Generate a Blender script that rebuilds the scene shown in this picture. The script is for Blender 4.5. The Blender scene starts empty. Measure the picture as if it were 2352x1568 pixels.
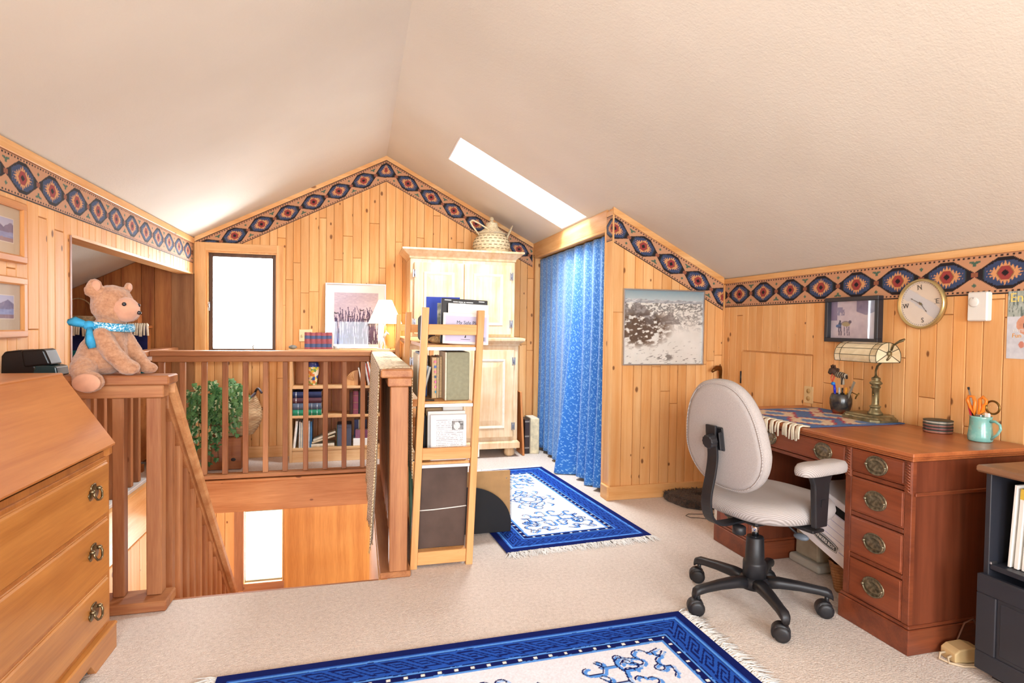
import bpy, bmesh, math, random
import numpy as np
from mathutils import Vector, Matrix, Euler
random.seed(7)
rng = np.random.default_rng(7)
SC = bpy.context.scene
COL = SC.collection
PI = math.pi

# ---------------------------------------------------------------- camera
F_PX, YAW, PITCH, ROLL = 1327.98, 0.259856, -0.0245546, 0.0132715
def cam_axes():
    f = Vector((math.sin(YAW)*math.cos(PITCH), math.cos(YAW)*math.cos(PITCH), math.sin(PITCH)))
    r = Vector((math.cos(YAW), -math.sin(YAW), 0)); u = r.cross(f)
    return r*math.cos(ROLL)+u*math.sin(ROLL), u*math.cos(ROLL)-r*math.sin(ROLL), f
cd = bpy.data.cameras.new('camera'); cam = bpy.data.objects.new('camera', cd); COL.objects.link(cam)
cd.sensor_width = 36.0; cd.lens = 36.0*F_PX/2352; cd.clip_start = 0.05
_r, _u, _f = cam_axes()
cam.matrix_world = Matrix(((_r.x,_u.x,-_f.x,0),(_r.y,_u.y,-_f.y,0),(_r.z,_u.z,-_f.z,1.2),(0,0,0,1)))
SC.camera = cam

# ---------------------------------------------------------------- world, daylight and added fill, exposure
w = bpy.data.worlds.new('sky'); SC.world = w; w.use_nodes = True
bg = w.node_tree.nodes['Background']
bg.inputs['Color'].default_value = (0.93, 0.97, 1.0, 1); bg.inputs['Strength'].default_value = 3.0
SC.view_settings.view_transform = 'Standard'; SC.view_settings.look = 'None'
SC.view_settings.gamma = 1.0; SC.view_settings.use_curve_mapping = False
SC.view_settings.exposure = 0.72
def area(name, loc, target, sx, sy, power, color=(1,1,1)):
    l = bpy.data.lights.new(name, 'AREA'); l.shape = 'RECTANGLE'; l.size = sx; l.size_y = sy
    l.energy = power; l.color = color
    o = bpy.data.objects.new(name, l); COL.objects.link(o); o.location = loc
    o.rotation_euler = (Vector(target)-Vector(loc)).to_track_quat('-Z', 'Y').to_euler()
    return o
area('added_fill_rear_a', (-0.42, -2.02, 1.35), (-0.42, 5, 1.35), 1.3, 1.5, 70, (.86, .94, 1))  # added fill lamp behind the camera, its source is unseen
area('added_fill_rear_b', (1.38, -2.02, 1.25), (1.38, 5, 1.25), 1.3, 1.3, 70, (.86, .94, 1))  # second added fill lamp behind the camera
area('daylight_gable_window', (-0.98, 6.25, 1.40), (-0.98, 0, 1.25), 0.95, 1.25, 70, (.86, .94, 1))
area('daylight_skylight', (1.36, 4.42, 2.95), (1.2, 4.42, 2.2), 1.05, 0.55, 125, (.88, .95, 1))
area('daylight_lower_window', (-0.82, 5.86, -0.82), (-0.82, 0, -1.0), 0.36, 0.66, 16, (.96, 1, .97))
area('added_fill_lower_room', (-0.6, -1.95, -1.25), (-0.8, 5, -0.9), 1.6, 1.3, 60, (.9, .95, 1))  # added fill lamp for the lower storey, no source seen there

# ---------------------------------------------------------------- room measures (metres)
XL, XR, XB, YB, YG, YK = -1.392, 2.594, 1.708, 3.707, 5.59, -1.7
RX, RZ, SL = 0.245, 2.791, 0.517
def roof(x): return RZ - SL*abs(x-RX)

# ---------------------------------------------------------------- mesh helpers
class MB:
    def __init__(s): s.v = []; s.f = []; s.sm = []
    def add(s, vs, fs, smooth=False, M=None):
        n = len(s.v)
        if M is not None: vs = [M @ Vector(v) for v in vs]
        s.v += [tuple(v) for v in vs]; s.f += [tuple(i+n for i in f) for f in fs]; s.sm += [smooth]*len(fs)
        return s
    def box(s, x0, x1, y0, y1, z0, z1, c=0.0, M=None):
        X, Y, Z = (x0, x1), (y0, y1), (z0, z1)
        if c <= 0:
            vs = [(X[i], Y[j], Z[k]) for i in (0, 1) for j in (0, 1) for k in (0, 1)]
            return s.add(vs, [(0,1,3,2),(4,6,7,5),(0,4,5,1),(2,3,7,6),(0,2,6,4),(1,5,7,3)], M=M)
        c = min(c, (x1-x0)*.49, (y1-y0)*.49, (z1-z0)*.49)
        vs, ix = [], {}
        for i in (0, 1):
            for j in (0, 1):
                for k in (0, 1):
                    sx, sy, sz = 1-2*i, 1-2*j, 1-2*k
                    ix[i,j,k,0] = len(vs); vs.append((X[i], Y[j]+sy*c, Z[k]+sz*c))
                    ix[i,j,k,1] = len(vs); vs.append((X[i]+sx*c, Y[j], Z[k]+sz*c))
                    ix[i,j,k,2] = len(vs); vs.append((X[i]+sx*c, Y[j]+sy*c, Z[k]))
        q = ((0,0),(1,0),(1,1),(0,1)); fs = []
        for a in (0, 1):
            fs.append(tuple(ix[a,p,r,0] for p, r in q)); fs.append(tuple(ix[p,a,r,1] for p, r in q)); fs.append(tuple(ix[p,r,a,2] for p, r in q))
            for b in (0, 1):
                fs.append((ix[a,b,0,0],ix[a,b,1,0],ix[a,b,1,1],ix[a,b,0,1]))
                fs.append((ix[a,0,b,0],ix[a,1,b,0],ix[a,1,b,2],ix[a,0,b,2]))
                fs.append((ix[0,a,b,1],ix[1,a,b,1],ix[1,a,b,2],ix[0,a,b,2]))
                for d in (0, 1): fs.append((ix[a,b,d,0],ix[a,b,d,1],ix[a,b,d,2]))
        return s.add(vs, fs, M=M)
    def prism(s, poly, axis, d0, d1, M=None):
        n = len(poly)
        mk = {'x': lambda p, d: (d, p[0], p[1]), 'y': lambda p, d: (p[0], d, p[1]), 'z': lambda p, d: (p[0], p[1], d)}[axis]
        vs = [mk(p, d0) for p in poly]+[mk(p, d1) for p in poly]
        fs = [tuple(range(n)), tuple(range(2*n-1, n-1, -1))]+[(i, (i+1) % n, n+(i+1) % n, n+i) for i in range(n)]
        return s.add(vs, fs, M=M)
    def rings(s, rr, closed=True, cap0=True, cap1=True, smooth=True, M=None, loop=False):
        n = len(rr[0]); vs = [p for r in rr for p in r]; fs = []
        m = len(rr)
        for i in range(m if loop else m-1):
            a, b = i*n, ((i+1) % m)*n
            for j in range(n if closed else n-1):
                k = (j+1) % n; fs.append((a+j, a+k, b+k, b+j))
        if cap0 and not loop: fs.append(tuple(range(n-1, -1, -1)))
        if cap1 and not loop: fs.append(tuple((m-1)*n+j for j in range(n)))
        return s.add(vs, fs, smooth, M)
    def lathe(s, prof, n=24, c=(0,0,0), M=None, cap=True):
        rr = [[(c[0]+r*math.cos(2*PI*j/n), c[1]+r*math.sin(2*PI*j/n), c[2]+z) for j in range(n)] for r, z in prof]
        return s.rings(rr, cap0=cap, cap1=cap, M=M)
    def tube(s, pts, r, n=8, loop=False, M=None, flat=1.0):
        P = [Vector(p) for p in pts]; m = len(P)
        R = r if isinstance(r, (list, tuple)) else [r]*m
        T = []
        for i in range(m):
            a = P[(i-1) % m] if (loop or i > 0) else P[i]; b = P[(i+1) % m] if (loop or i < m-1) else P[i]
            T.append((b-a).normalized())
        up = Vector((0,0,1)) if abs(T[0].z) < .9 else Vector((1,0,0))
        N = T[0].cross(up).normalized(); rr = []
        for i in range(m):
            N = (N-T[i]*N.dot(T[i])).normalized(); B = T[i].cross(N)
            rr.append([tuple(P[i]+N*(R[i]*math.cos(2*PI*j/n))+B*(R[i]*flat*math.sin(2*PI*j/n))) for j in range(n)])
        return s.rings(rr, loop=loop, M=M)
    def cyl(s, p0, p1, r0, r1=None, n=16, M=None): return s.tube([p0, p1], [r0, r0 if r1 is None else r1], n, M=M)
    def ell(s, c, r, n=16, M=None):
        if not isinstance(r, (list, tuple)): r = (r, r, r)
        m = n//2; rr = []
        for i in range(m+1):
            t = max(.02, min(PI-.02, PI*i/m))
            rr.append([(c[0]+r[0]*math.sin(t)*math.cos(2*PI*j/n), c[1]+r[1]*math.sin(t)*math.sin(2*PI*j/n), c[2]-r[2]*math.cos(t)) for j in range(n)])
        return s.rings(rr, M=M)
    def pillow(s, outline, prof, M=None, smooth=True):
        """outline: closed 2-D list (x,y); prof: (shrink in metres, z) rings stacked along z"""
        o = [Vector(p) for p in outline]; n = len(o); cen = sum(o, Vector((0,0)))/n; rr = []
        for d, z in prof:
            ring = []
            for p in o:
                q = p-cen; L = q.length; ring.append((*(cen+q*max(.001, (L-d)/L)), z))
            rr.append(ring)
        return s.rings(rr, M=M, smooth=smooth)
    def grid(s, fn, nu, nv, smooth=True, M=None):
        vs = [fn(i/nu, j/nv) for i in range(nu+1) for j in range(nv+1)]
        fs = [(i*(nv+1)+j, (i+1)*(nv+1)+j, (i+1)*(nv+1)+j+1, i*(nv+1)+j+1) for i in range(nu) for j in range(nv)]
        return s.add(vs, fs, smooth, M)
    def mesh(s, name, shift=None, recalc=True):
        me = bpy.data.meshes.new(name)
        vs = s.v if shift is None else [(a-shift[0], b-shift[1], c-shift[2]) for a, b, c in s.v]
        me.from_pydata(vs, [], s.f)
        if recalc:
            bm = bmesh.new(); bm.from_mesh(me); bmesh.ops.recalc_face_normals(bm, faces=bm.faces); bm.to_mesh(me); bm.free()
        me.polygons.foreach_set('use_smooth', s.sm)
        return me

WM = {}          # world matrix of everything that may act as a parent
def reg(o, parent, M): WM[o.name] = M; return o
def pm(parent): return WM[parent.name] if parent is not None else Matrix()
def thing(name, label, cat, loc=(0,0,0), rz=0.0, group=None, kind=None):
    o = bpy.data.objects.new(name, None); COL.objects.link(o); o.empty_display_size = .05
    o.location = loc; o.rotation_euler = (0, 0, rz)
    o['label'] = label; o['category'] = cat
    if group: o['group'] = group
    if kind: o['kind'] = kind
    return reg(o, None, Matrix.Translation(loc) @ Matrix.Rotation(rz, 4, 'Z'))
def tag(o, label=None, cat=None, group=None, kind=None):
    for k, v in (('label', label), ('category', cat), ('group', group), ('kind', kind)):
        if v: o[k] = v
    return o
def build(mb, name, mat, parent=None, local=False, bev=0, seg=2, sub=0, label=None, kind=None, smooth=None, recalc=True, wn=False):
    """mb in world coordinates (or the parent's own with local=True) -> one linked mesh object"""
    v = mb.v
    if parent is not None and not local:
        inv = pm(parent).inverted(); mb.v = [tuple(inv @ Vector(p)) for p in v]
    a = np.array(mb.v); lo, hi = a.min(0), a.max(0); c = (lo+hi)/2
    if parent is None: c[2] = lo[2]
    me = mb.mesh(name, c, recalc); mb.v = v
    o = bpy.data.objects.new(name, me); COL.objects.link(o); o.location = c
    if mat is not None: me.materials.append(mat)
    if smooth is not None: me.polygons.foreach_set('use_smooth', [smooth]*len(me.polygons))
    if parent is not None: o.parent = parent
    if label: o['label'] = label
    if kind: o['kind'] = kind
    if bev:
        m = o.modifiers.new('bevel', 'BEVEL'); m.width = bev; m.segments = seg; m.limit_method = 'ANGLE'; m.angle_limit = .6
    if sub:
        m = o.modifiers.new('subdivision', 'SUBSURF'); m.levels = sub; m.render_levels = sub
    return reg(o, parent, pm(parent) @ Matrix.Translation(c))
def struct(mb, name, mat, **k): return tag(build(mb, name, mat, **k), kind='structure')
def solo(mb, name, mat, label, cat, group=None, **k): return tag(build(mb, name, mat, **k), label, cat, group)
def sheet(name, O, U, V, W, H, nu, nv, fn, mat, parent=None, local=False, N=None, t=0.0, sag=None):
    """flat printed sheet: a grid whose vertex colours come from fn(u metres, v metres) (arrays) -> sRGB"""
    O, U, V = np.array(O, float), np.array(U, float), np.array(V, float)
    u, v = np.meshgrid(np.linspace(0, W, nu+1), np.linspace(0, H, nv+1), indexing='ij'); u, v = u.ravel(), v.ravel()
    P = O+u[:, None]*U+v[:, None]*V
    if sag is not None: P = P+sag(u, v)[:, None]*np.array(N, float)
    col = np.clip(np.asarray(fn(u, v), float), 0, 1)
    if parent is not None and not local:
        inv = np.array(pm(parent).inverted()); P = P @ inv[:3, :3].T+inv[:3, 3]
    c = (P.min(0)+P.max(0))/2
    if parent is None: c[2] = P[:, 2].min()
    me = bpy.data.meshes.new(name)
    i, j = np.meshgrid(np.arange(nu), np.arange(nv), indexing='ij'); a = (i*(nv+1)+j).ravel()
    q = np.stack([a, a+nv+1, a+nv+2, a+1], 1).astype(np.int32)
    me.vertices.add(len(P)); me.vertices.foreach_set('co', (P-c).astype(np.float32).ravel())
    me.loops.add(q.size); me.loops.foreach_set('vertex_index', q.ravel())
    me.polygons.add(len(q)); me.polygons.foreach_set('loop_start', np.arange(0, q.size, 4, dtype=np.int32))
    me.update(calc_edges=True)
    at = me.color_attributes.new('Col', 'FLOAT_COLOR', 'POINT')
    lin = np.where(col <= .04045, col/12.92, ((col+.055)/1.055)**2.4)
    at.data.foreach_set('color', np.concatenate([lin, np.ones((len(lin), 1))], 1).astype(np.float32).ravel())
    me.materials.append(mat)
    o = bpy.data.objects.new(name, me); COL.objects.link(o); o.location = c
    if parent is not None: o.parent = parent
    return reg(o, parent, pm(parent) @ Matrix.Translation(c))
def lettering(body, size, M, mat, parent, name='lettering', ext=.0004, align='CENTER', sx=1.0):
    cu = bpy.data.curves.new(name, 'FONT'); cu.body = body; cu.size = size; cu.extrude = ext
    cu.align_x = align; cu.align_y = 'CENTER'; cu.resolution_u = 3
    t = bpy.data.objects.new('text_source', cu); COL.objects.link(t)
    me = bpy.data.meshes.new_from_object(t.evaluated_get(bpy.context.evaluated_depsgraph_get()))
    bpy.data.objects.remove(t); me.name = name; me.materials.clear(); me.materials.append(mat)
    o = bpy.data.objects.new(name, me); COL.objects.link(o)
    o.parent = parent; W = M @ Matrix.Diagonal((sx,1,1,1)); o.matrix_local = pm(parent).inverted() @ W
    return reg(o, parent, W)
def frameM(O, U, V):
    U = Vector(U).normalized(); V = Vector(V).normalized(); N = U.cross(V)
    return Matrix(((U.x,V.x,N.x,O[0]),(U.y,V.y,N.y,O[1]),(U.z,V.z,N.z,O[2]),(0,0,0,1)))
def copy_tree(o, loc=None, rz=None, parent=None):
    c = o.copy(); COL.objects.link(c)
    if parent is not None: c.parent = parent
    if loc is not None: c.location = loc
    if rz is not None: c.rotation_euler = (0, 0, rz)
    for ch in list(o.children): copy_tree(ch, parent=c)
    return c

# ---------------------------------------------------------------- materials
def lin(h):
    if isinstance(h, str): h = [int(h[i:i+2], 16)/255 for i in (0, 2, 4)]
    return tuple((c/12.92 if c <= .04045 else ((c+.055)/1.055)**2.4) for c in h)+(1.0,)
class NT:
    def __init__(s, name):
        s.m = bpy.data.materials.new(name); s.m.use_nodes = True; s.t = s.m.node_tree
        s.b = s.t.nodes['Principled BSDF']; s.out = s.t.nodes['Material Output']
    def n(s, typ, **k):
        x = s.t.nodes.new('ShaderNode'+typ)
        for a, v in k.items():
            if a in x.inputs.keys(): s.set(x.inputs[a], v)
            else: setattr(x, a, v)
        return x
    def set(s, sock, v):
        if isinstance(v, bpy.types.NodeSocket): s.t.links.new(v, sock)
        else: sock.default_value = v
    def math(s, op, a, b=None, c=None):
        x = s.t.nodes.new('ShaderNodeMath'); x.operation = op
        for i, v in enumerate((a, b, c)):
            if v is not None: s.set(x.inputs[i], v)
        return x.outputs[0]
    def vmath(s, op, a, b=None):
        x = s.t.nodes.new('ShaderNodeVectorMath'); x.operation = op
        s.set(x.inputs[0], a)
        if b is not None: s.set(x.inputs[1], b)
        return x.outputs[0]
    def ramp(s, fac, stops, interp='LINEAR'):
        x = s.t.nodes.new('ShaderNodeValToRGB'); e = x.color_ramp; e.interpolation = interp
        while len(e.elements) < len(stops): e.elements.new(.5)
        for el, (p, c) in zip(e.elements, stops): el.position = p; el.color = c if len(c) == 4 else lin(c)
        s.set(x.inputs[0], fac); return x.outputs[0]
    def mix(s, f, a, b, mode='MIX'):
        x = s.t.nodes.new('ShaderNodeMix'); x.data_type = 'RGBA'; x.blend_type = mode
        s.set(x.inputs[0], f); s.set(x.inputs[6], a); s.set(x.inputs[7], b); return x.outputs[2]
    def noise(s, vec, scale, detail=3, rough=.5, dist=0.0):
        x = s.n('TexNoise'); s.set(x.inputs['Vector'], vec); x.inputs['Scale'].default_value = scale
        x.inputs['Detail'].default_value = detail; x.inputs['Roughness'].default_value = rough; x.inputs['Distortion'].default_value = dist
        return x.outputs['Fac']
    def bump(s, h, strength, dist=.002):
        x = s.n('Bump'); x.inputs['Strength'].default_value = strength; x.inputs['Distance'].default_value = dist
        s.set(x.inputs['Height'], h); s.set(s.b.inputs['Normal'], x.outputs[0])
    def obj(s): return s.n('TexCoord').outputs['Object']
    def pos(s): return s.n('NewGeometry').outputs['Position']
    def rnd(s): return s.n('ObjectInfo').outputs['Random']
    def fin(s, color=None, rough=.5, metal=0, spec=.5, sheen=0, coat=0):
        if color is not None: s.set(s.b.inputs['Base Color'], color)
        s.set(s.b.inputs['Roughness'], rough); s.b.inputs['Metallic'].default_value = metal
        s.b.inputs['Specular IOR Level'].default_value = spec
        if sheen: s.b.inputs['Sheen Weight'].default_value = sheen; s.b.inputs['Sheen Roughness'].default_value = .6
        if coat: s.b.inputs['Coat Weight'].default_value = coat; s.b.inputs['Coat Roughness'].default_value = .25
        return s.m
def plain(name, h, rough=.5, metal=0, var=.06, scale=8, bump=0, bscale=60, spec=.5, sheen=0, coat=0, bdist=.001):
    t = NT(name); c = lin(h); v = t.noise(t.obj(), scale, 3)
    d = tuple(x*(1-var*2) for x in c[:3])+(1,); l = tuple(min(1, x*(1+var)) for x in c[:3])+(1,)
    col = t.ramp(v, [(.3, d), (.7, l)])
    if bump: t.bump(t.noise(t.obj(), bscale, 2), bump, bdist)
    return t.fin(col, rough, metal, spec, sheen, coat)
def wood(name, dark, light, axis='z', rough=.45, rand=.14, knots=0.0, knotcol='7A4526', world=False, streak=1.0, coat=0.0, spec=.4, fine=70, hue=0.0, kscale=6.0):
    t = NT(name); p = t.pos() if world else t.obj()
    r = t.rnd(); off = t.n('CombineXYZ'); k = t.math('MULTIPLY', r, 37.0)
    for i in range(3): t.set(off.inputs[i], k)
    p2 = t.vmath('ADD', p, off.outputs[0])
    along = {'x': (.06, 1, 1), 'y': (1, .06, 1), 'z': (1, 1, .06)}[axis]
    q = t.vmath('MULTIPLY', p2, along)
    n1 = t.noise(q, 14, 4, .55, .6); n2 = t.noise(q, fine*2.2, 2, .6); n3 = t.noise(p2, 3.0, 2)
    f = t.math('ADD', t.math('MULTIPLY', n1, .62), t.math('ADD', t.math('MULTIPLY', n2, .22*streak), t.math('MULTIPLY', n3, .16)))
    d, l = lin(dark), lin(light)
    col = t.ramp(f, [(.36, d), (.64, l)])
    if rand:
        g = t.math('ADD', t.math('MULTIPLY', r, 2*rand), 1.0-rand)
        gc = t.n('CombineColor'); t.set(gc.inputs[0], g); t.set(gc.inputs[1], t.math('SUBTRACT', t.math('MULTIPLY', g, 1+hue), hue)); t.set(gc.inputs[2], t.math('SUBTRACT', t.math('MULTIPLY', g, 1+2*hue), 2*hue))
        col = t.mix(1.0, col, gc.outputs[0], 'MULTIPLY')
    if knots:
        ks = {'x': (.55, 1, 1), 'y': (1, .55, 1), 'z': (1, 1, .55)}[axis]
        sx = t.n('SeparateXYZ'); t.set(sx.inputs[0], p2); a_, o_ = 'xyz'.index(axis), [i for i in range(3) if i != 'xyz'.index(axis)]
        cv = t.n('CombineXYZ'); t.set(cv.inputs[0], t.math('ADD', sx.outputs[o_[0]], sx.outputs[o_[1]])); t.set(cv.inputs[1], t.math('MULTIPLY', sx.outputs[a_], .55))
        vo = t.n('TexVoronoi', voronoi_dimensions='2D'); t.set(vo.inputs['Vector'], cv.outputs[0]); vo.inputs['Scale'].default_value = kscale
        sep = t.n('SeparateColor'); t.set(sep.inputs[0], vo.outputs['Color'])
        size = t.math('MULTIPLY', t.math('GREATER_THAN', sep.outputs[0], 1-knots), t.math('ADD', t.math('MULTIPLY', sep.outputs[1], .065), .03))
        wob = t.math('ADD', vo.outputs['Distance'], t.math('MULTIPLY', t.math('SUBTRACT', t.noise(p2, 45, 2), .5), .035))
        kk = t.n('MapRange'); kk.interpolation_type = 'SMOOTHSTEP'
        t.set(kk.inputs[0], t.math('DIVIDE', wob, t.math('MAXIMUM', size, .0005)))
        kk.inputs[1].default_value = .55; kk.inputs[2].default_value = 1.25; kk.inputs[3].default_value = .85; kk.inputs[4].default_value = 0.0
        col = t.mix(kk.outputs[0], col, lin(knotcol))
    t.bump(n2, .06, .001)
    return t.fin(col, rough, 0, spec, 0, coat)
def printed(name, rough=.6, bump=0, bscale=300, spec=.3, sheen=0):
    t = NT(name); a = t.n('Attribute', attribute_name='Col')
    if bump: t.bump(t.noise(t.obj(), bscale, 2), bump, .002)
    return t.fin(a.outputs['Color'], rough, 0, spec, sheen)
def glass_mat(name, tint=(1,1,1,1), refl=.5):
    t = NT(name); tr = t.n('BsdfTransparent'); tr.inputs[0].default_value = tint
    gl = t.n('BsdfGlossy'); gl.inputs['Roughness'].default_value = .02
    fr = t.n('Fresnel'); fr.inputs[0].default_value = 1.45
    mx = t.n('MixShader'); t.set(mx.inputs[0], t.math('MULTIPLY', t.math('MULTIPLY', fr.outputs[0], refl*2), t.math('SUBTRACT', 1.0, t.n('NewGeometry').outputs['Backfacing']))); t.set(mx.inputs[1], tr.outputs[0]); t.set(mx.inputs[2], gl.outputs[0])
    t.set(t.out.inputs[0], mx.outputs[0]); return t.m
def emit(name, h, s):
    t = NT(name); t.set(t.b.inputs['Base Color'], lin(h)); t.set(t.b.inputs['Emission Color'], lin(h)); t.b.inputs['Emission Strength'].default_value = s
    return t.m
PINE = wood('knotty_pine_plank', 'E5A462', 'F4C48A', 'z', .55, .09, knots=.40, knotcol='6A3A1E', world=True, hue=.2, spec=.2, streak=.7, kscale=7.5)
PINE_T = wood('pine_trim', 'DE9D5A', 'F5C68A', 'z', .42, .06, knots=.06, hue=.2)
PINE_TX = wood('pine_trim_cross', 'DE9D5A', 'F5C68A', 'x', .42, .06, knots=.06, hue=.2)
PINE_TY = wood('pine_trim_deep', 'DE9D5A', 'F5C68A', 'y', .42, .06, knots=.06, hue=.2)
CEDAR = wood('cedar_plank', '96522A', 'C88448', 'z', .5, .28, knots=.05, world=True, hue=.3)
RED_Z = wood('redwood_upright', '955A38', 'C0875A', 'z', .5, .14, knots=.05, hue=.25)
RED_X = wood('redwood_rail_x', '985C39', 'C48A5A', 'x', .5, .10, knots=.05, hue=.25)
RED_Y = wood('redwood_rail_y', '985C39', 'C48A5A', 'y', .5, .10, knots=.05, hue=.25)
PLY = wood('stained_plywood', 'B5702E', 'D8954A', 'z', .4, .05, hue=.2)
PLYD = wood('dark_plywood', '8A5A34', 'B07C4E', 'z', .45, .05)
DARKW = wood('dark_window_wood', '4A3426', '6E5038', 'z', .4, .05)
def ceiling_mat():
    t = NT('stucco_ceiling'); p = t.pos()
    col = t.ramp(t.noise(p, 1.3, 3), [(.3, 'DCD6C9'), (.7, 'E5E0D4')])
    t.bump(t.math('ADD', t.noise(p, 38, 4, .6), t.math('MULTIPLY', t.noise(p, 120, 2), .5)), .35, .004)
    return t.fin(col, .9, 0, .2)
CEIL = ceiling_mat()
def carpet_mat():
    t = NT('berber_carpet'); p = t.pos()
    vo = t.n('TexVoronoi'); t.set(vo.inputs['Vector'], p); vo.inputs['Scale'].default_value = 150
    n = t.noise(p, 260, 2, .6); n2 = t.noise(p, 60, 3, .65); n3 = t.noise(p, 2.2, 2)
    f = t.math('ADD', t.math('MULTIPLY', n, .5), t.math('ADD', t.math('MULTIPLY', n2, .35), t.math('MULTIPLY', n3, .15)))
    col = t.ramp(f, [(.30, 'A8958A'), (.46, 'CFBFB2'), (.62, 'E6D8CD')])
    t.bump(t.math('SUBTRACT', 1.0, vo.outputs['Distance']), .5, .004)
    return t.fin(col, .95, 0, .1, .25)
CARPET = carpet_mat()
GLASS = glass_mat('window_glass')
PGLASS = glass_mat('picture_glass', refl=.5)
PRINT = printed('printed_paper', .55)
WALLP = printed('wallpaper_print', .7, .1)
ALU = plain('brushed_aluminium', 'C9CCD0', .3, 1)
BRASS = plain('aged_brass', '8A6E3C', .35, .9, var=.2, scale=30)
BLACKP = plain('black_plastic', '1B1B1F', .42, var=.1)
WHITEP = plain('white_plastic', 'E9E6DE', .4, var=.02)
PAPER = plain('white_paper', 'F2EFE9', .8, var=.02)
INK = plain('dark_ink', '2A2A30', .7)
SKYF = plain('shaft_white', 'F4F0EA', .85, var=.02)

# ================================================================ ROOM SHELL
def slope_box(mb, xa, xb, ya, yb, t0=0.0, t1=.12):
    mb.prism([(xa, roof(xa)+t0), (xb, roof(xb)+t0), (xb, roof(xb)+t1), (xa, roof(xa)+t1)], 'y', ya, yb)
SKX0, SKX1, SKY0, SKY1 = .69, 1.69, 4.14, 4.71
# floor with its stair opening
m = MB()
for a in ((-2.75, 2.72, YK, 2.765), (-2.75, 2.72, 4.93, YG+.1), (.141, 2.72, 2.765, 4.93), (-2.75, -1.56, 2.765, 4.93)):
    m.box(a[0], a[1], a[2], a[3], -.06, 0)
floor = struct(m, 'floor', CARPET)
m = MB(); slope_box(m, -2.75, RX, YK-.1, YG+.12)
for a in ((RX, SKX0, YK-.1, YG+.12), (SKX0, SKX1, YK-.1, SKY0), (SKX0, SKX1, SKY1, YG+.12), (SKX1, 2.75, YK-.1, YG+.12)): slope_box(m, *a)
ceiling = struct(m, 'ceiling', CEIL)
# skylight: shaft lined in white, pane and frame on top
m = MB(); H = .34
for xa, xb, ya, yb in ((SKX0+.002, SKX0+.012, SKY0+.002, SKY1-.002), (SKX1-.012, SKX1-.002, SKY0+.002, SKY1-.002), (SKX0+.012, SKX1-.012, SKY0+.002, SKY0+.012), (SKX0+.012, SKX1-.012, SKY1-.012, SKY1-.002)):
    slope_box(m, xa, xb, ya, yb, .001, H)
sk = struct(m, 'window_3', SKYF)
m = MB(); slope_box(m, SKX0+.015, SKX1-.015, SKY0+.015, SKY1-.015, H-.06, H-.054); build(m, 'pane', GLASS, sk)
m = MB()
for xa, xb, ya, yb in ((SKX0+.013, SKX0+.04, SKY0+.013, SKY1-.013), (SKX1-.04, SKX1-.013, SKY0+.013, SKY1-.013), (SKX0+.04, SKX1-.04, SKY0+.013, SKY0+.035), (SKX0+.04, SKX1-.04, SKY1-.035, SKY1-.013)):
    slope_box(m, xa, xb, ya, yb, H-.08, H-.03)
build(m, 'frame', WHITEP, sk)

def plank_wall(par, O, U, N, cols, zb, zt, holes=(), mat=None, th=.015, c=.0034, butt=(.55, 1.5), name='plank', minh=.05):
    """boards standing side by side on a wall; O,U,N give the plane, cols the joint positions along U"""
    O, U, N = Vector(O), Vector(U), Vector(N); Zv = Vector((0,0,1))
    for a, b in zip(cols[:-1], cols[1:]):
        if b-a < .004: continue
        mid = (a+b)/2; ta, tb = zt(a), zt(b); segs = [(zb, None)]
        for h0, h1, z0, z1 in holes:
            if h0 < mid < h1:
                new = []
                for s0, s1 in segs:
                    e = s1 if s1 is not None else max(ta, tb)
                    if z1 <= s0 or z0 >= e: new.append((s0, s1)); continue
                    if z0 > s0: new.append((s0, z0))
                    if z1 < min(ta, tb): new.append((z1, s1))
                segs = new
        for s0, s1 in segs:
            top = s1 if s1 is not None else min(ta, tb); z = s0; cuts = [s0]
            while True:
                z += random.uniform(*butt)
                if z > top-.22: break
                cuts.append(z)
            cuts.append(s1)
            for k in range(len(cuts)-1):
                z0, z1 = cuts[k], cuts[k+1]
                q = [(a, z0), (b, z0), (b, tb if z1 is None else z1), (a, ta if z1 is None else z1)]
                if min(q[2][1], q[3][1])-z0 < minh: continue
                g = .0011
                q = [(a+g, z0+g), (b-g, z0+g), (b-g, q[2][1]-g), (a+g, q[3][1]-g)]
                i = [(a+c, z0+c), (b-c, z0+c), (b-c, q[2][1]-c), (a+c, q[3][1]-c)]
                d = random.uniform(-.0008, .0008)
                vs = [O+U*p[0]+Zv*p[1] for p in q]+[O+U*p[0]+Zv*p[1]+N*(th-c+d) for p in q]+[O+U*p[0]+Zv*p[1]+N*(th+d) for p in i]
                mb = MB().add(vs, [(3,2,1,0), (8,9,10,11)]+[(j, (j+1) % 4, 4+(j+1) % 4, 4+j) for j in range(4)]+[(4+j, 4+(j+1) % 4, 8+(j+1) % 4, 8+j) for j in range(4)])
                build(mb, name, mat, par)
def joints(u0, u1, marks=(), w0=.060, w1=.090):
    marks = sorted(set([u0, u1]+[x for x in marks if u0 < x < u1])); out = [u0]
    for a, b in zip(marks[:-1], marks[1:]):
        n = max(1, round((b-a)/((w0+w1)/2))); ws = [random.uniform(w0, w1) for _ in range(n)]; s = sum(ws); x = a
        for ww in ws[:-1]: x += ww*(b-a)/s; out.append(x)
        out.append(b)
    return out

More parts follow.
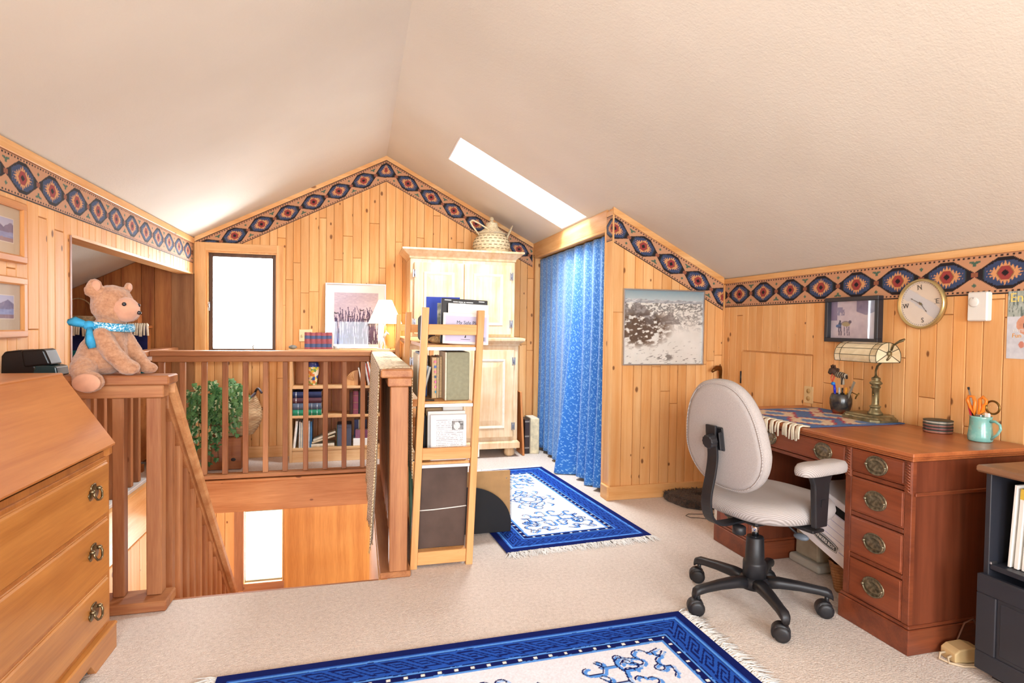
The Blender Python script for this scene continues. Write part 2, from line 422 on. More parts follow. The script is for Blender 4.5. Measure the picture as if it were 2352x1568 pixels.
# ---- gable wall (far end), with window_1; the eave alcove beyond the left wall is part of it
TH = .015
W1 = (-1.295, -.71, .93, 1.84)       # rough opening of the gable window
W2 = (-.99, -.65, -1.14, -.485)      # of the lower window
m = MB(); y0, y1 = YG+TH, YG+.13
def wall_y(m, x0, x1, z0, zt, y0, y1): m.prism([(x0, z0), (x1, z0), (x1, zt(x1)), (x0, zt(x0))], 'y', y0, y1)
cst = lambda z: (lambda x: z)
wall_y(m, -2.75, W1[0], -.06, roof, y0, y1); wall_y(m, W1[0], W1[1], -.06, cst(W1[2]), y0, y1); wall_y(m, W1[0], W1[1], W1[3], roof, y0, y1)
wall_y(m, W1[1], RX, -.06, roof, y0, y1); wall_y(m, RX, 2.75, -.06, roof, y0, y1)
wall_y(m, -2.75, W2[0], -2.5, cst(-.06), y0, y1); wall_y(m, W2[1], 2.75, -2.5, cst(-.06), y0, y1)
wall_y(m, W2[0], W2[1], -2.5, cst(W2[2]), y0, y1); wall_y(m, W2[0], W2[1], W2[3], cst(-.06), y0, y1)
wall_back = struct(m, 'wall_back', PINE)
plank_wall(wall_back, (0, YG+TH, 0), (1,0,0), (0,-1,0), joints(XL+.012, XB, (W1[0], W1[1], RX)), .0, lambda x: roof(x)-.002, [W1], PINE)
plank_wall(wall_back, (0, YG+TH, 0), (1,0,0), (0,-1,0), joints(-2.6, -1.56, (), .09, .16), .0, lambda x: roof(x)-.002, (), CEDAR, butt=(3, 4), name='cedar_plank')
build(MB().box(-1.56, XL+.004, YG-.004, YG+TH, 0, 1.63), 'plywood_panel', PLYD, wall_back)
plank_wall(wall_back, (0, YG+TH, 0), (1,0,0), (0,-1,0), joints(-1.5, -1.06), -2.3, cst(-.1), (), PINE)
plank_wall(wall_back, (0, YG+TH, 0), (1,0,0), (0,-1,0), joints(-1.06, .2, (-.66,)), -2.3, cst(-1.235), (), PINE)
build(MB().box(-.645, .45, YG-.006, YG+TH, -1.23, -.1, .002), 'plywood_panel', PLY, wall_back)

# ---- left wall with the alcove opening
m = MB()
m.box(XL-.115, XL-TH, YK, 3.37, -2.5, roof(XL)); m.box(XL-.115, XL-TH, 3.37, YG, 1.64, roof(XL))
wall_left = struct(m, 'wall_left', PINE)
plank_wall(wall_left, (XL-TH, 0, 0), (0,1,0), (1,0,0), joints(.6, YG, (3.37,)), 0.0, cst(roof(XL)-.002), [(3.37, YG+.1, -1, 1.633)], PINE, minh=.02)
build(MB().box(XL-.117, XL+.002, 3.37, YG-.01, 1.622, 1.638, .001), 'soffit', PINE_TY, wall_left)
build(MB().box(XL-.117, XL+.004, 3.355, 3.374, 0, 1.63, .001), 'jamb', RED_Z, wall_left)
# ---- right wall
m = MB(); m.box(XR+TH, XR+.13, YK, YG+.1, -.06, roof(XR)+.01); wall_right = struct(m, 'wall_right', PINE)
HT = (2.84, 3.495, .30, 1.06)
plank_wall(wall_right, (XR+TH, 0, 0), (0,1,0), (-1,0,0), joints(.3, YB, (HT[0], HT[1])), 0.0, cst(roof(XR)-.002), [HT], PINE)
# access hatch in the knee wall, boards of its own
h = struct(MB().box(XR+.001, XR+TH, HT[0]+.004, HT[1]-.004, HT[2]+.004, HT[3]-.006), 'door_1', PINE)
plank_wall(h, (XR+.001, 0, 0), (0,1,0), (-1,0,0), joints(HT[0]+.005, HT[1]-.005), HT[2]+.004, lambda y: HT[3]-.007, (), PINE, th=.004, c=.002)
build(MB().cyl((XR-.004, HT[1]-.001, .83), (XR-.004, HT[1]-.001, .915), .006), 'hinge', BLACKP, h)
# ---- closet bump-out: front wall and the side with the curtained doorway
DY0, DY1, DZ = 3.835, 5.50, 1.885
m = MB(); wall_y(m, XB, XR, -.06, roof, YB+TH, YB+.08); wall_front = struct(m, 'wall_closet', PINE)
plank_wall(wall_front, (0, YB+TH, 0), (1,0,0), (0,-1,0), joints(XB, XR-.001), .0, lambda x: roof(x)-.002, (), PINE)
m = MB(); m.box(XB+.002, XB+.08, YB+.01, DY0-.03, 0, roof(XB)-.005); m.box(XB+.002, XB+.08, DY1+.03, YG, 0, roof(XB)-.005)
wall_side = struct(m, 'wall_closet_side', PINE)
build(MB().box(XB-.014, XB+.08, DY0-.03, YG, DZ+.02, roof(XB-.014)-.001, .003), 'header_board', PINE_TY, wall_side)
build(MB().box(XB-.012, XB+.004, YB, DY0-.028, 0, roof(XB)-.012, .002), 'corner_board', PINE_T, wall_side)
d = struct(MB().box(XB-.016, XB+.078, DY0-.03, DY0-.002, 0, DZ+.02, .003), 'door_2', PINE_T)
build(MB().box(XB-.016, XB+.078, DY1, DY1+.03, 0, DZ+.02, .003), 'jamb', PINE_T, d)
build(MB().box(XB-.016, XB+.078, DY0-.002, DY1, DZ, DZ+.02, .003), 'head_jamb', PINE_TY, d)
# ---- knee wall behind the alcove, rear wall behind the camera with two big windows added to let fill light in
struct(MB().box(-2.75, -2.6, YK, YG, -.06, roof(-2.6)+.03), 'wall_alcove', CEDAR)
struct(MB().box(-2.6, XL-.117, 3.26, 3.35, -.06, 1.3), 'wall_alcove_end', CEDAR)
RW = ((-1.10, .26, .55, 2.08), (.70, 2.06, .55, 1.82))
m = MB(); xs = [-2.75, RW[0][0], RW[0][1], RX, RW[1][0], RW[1][1], 2.75]
for a, b in zip(xs[:-1], xs[1:]):
    hh = [r for r in RW if r[0] <= a+.001 and r[1] >= b-.001]
    if hh: wall_y(m, a, b, -.06, cst(hh[0][2]), YK-.12, YK); wall_y(m, a, b, hh[0][3], roof, YK-.12, YK)
    else: wall_y(m, a, b, -.06, roof, YK-.12, YK)
wall_y(m, -2.75, 2.75, -2.5, cst(-1.95), YK-.12, YK); wall_y(m, -2.75, 2.75, -.62, cst(-.06), YK-.12, YK)
for a, b in ((-2.75, -1.5), (.4, 2.75)): wall_y(m, a, b, -1.95, cst(-.62), YK-.12, YK)  # lower rear wall left open for the added fill lamp
struct(m, 'wall_rear', PINE)
def window(name, x0, x1, z0, z1, y, fw, mat, depth=.05, mull=False, gy=.02):
    m = MB(); m.box(x0, x0+fw, y, y+depth, z0, z1, .003); m.box(x1-fw, x1, y, y+depth, z0, z1, .003)
    m.box(x0+fw, x1-fw, y, y+depth, z0, z0+fw, .003); m.box(x0+fw, x1-fw, y, y+depth, z1-fw, z1, .003)
    if mull: m.box((x0+x1)/2-.02, (x0+x1)/2+.02, y, y+depth, z0+fw, z1-fw, .003)
    o = struct(m, name, mat)
    build(MB().box(x0+fw, x1-fw, y+gy, y+gy+.004, z0+fw, z1-fw), 'pane', GLASS, o); return o
window('added_window_4', *RW[0], YK-.09, .05, DARKW, mull=True); window('added_window_5', *RW[1], YK-.09, .05, DARKW, mull=True)  # unseen windows, added as openings for the rear fill lamps

# ---- gable window: pine casing, dark sash, crank and latch
wn = window('window_1', W1[0]+.018, W1[1]-.012, W1[2]+.015, W1[3]-.018, YG+.035, .032, DARKW, .045)
m = MB(); m.box(W1[0], W1[0]+.018, YG-.004, YG+.1, W1[2], W1[3], .002); m.box(W1[1]-.012, W1[1], YG-.004, YG+.1, W1[2], W1[3], .002)
m.box(W1[0]+.018, W1[1]-.012, YG-.004, YG+.1, W1[3]-.018, W1[3], .002); m.box(W1[0]+.018, W1[1]-.012, YG-.004, YG+.1, W1[2], W1[2]+.015, .002)
build(m, 'reveal', PINE_T, wn)
build(MB().box(XL+.012, W1[0]+.002, YG-.016, YG, W1[2]-.03, 1.905, .002), 'casing', PINE_T, wn)
build(MB().box(W1[1]-.002, W1[1]+.052, YG-.016, YG, W1[2]-.03, 1.905, .002), 'casing', PINE_T, wn)
build(MB().box(W1[0], W1[1], YG-.016, YG, W1[3]-.004, 1.905, .002), 'head_casing', PINE_TX, wn)
build(MB().box(XL+.012, W1[1]+.07, YG-.045, YG, W1[2]-.03, W1[2]+.004, .003), 'sill', PINE_TX, wn)
m = MB().box(W1[0]+.014, W1[0]+.03, YG+.01, YG+.03, 1.31, 1.39, .004); m.cyl((W1[0]+.024, YG, 1.37), (W1[0]+.024, YG+.02, 1.33), .006); build(m, 'latch', ALU, wn)
m = MB().tube([(-.905, YG-.02, .955), (-.905, YG-.02, .985), (-.91, YG-.02, 1.0), (-.898, YG-.03, 1.008)], .004); build(m, 'crank', BRASS, wn)
wn = window('window_2', *W2, YG+.03, .016, plain('sage_sash', '9DA78E', .5), .04)
build(MB().box(W2[0]-.07, W2[0]+.004, YG-.014, YG, W2[2]-.06, W2[3]+.3, .002), 'casing', RED_Z, wn)
build(MB().box(W2[0]+.004, W2[1]+.006, YG-.014, YG+.03, W2[2]-.075, W2[2]+.002, .002), 'casing', RED_X, wn)
m = MB(); m.box(W2[0], W2[0]+.01, YG-.004, YG+.1, W2[2], W2[3]); m.box(W2[1]-.008, W2[1], YG-.004, YG+.1, W2[2], W2[3]); build(m, 'reveal', PINE_T, wn)

# ---- trims under the ceiling and baseboards
def slope_trim(name, x0, x1, y0, y1, w, mat):
    k = math.sqrt(1+SL*SL)*w
    m = MB().prism([(x0, roof(x0)-k), (x1, roof(x1)-k), (x1, roof(x1)-.001), (x0, roof(x0)-.001)], 'y', y0, y1)
    return struct(m, name, mat)
slope_trim('trim_1', XL+.012, RX, YG-.012, YG, .036, PINE_TX); slope_trim('trim_2', RX, XB-.014, YG-.012, YG, .036, PINE_TX)
slope_trim('trim_3', XB-.012, XR-.012, YB-.012, YB, .042, PINE_TX)
struct(MB().box(XL, XL+.012, .6, YG-.012, roof(XL)-.052, roof(XL)-.007, .002), 'trim_4', PINE_TY)
struct(MB().box(XR-.012, XR, .3, YB-.012, roof(XR)-.04, roof(XR)-.006, .002), 'trim_5', PINE_TY)
struct(MB().box(XR-.012, XR-.001, YB-.012, YB-.001, 0, 1.53, .002), 'trim_6', PINE_T)
struct(MB().box(XB-.013, XR-.012, YB-.016, YB, 0, .098, .003), 'baseboard_closet', PINE_TX)
struct(MB().box(-1.36, 1.69, YG-.016, YG, 0, .10, .003), 'baseboard_back', PINE_TX)
struct(MB().box(XB-.03, XB-.012, YB-.016, DY0-.03, 0, .098, .003), 'baseboard_side', PINE_TY)
struct(MB().box(XR-.016, XR, 2.95, YB-.016, 0, .098, .003), 'baseboard_right', PINE_TY)

# ---- wallpaper border
PER, BH = .2475, .176
def border_fn(flip=0.0):
    C = {k: np.array([int(v[i:i+2], 16)/255 for i in (0, 2, 4)]) for k, v in dict(tan='C99672', line='9C564E', dark='221C20', navy='3A4A6C', teal='303F46', org='DA9C68', red='9C403E', olive='8A6A40', grn='4F6B5A', br='9A5644').items()}
    def fn(u, v):
        n = np.floor((u+flip)/PER); t = (u+flip)/PER-n-.5; s = v/BH-.5; at, as_ = np.abs(t), np.abs(s)
        qt = np.round(at*40)/40; qs = np.round(as_*28)/28
        col = np.tile(C['tan'], (len(u), 1))
        def put(mk, c): col[mk] = C[c]
        put(as_ > .475, 'dark'); put((as_ > .41) & (as_ < .455) & (np.abs(((u/PER*11) % 1)-.5) < .22), 'dark'); put((as_ > .375) & (as_ < .388), 'line')
        hx = .372-np.maximum(0, at-.13)*.86
        put(as_ < hx, 'dark')
        hq = .302-np.maximum(0, qt-.12)*.74
        put((qs < hq) & (qt < .375), 'teal'); put((qs < hq) & (qt < .345), 'navy')
        d = at/.31+as_/.285; saw = np.abs(((t*17) % 1)-.5)*2; saw2 = np.abs(((s*15) % 1)-.5)*2
        put((d < .74+.34*saw*(as_ > .05)+.16*saw2*(at > .18)) & (as_ < hq) & (at < .345), 'org')
        e = np.maximum(as_/.155, (at/.13+as_/.155*.55)/1.0)
        put(e < 1.12, 'olive'); put(e < 1.0, 'red'); put(at/.065+as_/.085 < 1, 'dark')
        put((at > .44) & (as_ < .062), 'br'); put((at > .475) & (as_ < .055), 'red'); put((at > .455) & (np.abs(as_-.03) < .012), 'olive')
        et = .5-at; sg = np.sign(s)*np.where((np.floor((u+flip)/PER+.5) % 2) == 0, 1, -1)
        put((et/.045+np.abs(as_-.265)/.055 < 1) & (sg > 0), 'grn')
        z = as_-.285; put((sg < 0) & (((et < .03) & (np.abs(z+.03) < .05)) | ((np.abs(z-.01-et*.25) < .028) & (et < .10))), 'grn')
        return col
    return fn
def border(name, O, U, V, L, flip, lbl, par=None):
    n = max(8, int(L/PER*84))
    o = sheet(name, O, U, V, L, BH, n, 46, border_fn(flip), WALLP)
    return tag(o, kind='structure')
# left wall (u runs along +y), right wall (u runs along -y), gable slopes, closet front and its return
border('trim_7', (XL+.002, .6, 1.7205), (0,1,0), (0,0,1), YG-.015-.6, PER/2-((2.942-.6) % PER), '')
border('trim_8', (XR-.002, YB-.013, 1.366), (0,-1,0), (0,0,1), YB-.3, PER/2-((YB-.013-3.533) % PER), '')
k = 1/math.sqrt(1+SL*SL); UX, UZ = k, k*SL
def slope_border(name, xa, xb, y, off, flip, sgn, zmin=None):
    """band parallel to the roof line; off = distance below it; cut by verticals at both ends and by zmin"""
    x0, x1 = (xa, xb); L = (xb-xa)/k; f = border_fn(flip); nu, nv = int(L/PER*84), 46
    u, v = np.meshgrid(np.linspace(0, 1, nu+1), np.linspace(0, BH, nv+1), indexing='ij'); u, v = u.ravel(), v.ravel()
    X = xa+(xb-xa)*u; Zl = np.array([roof(x) for x in X])-(off+BH-v)/k
    Pt = np.stack([X, np.full_like(X, y), Zl], 1)
    um = (X-xa)/k + sgn*(BH-v)*SL
    col = f(um, v)
    i, j = np.meshgrid(np.arange(nu), np.arange(nv), indexing='ij'); a = (i*(nv+1)+j).ravel()
    q = np.stack([a, a+nv+1, a+nv+2, a+1], 1)
    if zmin is not None: q = q[(Zl[q].min(1) > zmin)]
    me = bpy.data.meshes.new(name); me.from_pydata(Pt.tolist(), [], q.tolist())
    at = me.color_attributes.new('Col', 'FLOAT_COLOR', 'POINT'); lc = np.where(col <= .04045, col/12.92, ((col+.055)/1.055)**2.4)
    at.data.foreach_set('color', np.concatenate([lc, np.ones((len(lc), 1))], 1).astype(np.float32).ravel()); me.materials.append(WALLP)
    o = bpy.data.objects.new(name, me); COL.objects.link(o); tag(o, kind='structure'); return o
slope_border('trim_9', XL+.013, RX, YG-.002, .036, .06, -1, 1.906)
slope_border('trim_10', RX, XB-.02, YG-.002, .036, .10, 1)
slope_border('trim_11', XB, XR-.013, YB-.002, .036, .075, 1)
border('trim_12', (XB-.0135, YB+.1, 1.81), (0,-1,0), (0,0,1), .10, .03, '')

# ---- stairwell: beams round the opening, flight of stairs, lower walls
BEAM = wood('orange_beam', 'C07A42', 'DFA068', 'x', .5, .0, knots=.12)
struct(MB().box(-1.5, .10, 4.875, 4.93, -.27, -.035, .003), 'trim_13', BEAM)
struct(MB().box(-1.558, -1.5, 2.7, 4.93, -.34, -.0, .003), 'trim_14', PINE_TY)
struct(MB().box(-1.5, .10, 4.862, 4.93, -.034, -.012, .003), 'trim_15', BEAM)
struct(MB().box(-.77, .10, 2.765, 2.785, -.25, -.001, .003), 'trim_16', RED_X)
struct(MB().box(.10, .14, 2.765, 4.93, -2.5, 0), 'wall_stair', PINE)
m = MB().box(-1.58, -1.51, 2.0, 4.78, -2.5, -.35); m.box(-2.7, -1.51, 4.70, 4.78, -2.5, -.35)
wl = struct(m, 'wall_lower', PINE)
plank_wall(wl, (-1.51, 0, 0), (0,1,0), (1,0,0), joints(3.4, 4.785, (), .12, .18), -2.3, cst(-.345), (), PINE, butt=(3, 4))
struct(MB().box(-2.75, 2.75, YK, YG, -2.56, -2.5), 'floor_lower', CARPET)
st = thing('stair_flight', 'steep wooden stair going down into the stairwell behind the carpet edge', 'stairs', (-.35, 3.8, -2.5))
n = 11
for i in range(1, n):
    y = 2.80+i*.205; z = -.227*i
    build(MB().box(-.70, .045, y-.21, y+.02, z-.035, z, .004), 'tread', RED_X, st)
for x in (-.735, .05):
    build(MB().prism([(2.79, -.02), (2.79, -.30), (4.95, -2.5), (4.95+.27, -2.5)], 'x', x, x+.03), 'stringer', RED_Y, st)
# ================================================================ RAILINGS ROUND THE STAIRWELL
def baluster(par, x, y, z0, z1, w=.038, mat=None, slant=None):
    if slant is None: m = MB().box(x-w/2, x+w/2, y-w/2, y+w/2, z0, z1, .003)
    else:   # top follows a sloping rail: slant = dz/dy
        h = w/2; m = MB().prism([(y-h, z0), (y+h, z0), (y+h, z1+slant*h), (y-h, z1-slant*h)], 'x', x-h, x+h)
    build(m, 'baluster', mat or RED_Z, par)
# far railing
r = thing('stair_railing', 'long redwood railing on far side of the stairwell in front of the low bookcase', 'railing', (-.7, 4.9, 0))
build(MB().box(-1.50, .10, 4.83, 4.97, .95, .99, .005), 'rail_cap', RED_X, r)
build(MB().box(-1.49, .09, 4.862, 4.93, .905, .949, .004), 'sub_rail', RED_X, r)
build(MB().box(-1.49, .09, 4.85, 4.95, .001, .028, .004), 'base_plate', RED_X, r)
for x in (-1.435, -1.292, -1.142, -.996, -.85, -.704, -.558, -.404, -.254, -.107, .038): baluster(r, x, 4.9, .029, .904)
# left railing along the alcove edge
r = thing('stair_railing', 'redwood railing along the alcove edge behind the teddy bear', 'railing', (-1.55, 4.1, 0))
build(MB().box(-1.607, -1.502, 3.36, 5.57, .95, .99, .005), 'rail_cap', RED_Y, r)
build(MB().box(-1.595, -1.53, 3.36, 5.565, .905, .949, .004), 'sub_rail', RED_Y, r)
build(MB().box(-1.64, -1.53, 3.36, 4.95, .001, .028, .004), 'base_plate', plain('whitewashed_board', 'D8D2CC', .6), r)
for y in np.arange(3.47, 4.86, .147): baluster(r, -1.57, float(y), .029, .904, .042)
# right railing (carries the throw), seen end-on
r = thing('stair_railing', 'redwood railing seen end-on between stairwell and pine shelf unit', 'railing', (.17, 3.8, 0))
build(MB().box(.102, .252, 2.755, 4.99, .955, .995, .006), 'rail_cap', RED_Y, r)
build(MB().box(.135, .246, 2.758, 4.98, .914, .9545, .004), 'sub_rail', RED_Y, r)
build(MB().box(.105, .25, 2.765, 4.98, .001, .03, .005), 'base_plate', RED_Y, r)
build(MB().box(.148, .232, 2.766, 2.85, .031, .913, .004), 'newel_post', RED_Z, r)
for y in np.arange(2.98, 4.85, .147): baluster(r, .19, float(y), .031, .913)
# near railing (the bear sits on it) with the handrail that dives down the stairs
r = thing('stair_railing', 'redwood railing end beside the slant-front desk that the teddy bear sits on', 'railing', (-1.05, 2.75, 0))
build(MB().box(XL+.002, -.762, 2.69, 2.82, .94, .98, .006), 'rail_cap', RED_X, r)
build(MB().box(XL+.002, -.79, 2.72, 2.79, .885, .939, .004), 'sub_rail', RED_X, r)
build(MB().box(XL+.002, -.765, 2.66, 2.80, .001, .045, .006), 'base_plate', RED_X, r)
for x in (-.83, -.965, -1.10, -1.235): baluster(r, x, 2.757, .046, .884, .058 if x > -.9 else .044)
sl = -1.127
def slant_rail(y0, z0, y1, x0, x1, h, name, mat, par):
    build(MB().prism([(y0, z0), (y1, z0+sl*(y1-y0)), (y1, z0-h+sl*(y1-y0)), (y0, z0-h)], 'x', x0, x1), name, mat, par, bev=.004)
r2 = thing('stair_handrail', 'sloping redwood handrail with balusters running down into the stairwell', 'handrail', (-.78, 3.4, -.6))
slant_rail(2.822, .955, 4.70, -.868, -.775, .06, 'handrail', wood('pale_redwood', 'BE7E4C', 'E2AC78', 'y', .5, .0), r2)
slant_rail(2.822, .894, 4.70, -.848, -.80, .07, 'sub_rail', RED_Y, r2)
for i, y in enumerate(np.arange(2.90, 4.6, .118)):
    baluster(r2, -.824, float(y), -2.0 if i else -1.3, .823+sl*(float(y)-2.822), .042, slant=sl)

# ================================================================ SLANT-FRONT DESK (left foreground)
CH = wood('cherry_front', 'A8672B', 'D18F48', 'y', .3, .05, coat=.35, hue=.2, fine=50)
CHL = wood('cherry_lid', 'B0652D', 'CE8648', 'y', .3, .04, coat=.35, hue=.2, fine=40)
CHS = wood('cherry_side', 'A05F28', 'C48040', 'z', .3, .05, coat=.3)
ABR = plain('antique_brass', '8C7E62', .32, .95, var=.25, scale=60)
FX, SY0, SY1 = -.872, 1.46, 2.402
s = thing('secretary_desk', 'honey cherry slant-front desk with drawers in the left foreground', 'desk', (-1.12, 1.93, 0))
m = MB(); m.prism([(XL+.004, .10), (FX-.004, .10), (FX-.004, .715), (FX+.006, .722), (FX+.006, .748), (-1.03, .998), (XL+.004, .998)], 'y', SY1-.022, SY1)
m.prism([(XL+.004, .10), (FX-.004, .10), (FX-.004, .715), (FX+.006, .722), (FX+.006, .748), (-1.03, .998), (XL+.004, .998)], 'y', SY0, SY0+.022)
m.box(XL+.004, XL+.02, SY0+.02, SY1-.02, .1, .99); m.box(XL+.02, FX-.03, SY0+.02, SY1-.02, .1, .12); m.box(XL+.02, FX-.012, SY0+.02, SY1-.02, .69, .735)
m.box(FX-.016, FX-.012, SY0+.022, SY1-.022, .11, .70)
for z in (.10, .282, .496, .700): m.box(FX-.03, FX-.004, SY0+.02, SY1-.02, z, z+.016, .002)
build(m, 'case', CHS, s)
build(MB().box(XL+.004, -1.018, SY0-.004, SY1+.004, .998, 1.016, .004), 'top', CHL, s)
d = (Vector((-1.028, 0, 1.008))-Vector((FX+.012, 0, .752))); L = d.length; d.normalize(); nrm = Vector((-d.z, 0, d.x)); nrm = nrm if nrm.x > 0 else -nrm
M = Matrix(((d.x, 0, nrm.x, FX+.012), (0, 1, 0, 0), (d.z, 0, nrm.z, .752), (0, 0, 0, 1)))
lid = build(MB().box(0, L, SY0-.003, SY1+.003, -.012, .008, .004, M=M), 'lid', CHL, s)
build(MB().box(.002, .02, SY1-.03, SY1-.012, -.016, -.011, M=M), 'hinge', ABR, lid)
def bail_pull(par, y, z, x):
    """scrolled back plate with a swinging bail"""
    o = []
    for a in np.linspace(0, 2*PI, 28, endpoint=False):
        rr = .026+.006*math.cos(3*a+PI/2)+.003*math.cos(6*a); o.append((rr*1.35*math.cos(a), rr*math.sin(a)))
    M = Matrix(((0,0,1,x), (1,0,0,y), (0,1,0,z), (0,0,0,1)))
    p = build(MB().pillow(o, [(.001, 0), (0, .002), (.003, .004)], M=M), 'drawer_pull', ABR, par, label='brass drawer pull with scrolled plate')
    b = MB().tube([(x+.012, y-.027, z+.008), (x+.016, y-.03, z-.006), (x+.02, y-.018, z-.022), (x+.021, y, z-.026), (x+.02, y+.018, z-.022), (x+.016, y+.03, z-.006), (x+.012, y+.027, z+.008)], .0036, 8)
    for q in (-.027, .027): b.ell((x+.008, y+q, z+.008), (.01, .007, .007), 10)
    build(b, 'bail', ABR, p)
for z0, z1 in ((.121, .281), (.301, .495), (.515, .699)):
    dr = MB().box(FX-.012, FX+.006, SY0+.028, SY1-.03, z0, z1, .005); dr.box(FX-.012, FX-.001, SY0+.022, SY1-.024, z0-.002, z1+.004, .002)
    o = build(dr, 'drawer', CH, s, bev=0)
    zc = {.121: .213, .301: .417, .515: .622}[z0]
    for y in (2.245, SY0+SY1-2.245): bail_pull(o, y, zc, FX+.006)
m = MB(); m.prism([(SY0-.012, 0), (SY0+.13, 0), (SY0+.17, .045), (SY1-.2, .045), (SY1-.16, 0), (SY1+.012, 0), (SY1+.012, .085), (SY0-.012, .085)], 'x', FX-.01, FX+.014)
m.box(FX-.012, FX+.018, SY0-.014, SY1+.014, .085, .10, .005); m.box(XL+.004, FX-.01, SY1-.005, SY1+.012, 0, .085); m.box(XL+.004, FX-.01, SY1-.005, SY1+.014, .085, .10, .004); m.box(XL+.004, FX-.01, SY0-.012, SY0+.005, 0, .085)
build(m, 'plinth', CH, s)
# black desk phone-like organiser on the slant-front desk
TEALB = plain('black_teal_plastic', '0F2E33', .25, spec=.6)
BLKG = plain('glossy_black_plastic', '0C0B0E', .3, spec=.4)
k = thing('telephone', 'black plastic desktop telephone on the railing cap left of the teddy bear', 'telephone', (-1.28, 2.755, .98))
build(MB().prism([(-1.358, .981), (-1.356, 1.060), (-1.345, 1.078), (-1.285, 1.086), (-1.278, 1.078), (-1.24, 1.02), (-1.21, .981)], 'y', 2.705, 2.805), 'body', BLKG, k, bev=.008, seg=3)
build(MB().prism([(-1.25, .981), (-1.162, .981), (-1.168, 1.018), (-1.19, 1.024), (-1.24, 1.024)], 'y', 2.698, 2.80), 'base', TEALB, k, bev=.005)
build(MB().prism([(-1.275, 1.016), (-1.182, 1.026), (-1.205, 1.086), (-1.215, 1.089), (-1.285, 1.084)], 'y', 2.693, 2.79), 'handset', BLKG, k, bev=.008, seg=3)

# ================================================================ FRAMED PHOTOGRAPHS ON THE LEFT WALL
OAK = wood('oak_frame', 'C98347', 'DC9D60', 'y', .4, .04); OAKZ = wood('oak_frame_upright', 'C98347', 'DC9D60', 'z', .4, .04)
def lerp(a, b, t): return a+(b-a)*t[:, None]
def hexc(h): return np.array([int(h[i:i+2], 16)/255 for i in (0, 2, 4)])
def vnoise(u, v, s, seed=0, oct=4):
    """value noise on arrays, 0..1"""
    out = np.zeros_like(u); amp, tot = 1.0, 0.0
    for o in range(oct):
        g = np.random.default_rng(seed*17+o).random((64, 64)); x, y = u*s, v*s
        i, j = np.floor(x).astype(int), np.floor(y).astype(int); fx, fy = x-i, y-j; fx = fx*fx*(3-2*fx); fy = fy*fy*(3-2*fy)
        a, b, c, d = g[i % 64, j % 64], g[(i+1) % 64, j % 64], g[i % 64, (j+1) % 64], g[(i+1) % 64, (j+1) % 64]
        out += amp*((a*(1-fx)+b*fx)*(1-fy)+(c*(1-fx)+d*fx)*fy); tot += amp; amp *= .55; s *= 2.03
    return out/tot
def lake_fn(W, H, seed, m=.075):
    def fn(u, v):
        col = np.tile(hexc('C9B9A2'), (len(u), 1)); x, y = (u-m)/(W-2*m), (v-m)/(H-2*m)
        ins = (x > 0) & (x < 1) & (y > 0) & (y < 1)
        col[(x > -.03) & (x < 1.03) & (y > -.03) & (y < 1.03)] = hexc('E4DCD0')
        n = vnoise(u, v, 18, seed); sky = lerp(hexc('C9C8D8'), hexc('A9AED0'), np.clip(y+n*.4-.4, 0, 1))
        r1 = .62+.22*(np.abs(((x*1.9+.25*seed) % 1)-.5)*2)+.1*(n-.5); c = sky
        c = np.where((y < r1)[:, None], lerp(hexc('5A5680'), hexc('8C88A8'), n), c); c = np.where((y < .36+.1*n)[:, None], lerp(hexc('6E7CB4'), hexc('A7B3D8'), vnoise(u, v*6, 20, seed+3)), c)
        c = np.where((y < .12+.08*n)[:, None], lerp(hexc('7A6272'), hexc('A99098'), n), c); col[ins] = c[ins]; return col
    return fn
def wall_frame_left(y0, y1, z0, z1, lbl, seed):
    k = thing('framed_picture', lbl, 'picture', (XL, (y0+y1)/2, z0)); w = .034
    for nm, a in (('frame_bar', (y0, y1, z0, z0+w)), ('frame_bar', (y0, y1, z1-w, z1))): build(MB().box(XL+.001, XL+.022, a[0], a[1], a[2], a[3], .006), nm, OAK, k)
    for a in ((y0, y0+w), (y1-w, y1)): build(MB().box(XL+.001, XL+.021, a[0], a[1], z0+.02, z1-.02, .006), 'frame_bar', OAKZ, k)
    W, H = y1-y0-2*w, z1-z0-2*w
    p = sheet('print', (XL+.007, y0+w, z0+w), (0,1,0), (0,0,1), W, H, 90, 70, lake_fn(W, H, seed, .048), PRINT, k)
    build(MB().box(XL+.010, XL+.012, y0+w-.005, y1-w+.005, z0+w-.005, z1-w+.005), 'glazing', PGLASS, k)
wall_frame_left(2.58, 2.938, 1.44, 1.698, 'oak framed lake photograph on left wall, upper of the two', 1)
wall_frame_left(2.58, 2.938, 1.128, 1.383, 'oak framed lake photograph on left wall, lower of the two', 2)

# ================================================================ TEDDY BEAR
def fur_mat():
    t = NT('bear_plush'); p = t.obj(); n = t.noise(p, 90, 4, .65); n2 = t.noise(t.vmath('MULTIPLY', p, (1, 1, 2.2)), 30, 3)
    col = t.ramp(t.math('ADD', t.math('MULTIPLY', n, .6), t.math('MULTIPLY', n2, .4)), [(.32, '9E6B4C'), (.5, 'BE8B68'), (.68, 'D0A07E')])
    t.bump(n, .8, .006); return t.fin(col, .95, 0, .1, .5)
FUR = fur_mat(); PINK = plain('bear_pink_suede', 'D9A183', .9, var=.06, scale=30, bump=.2, bscale=120, sheen=.4)
bear = thing('teddy_bear', 'tan plush teddy bear with blue neckerchief sitting on the stair railing', 'teddy bear', (-1.0, 2.755, .98))
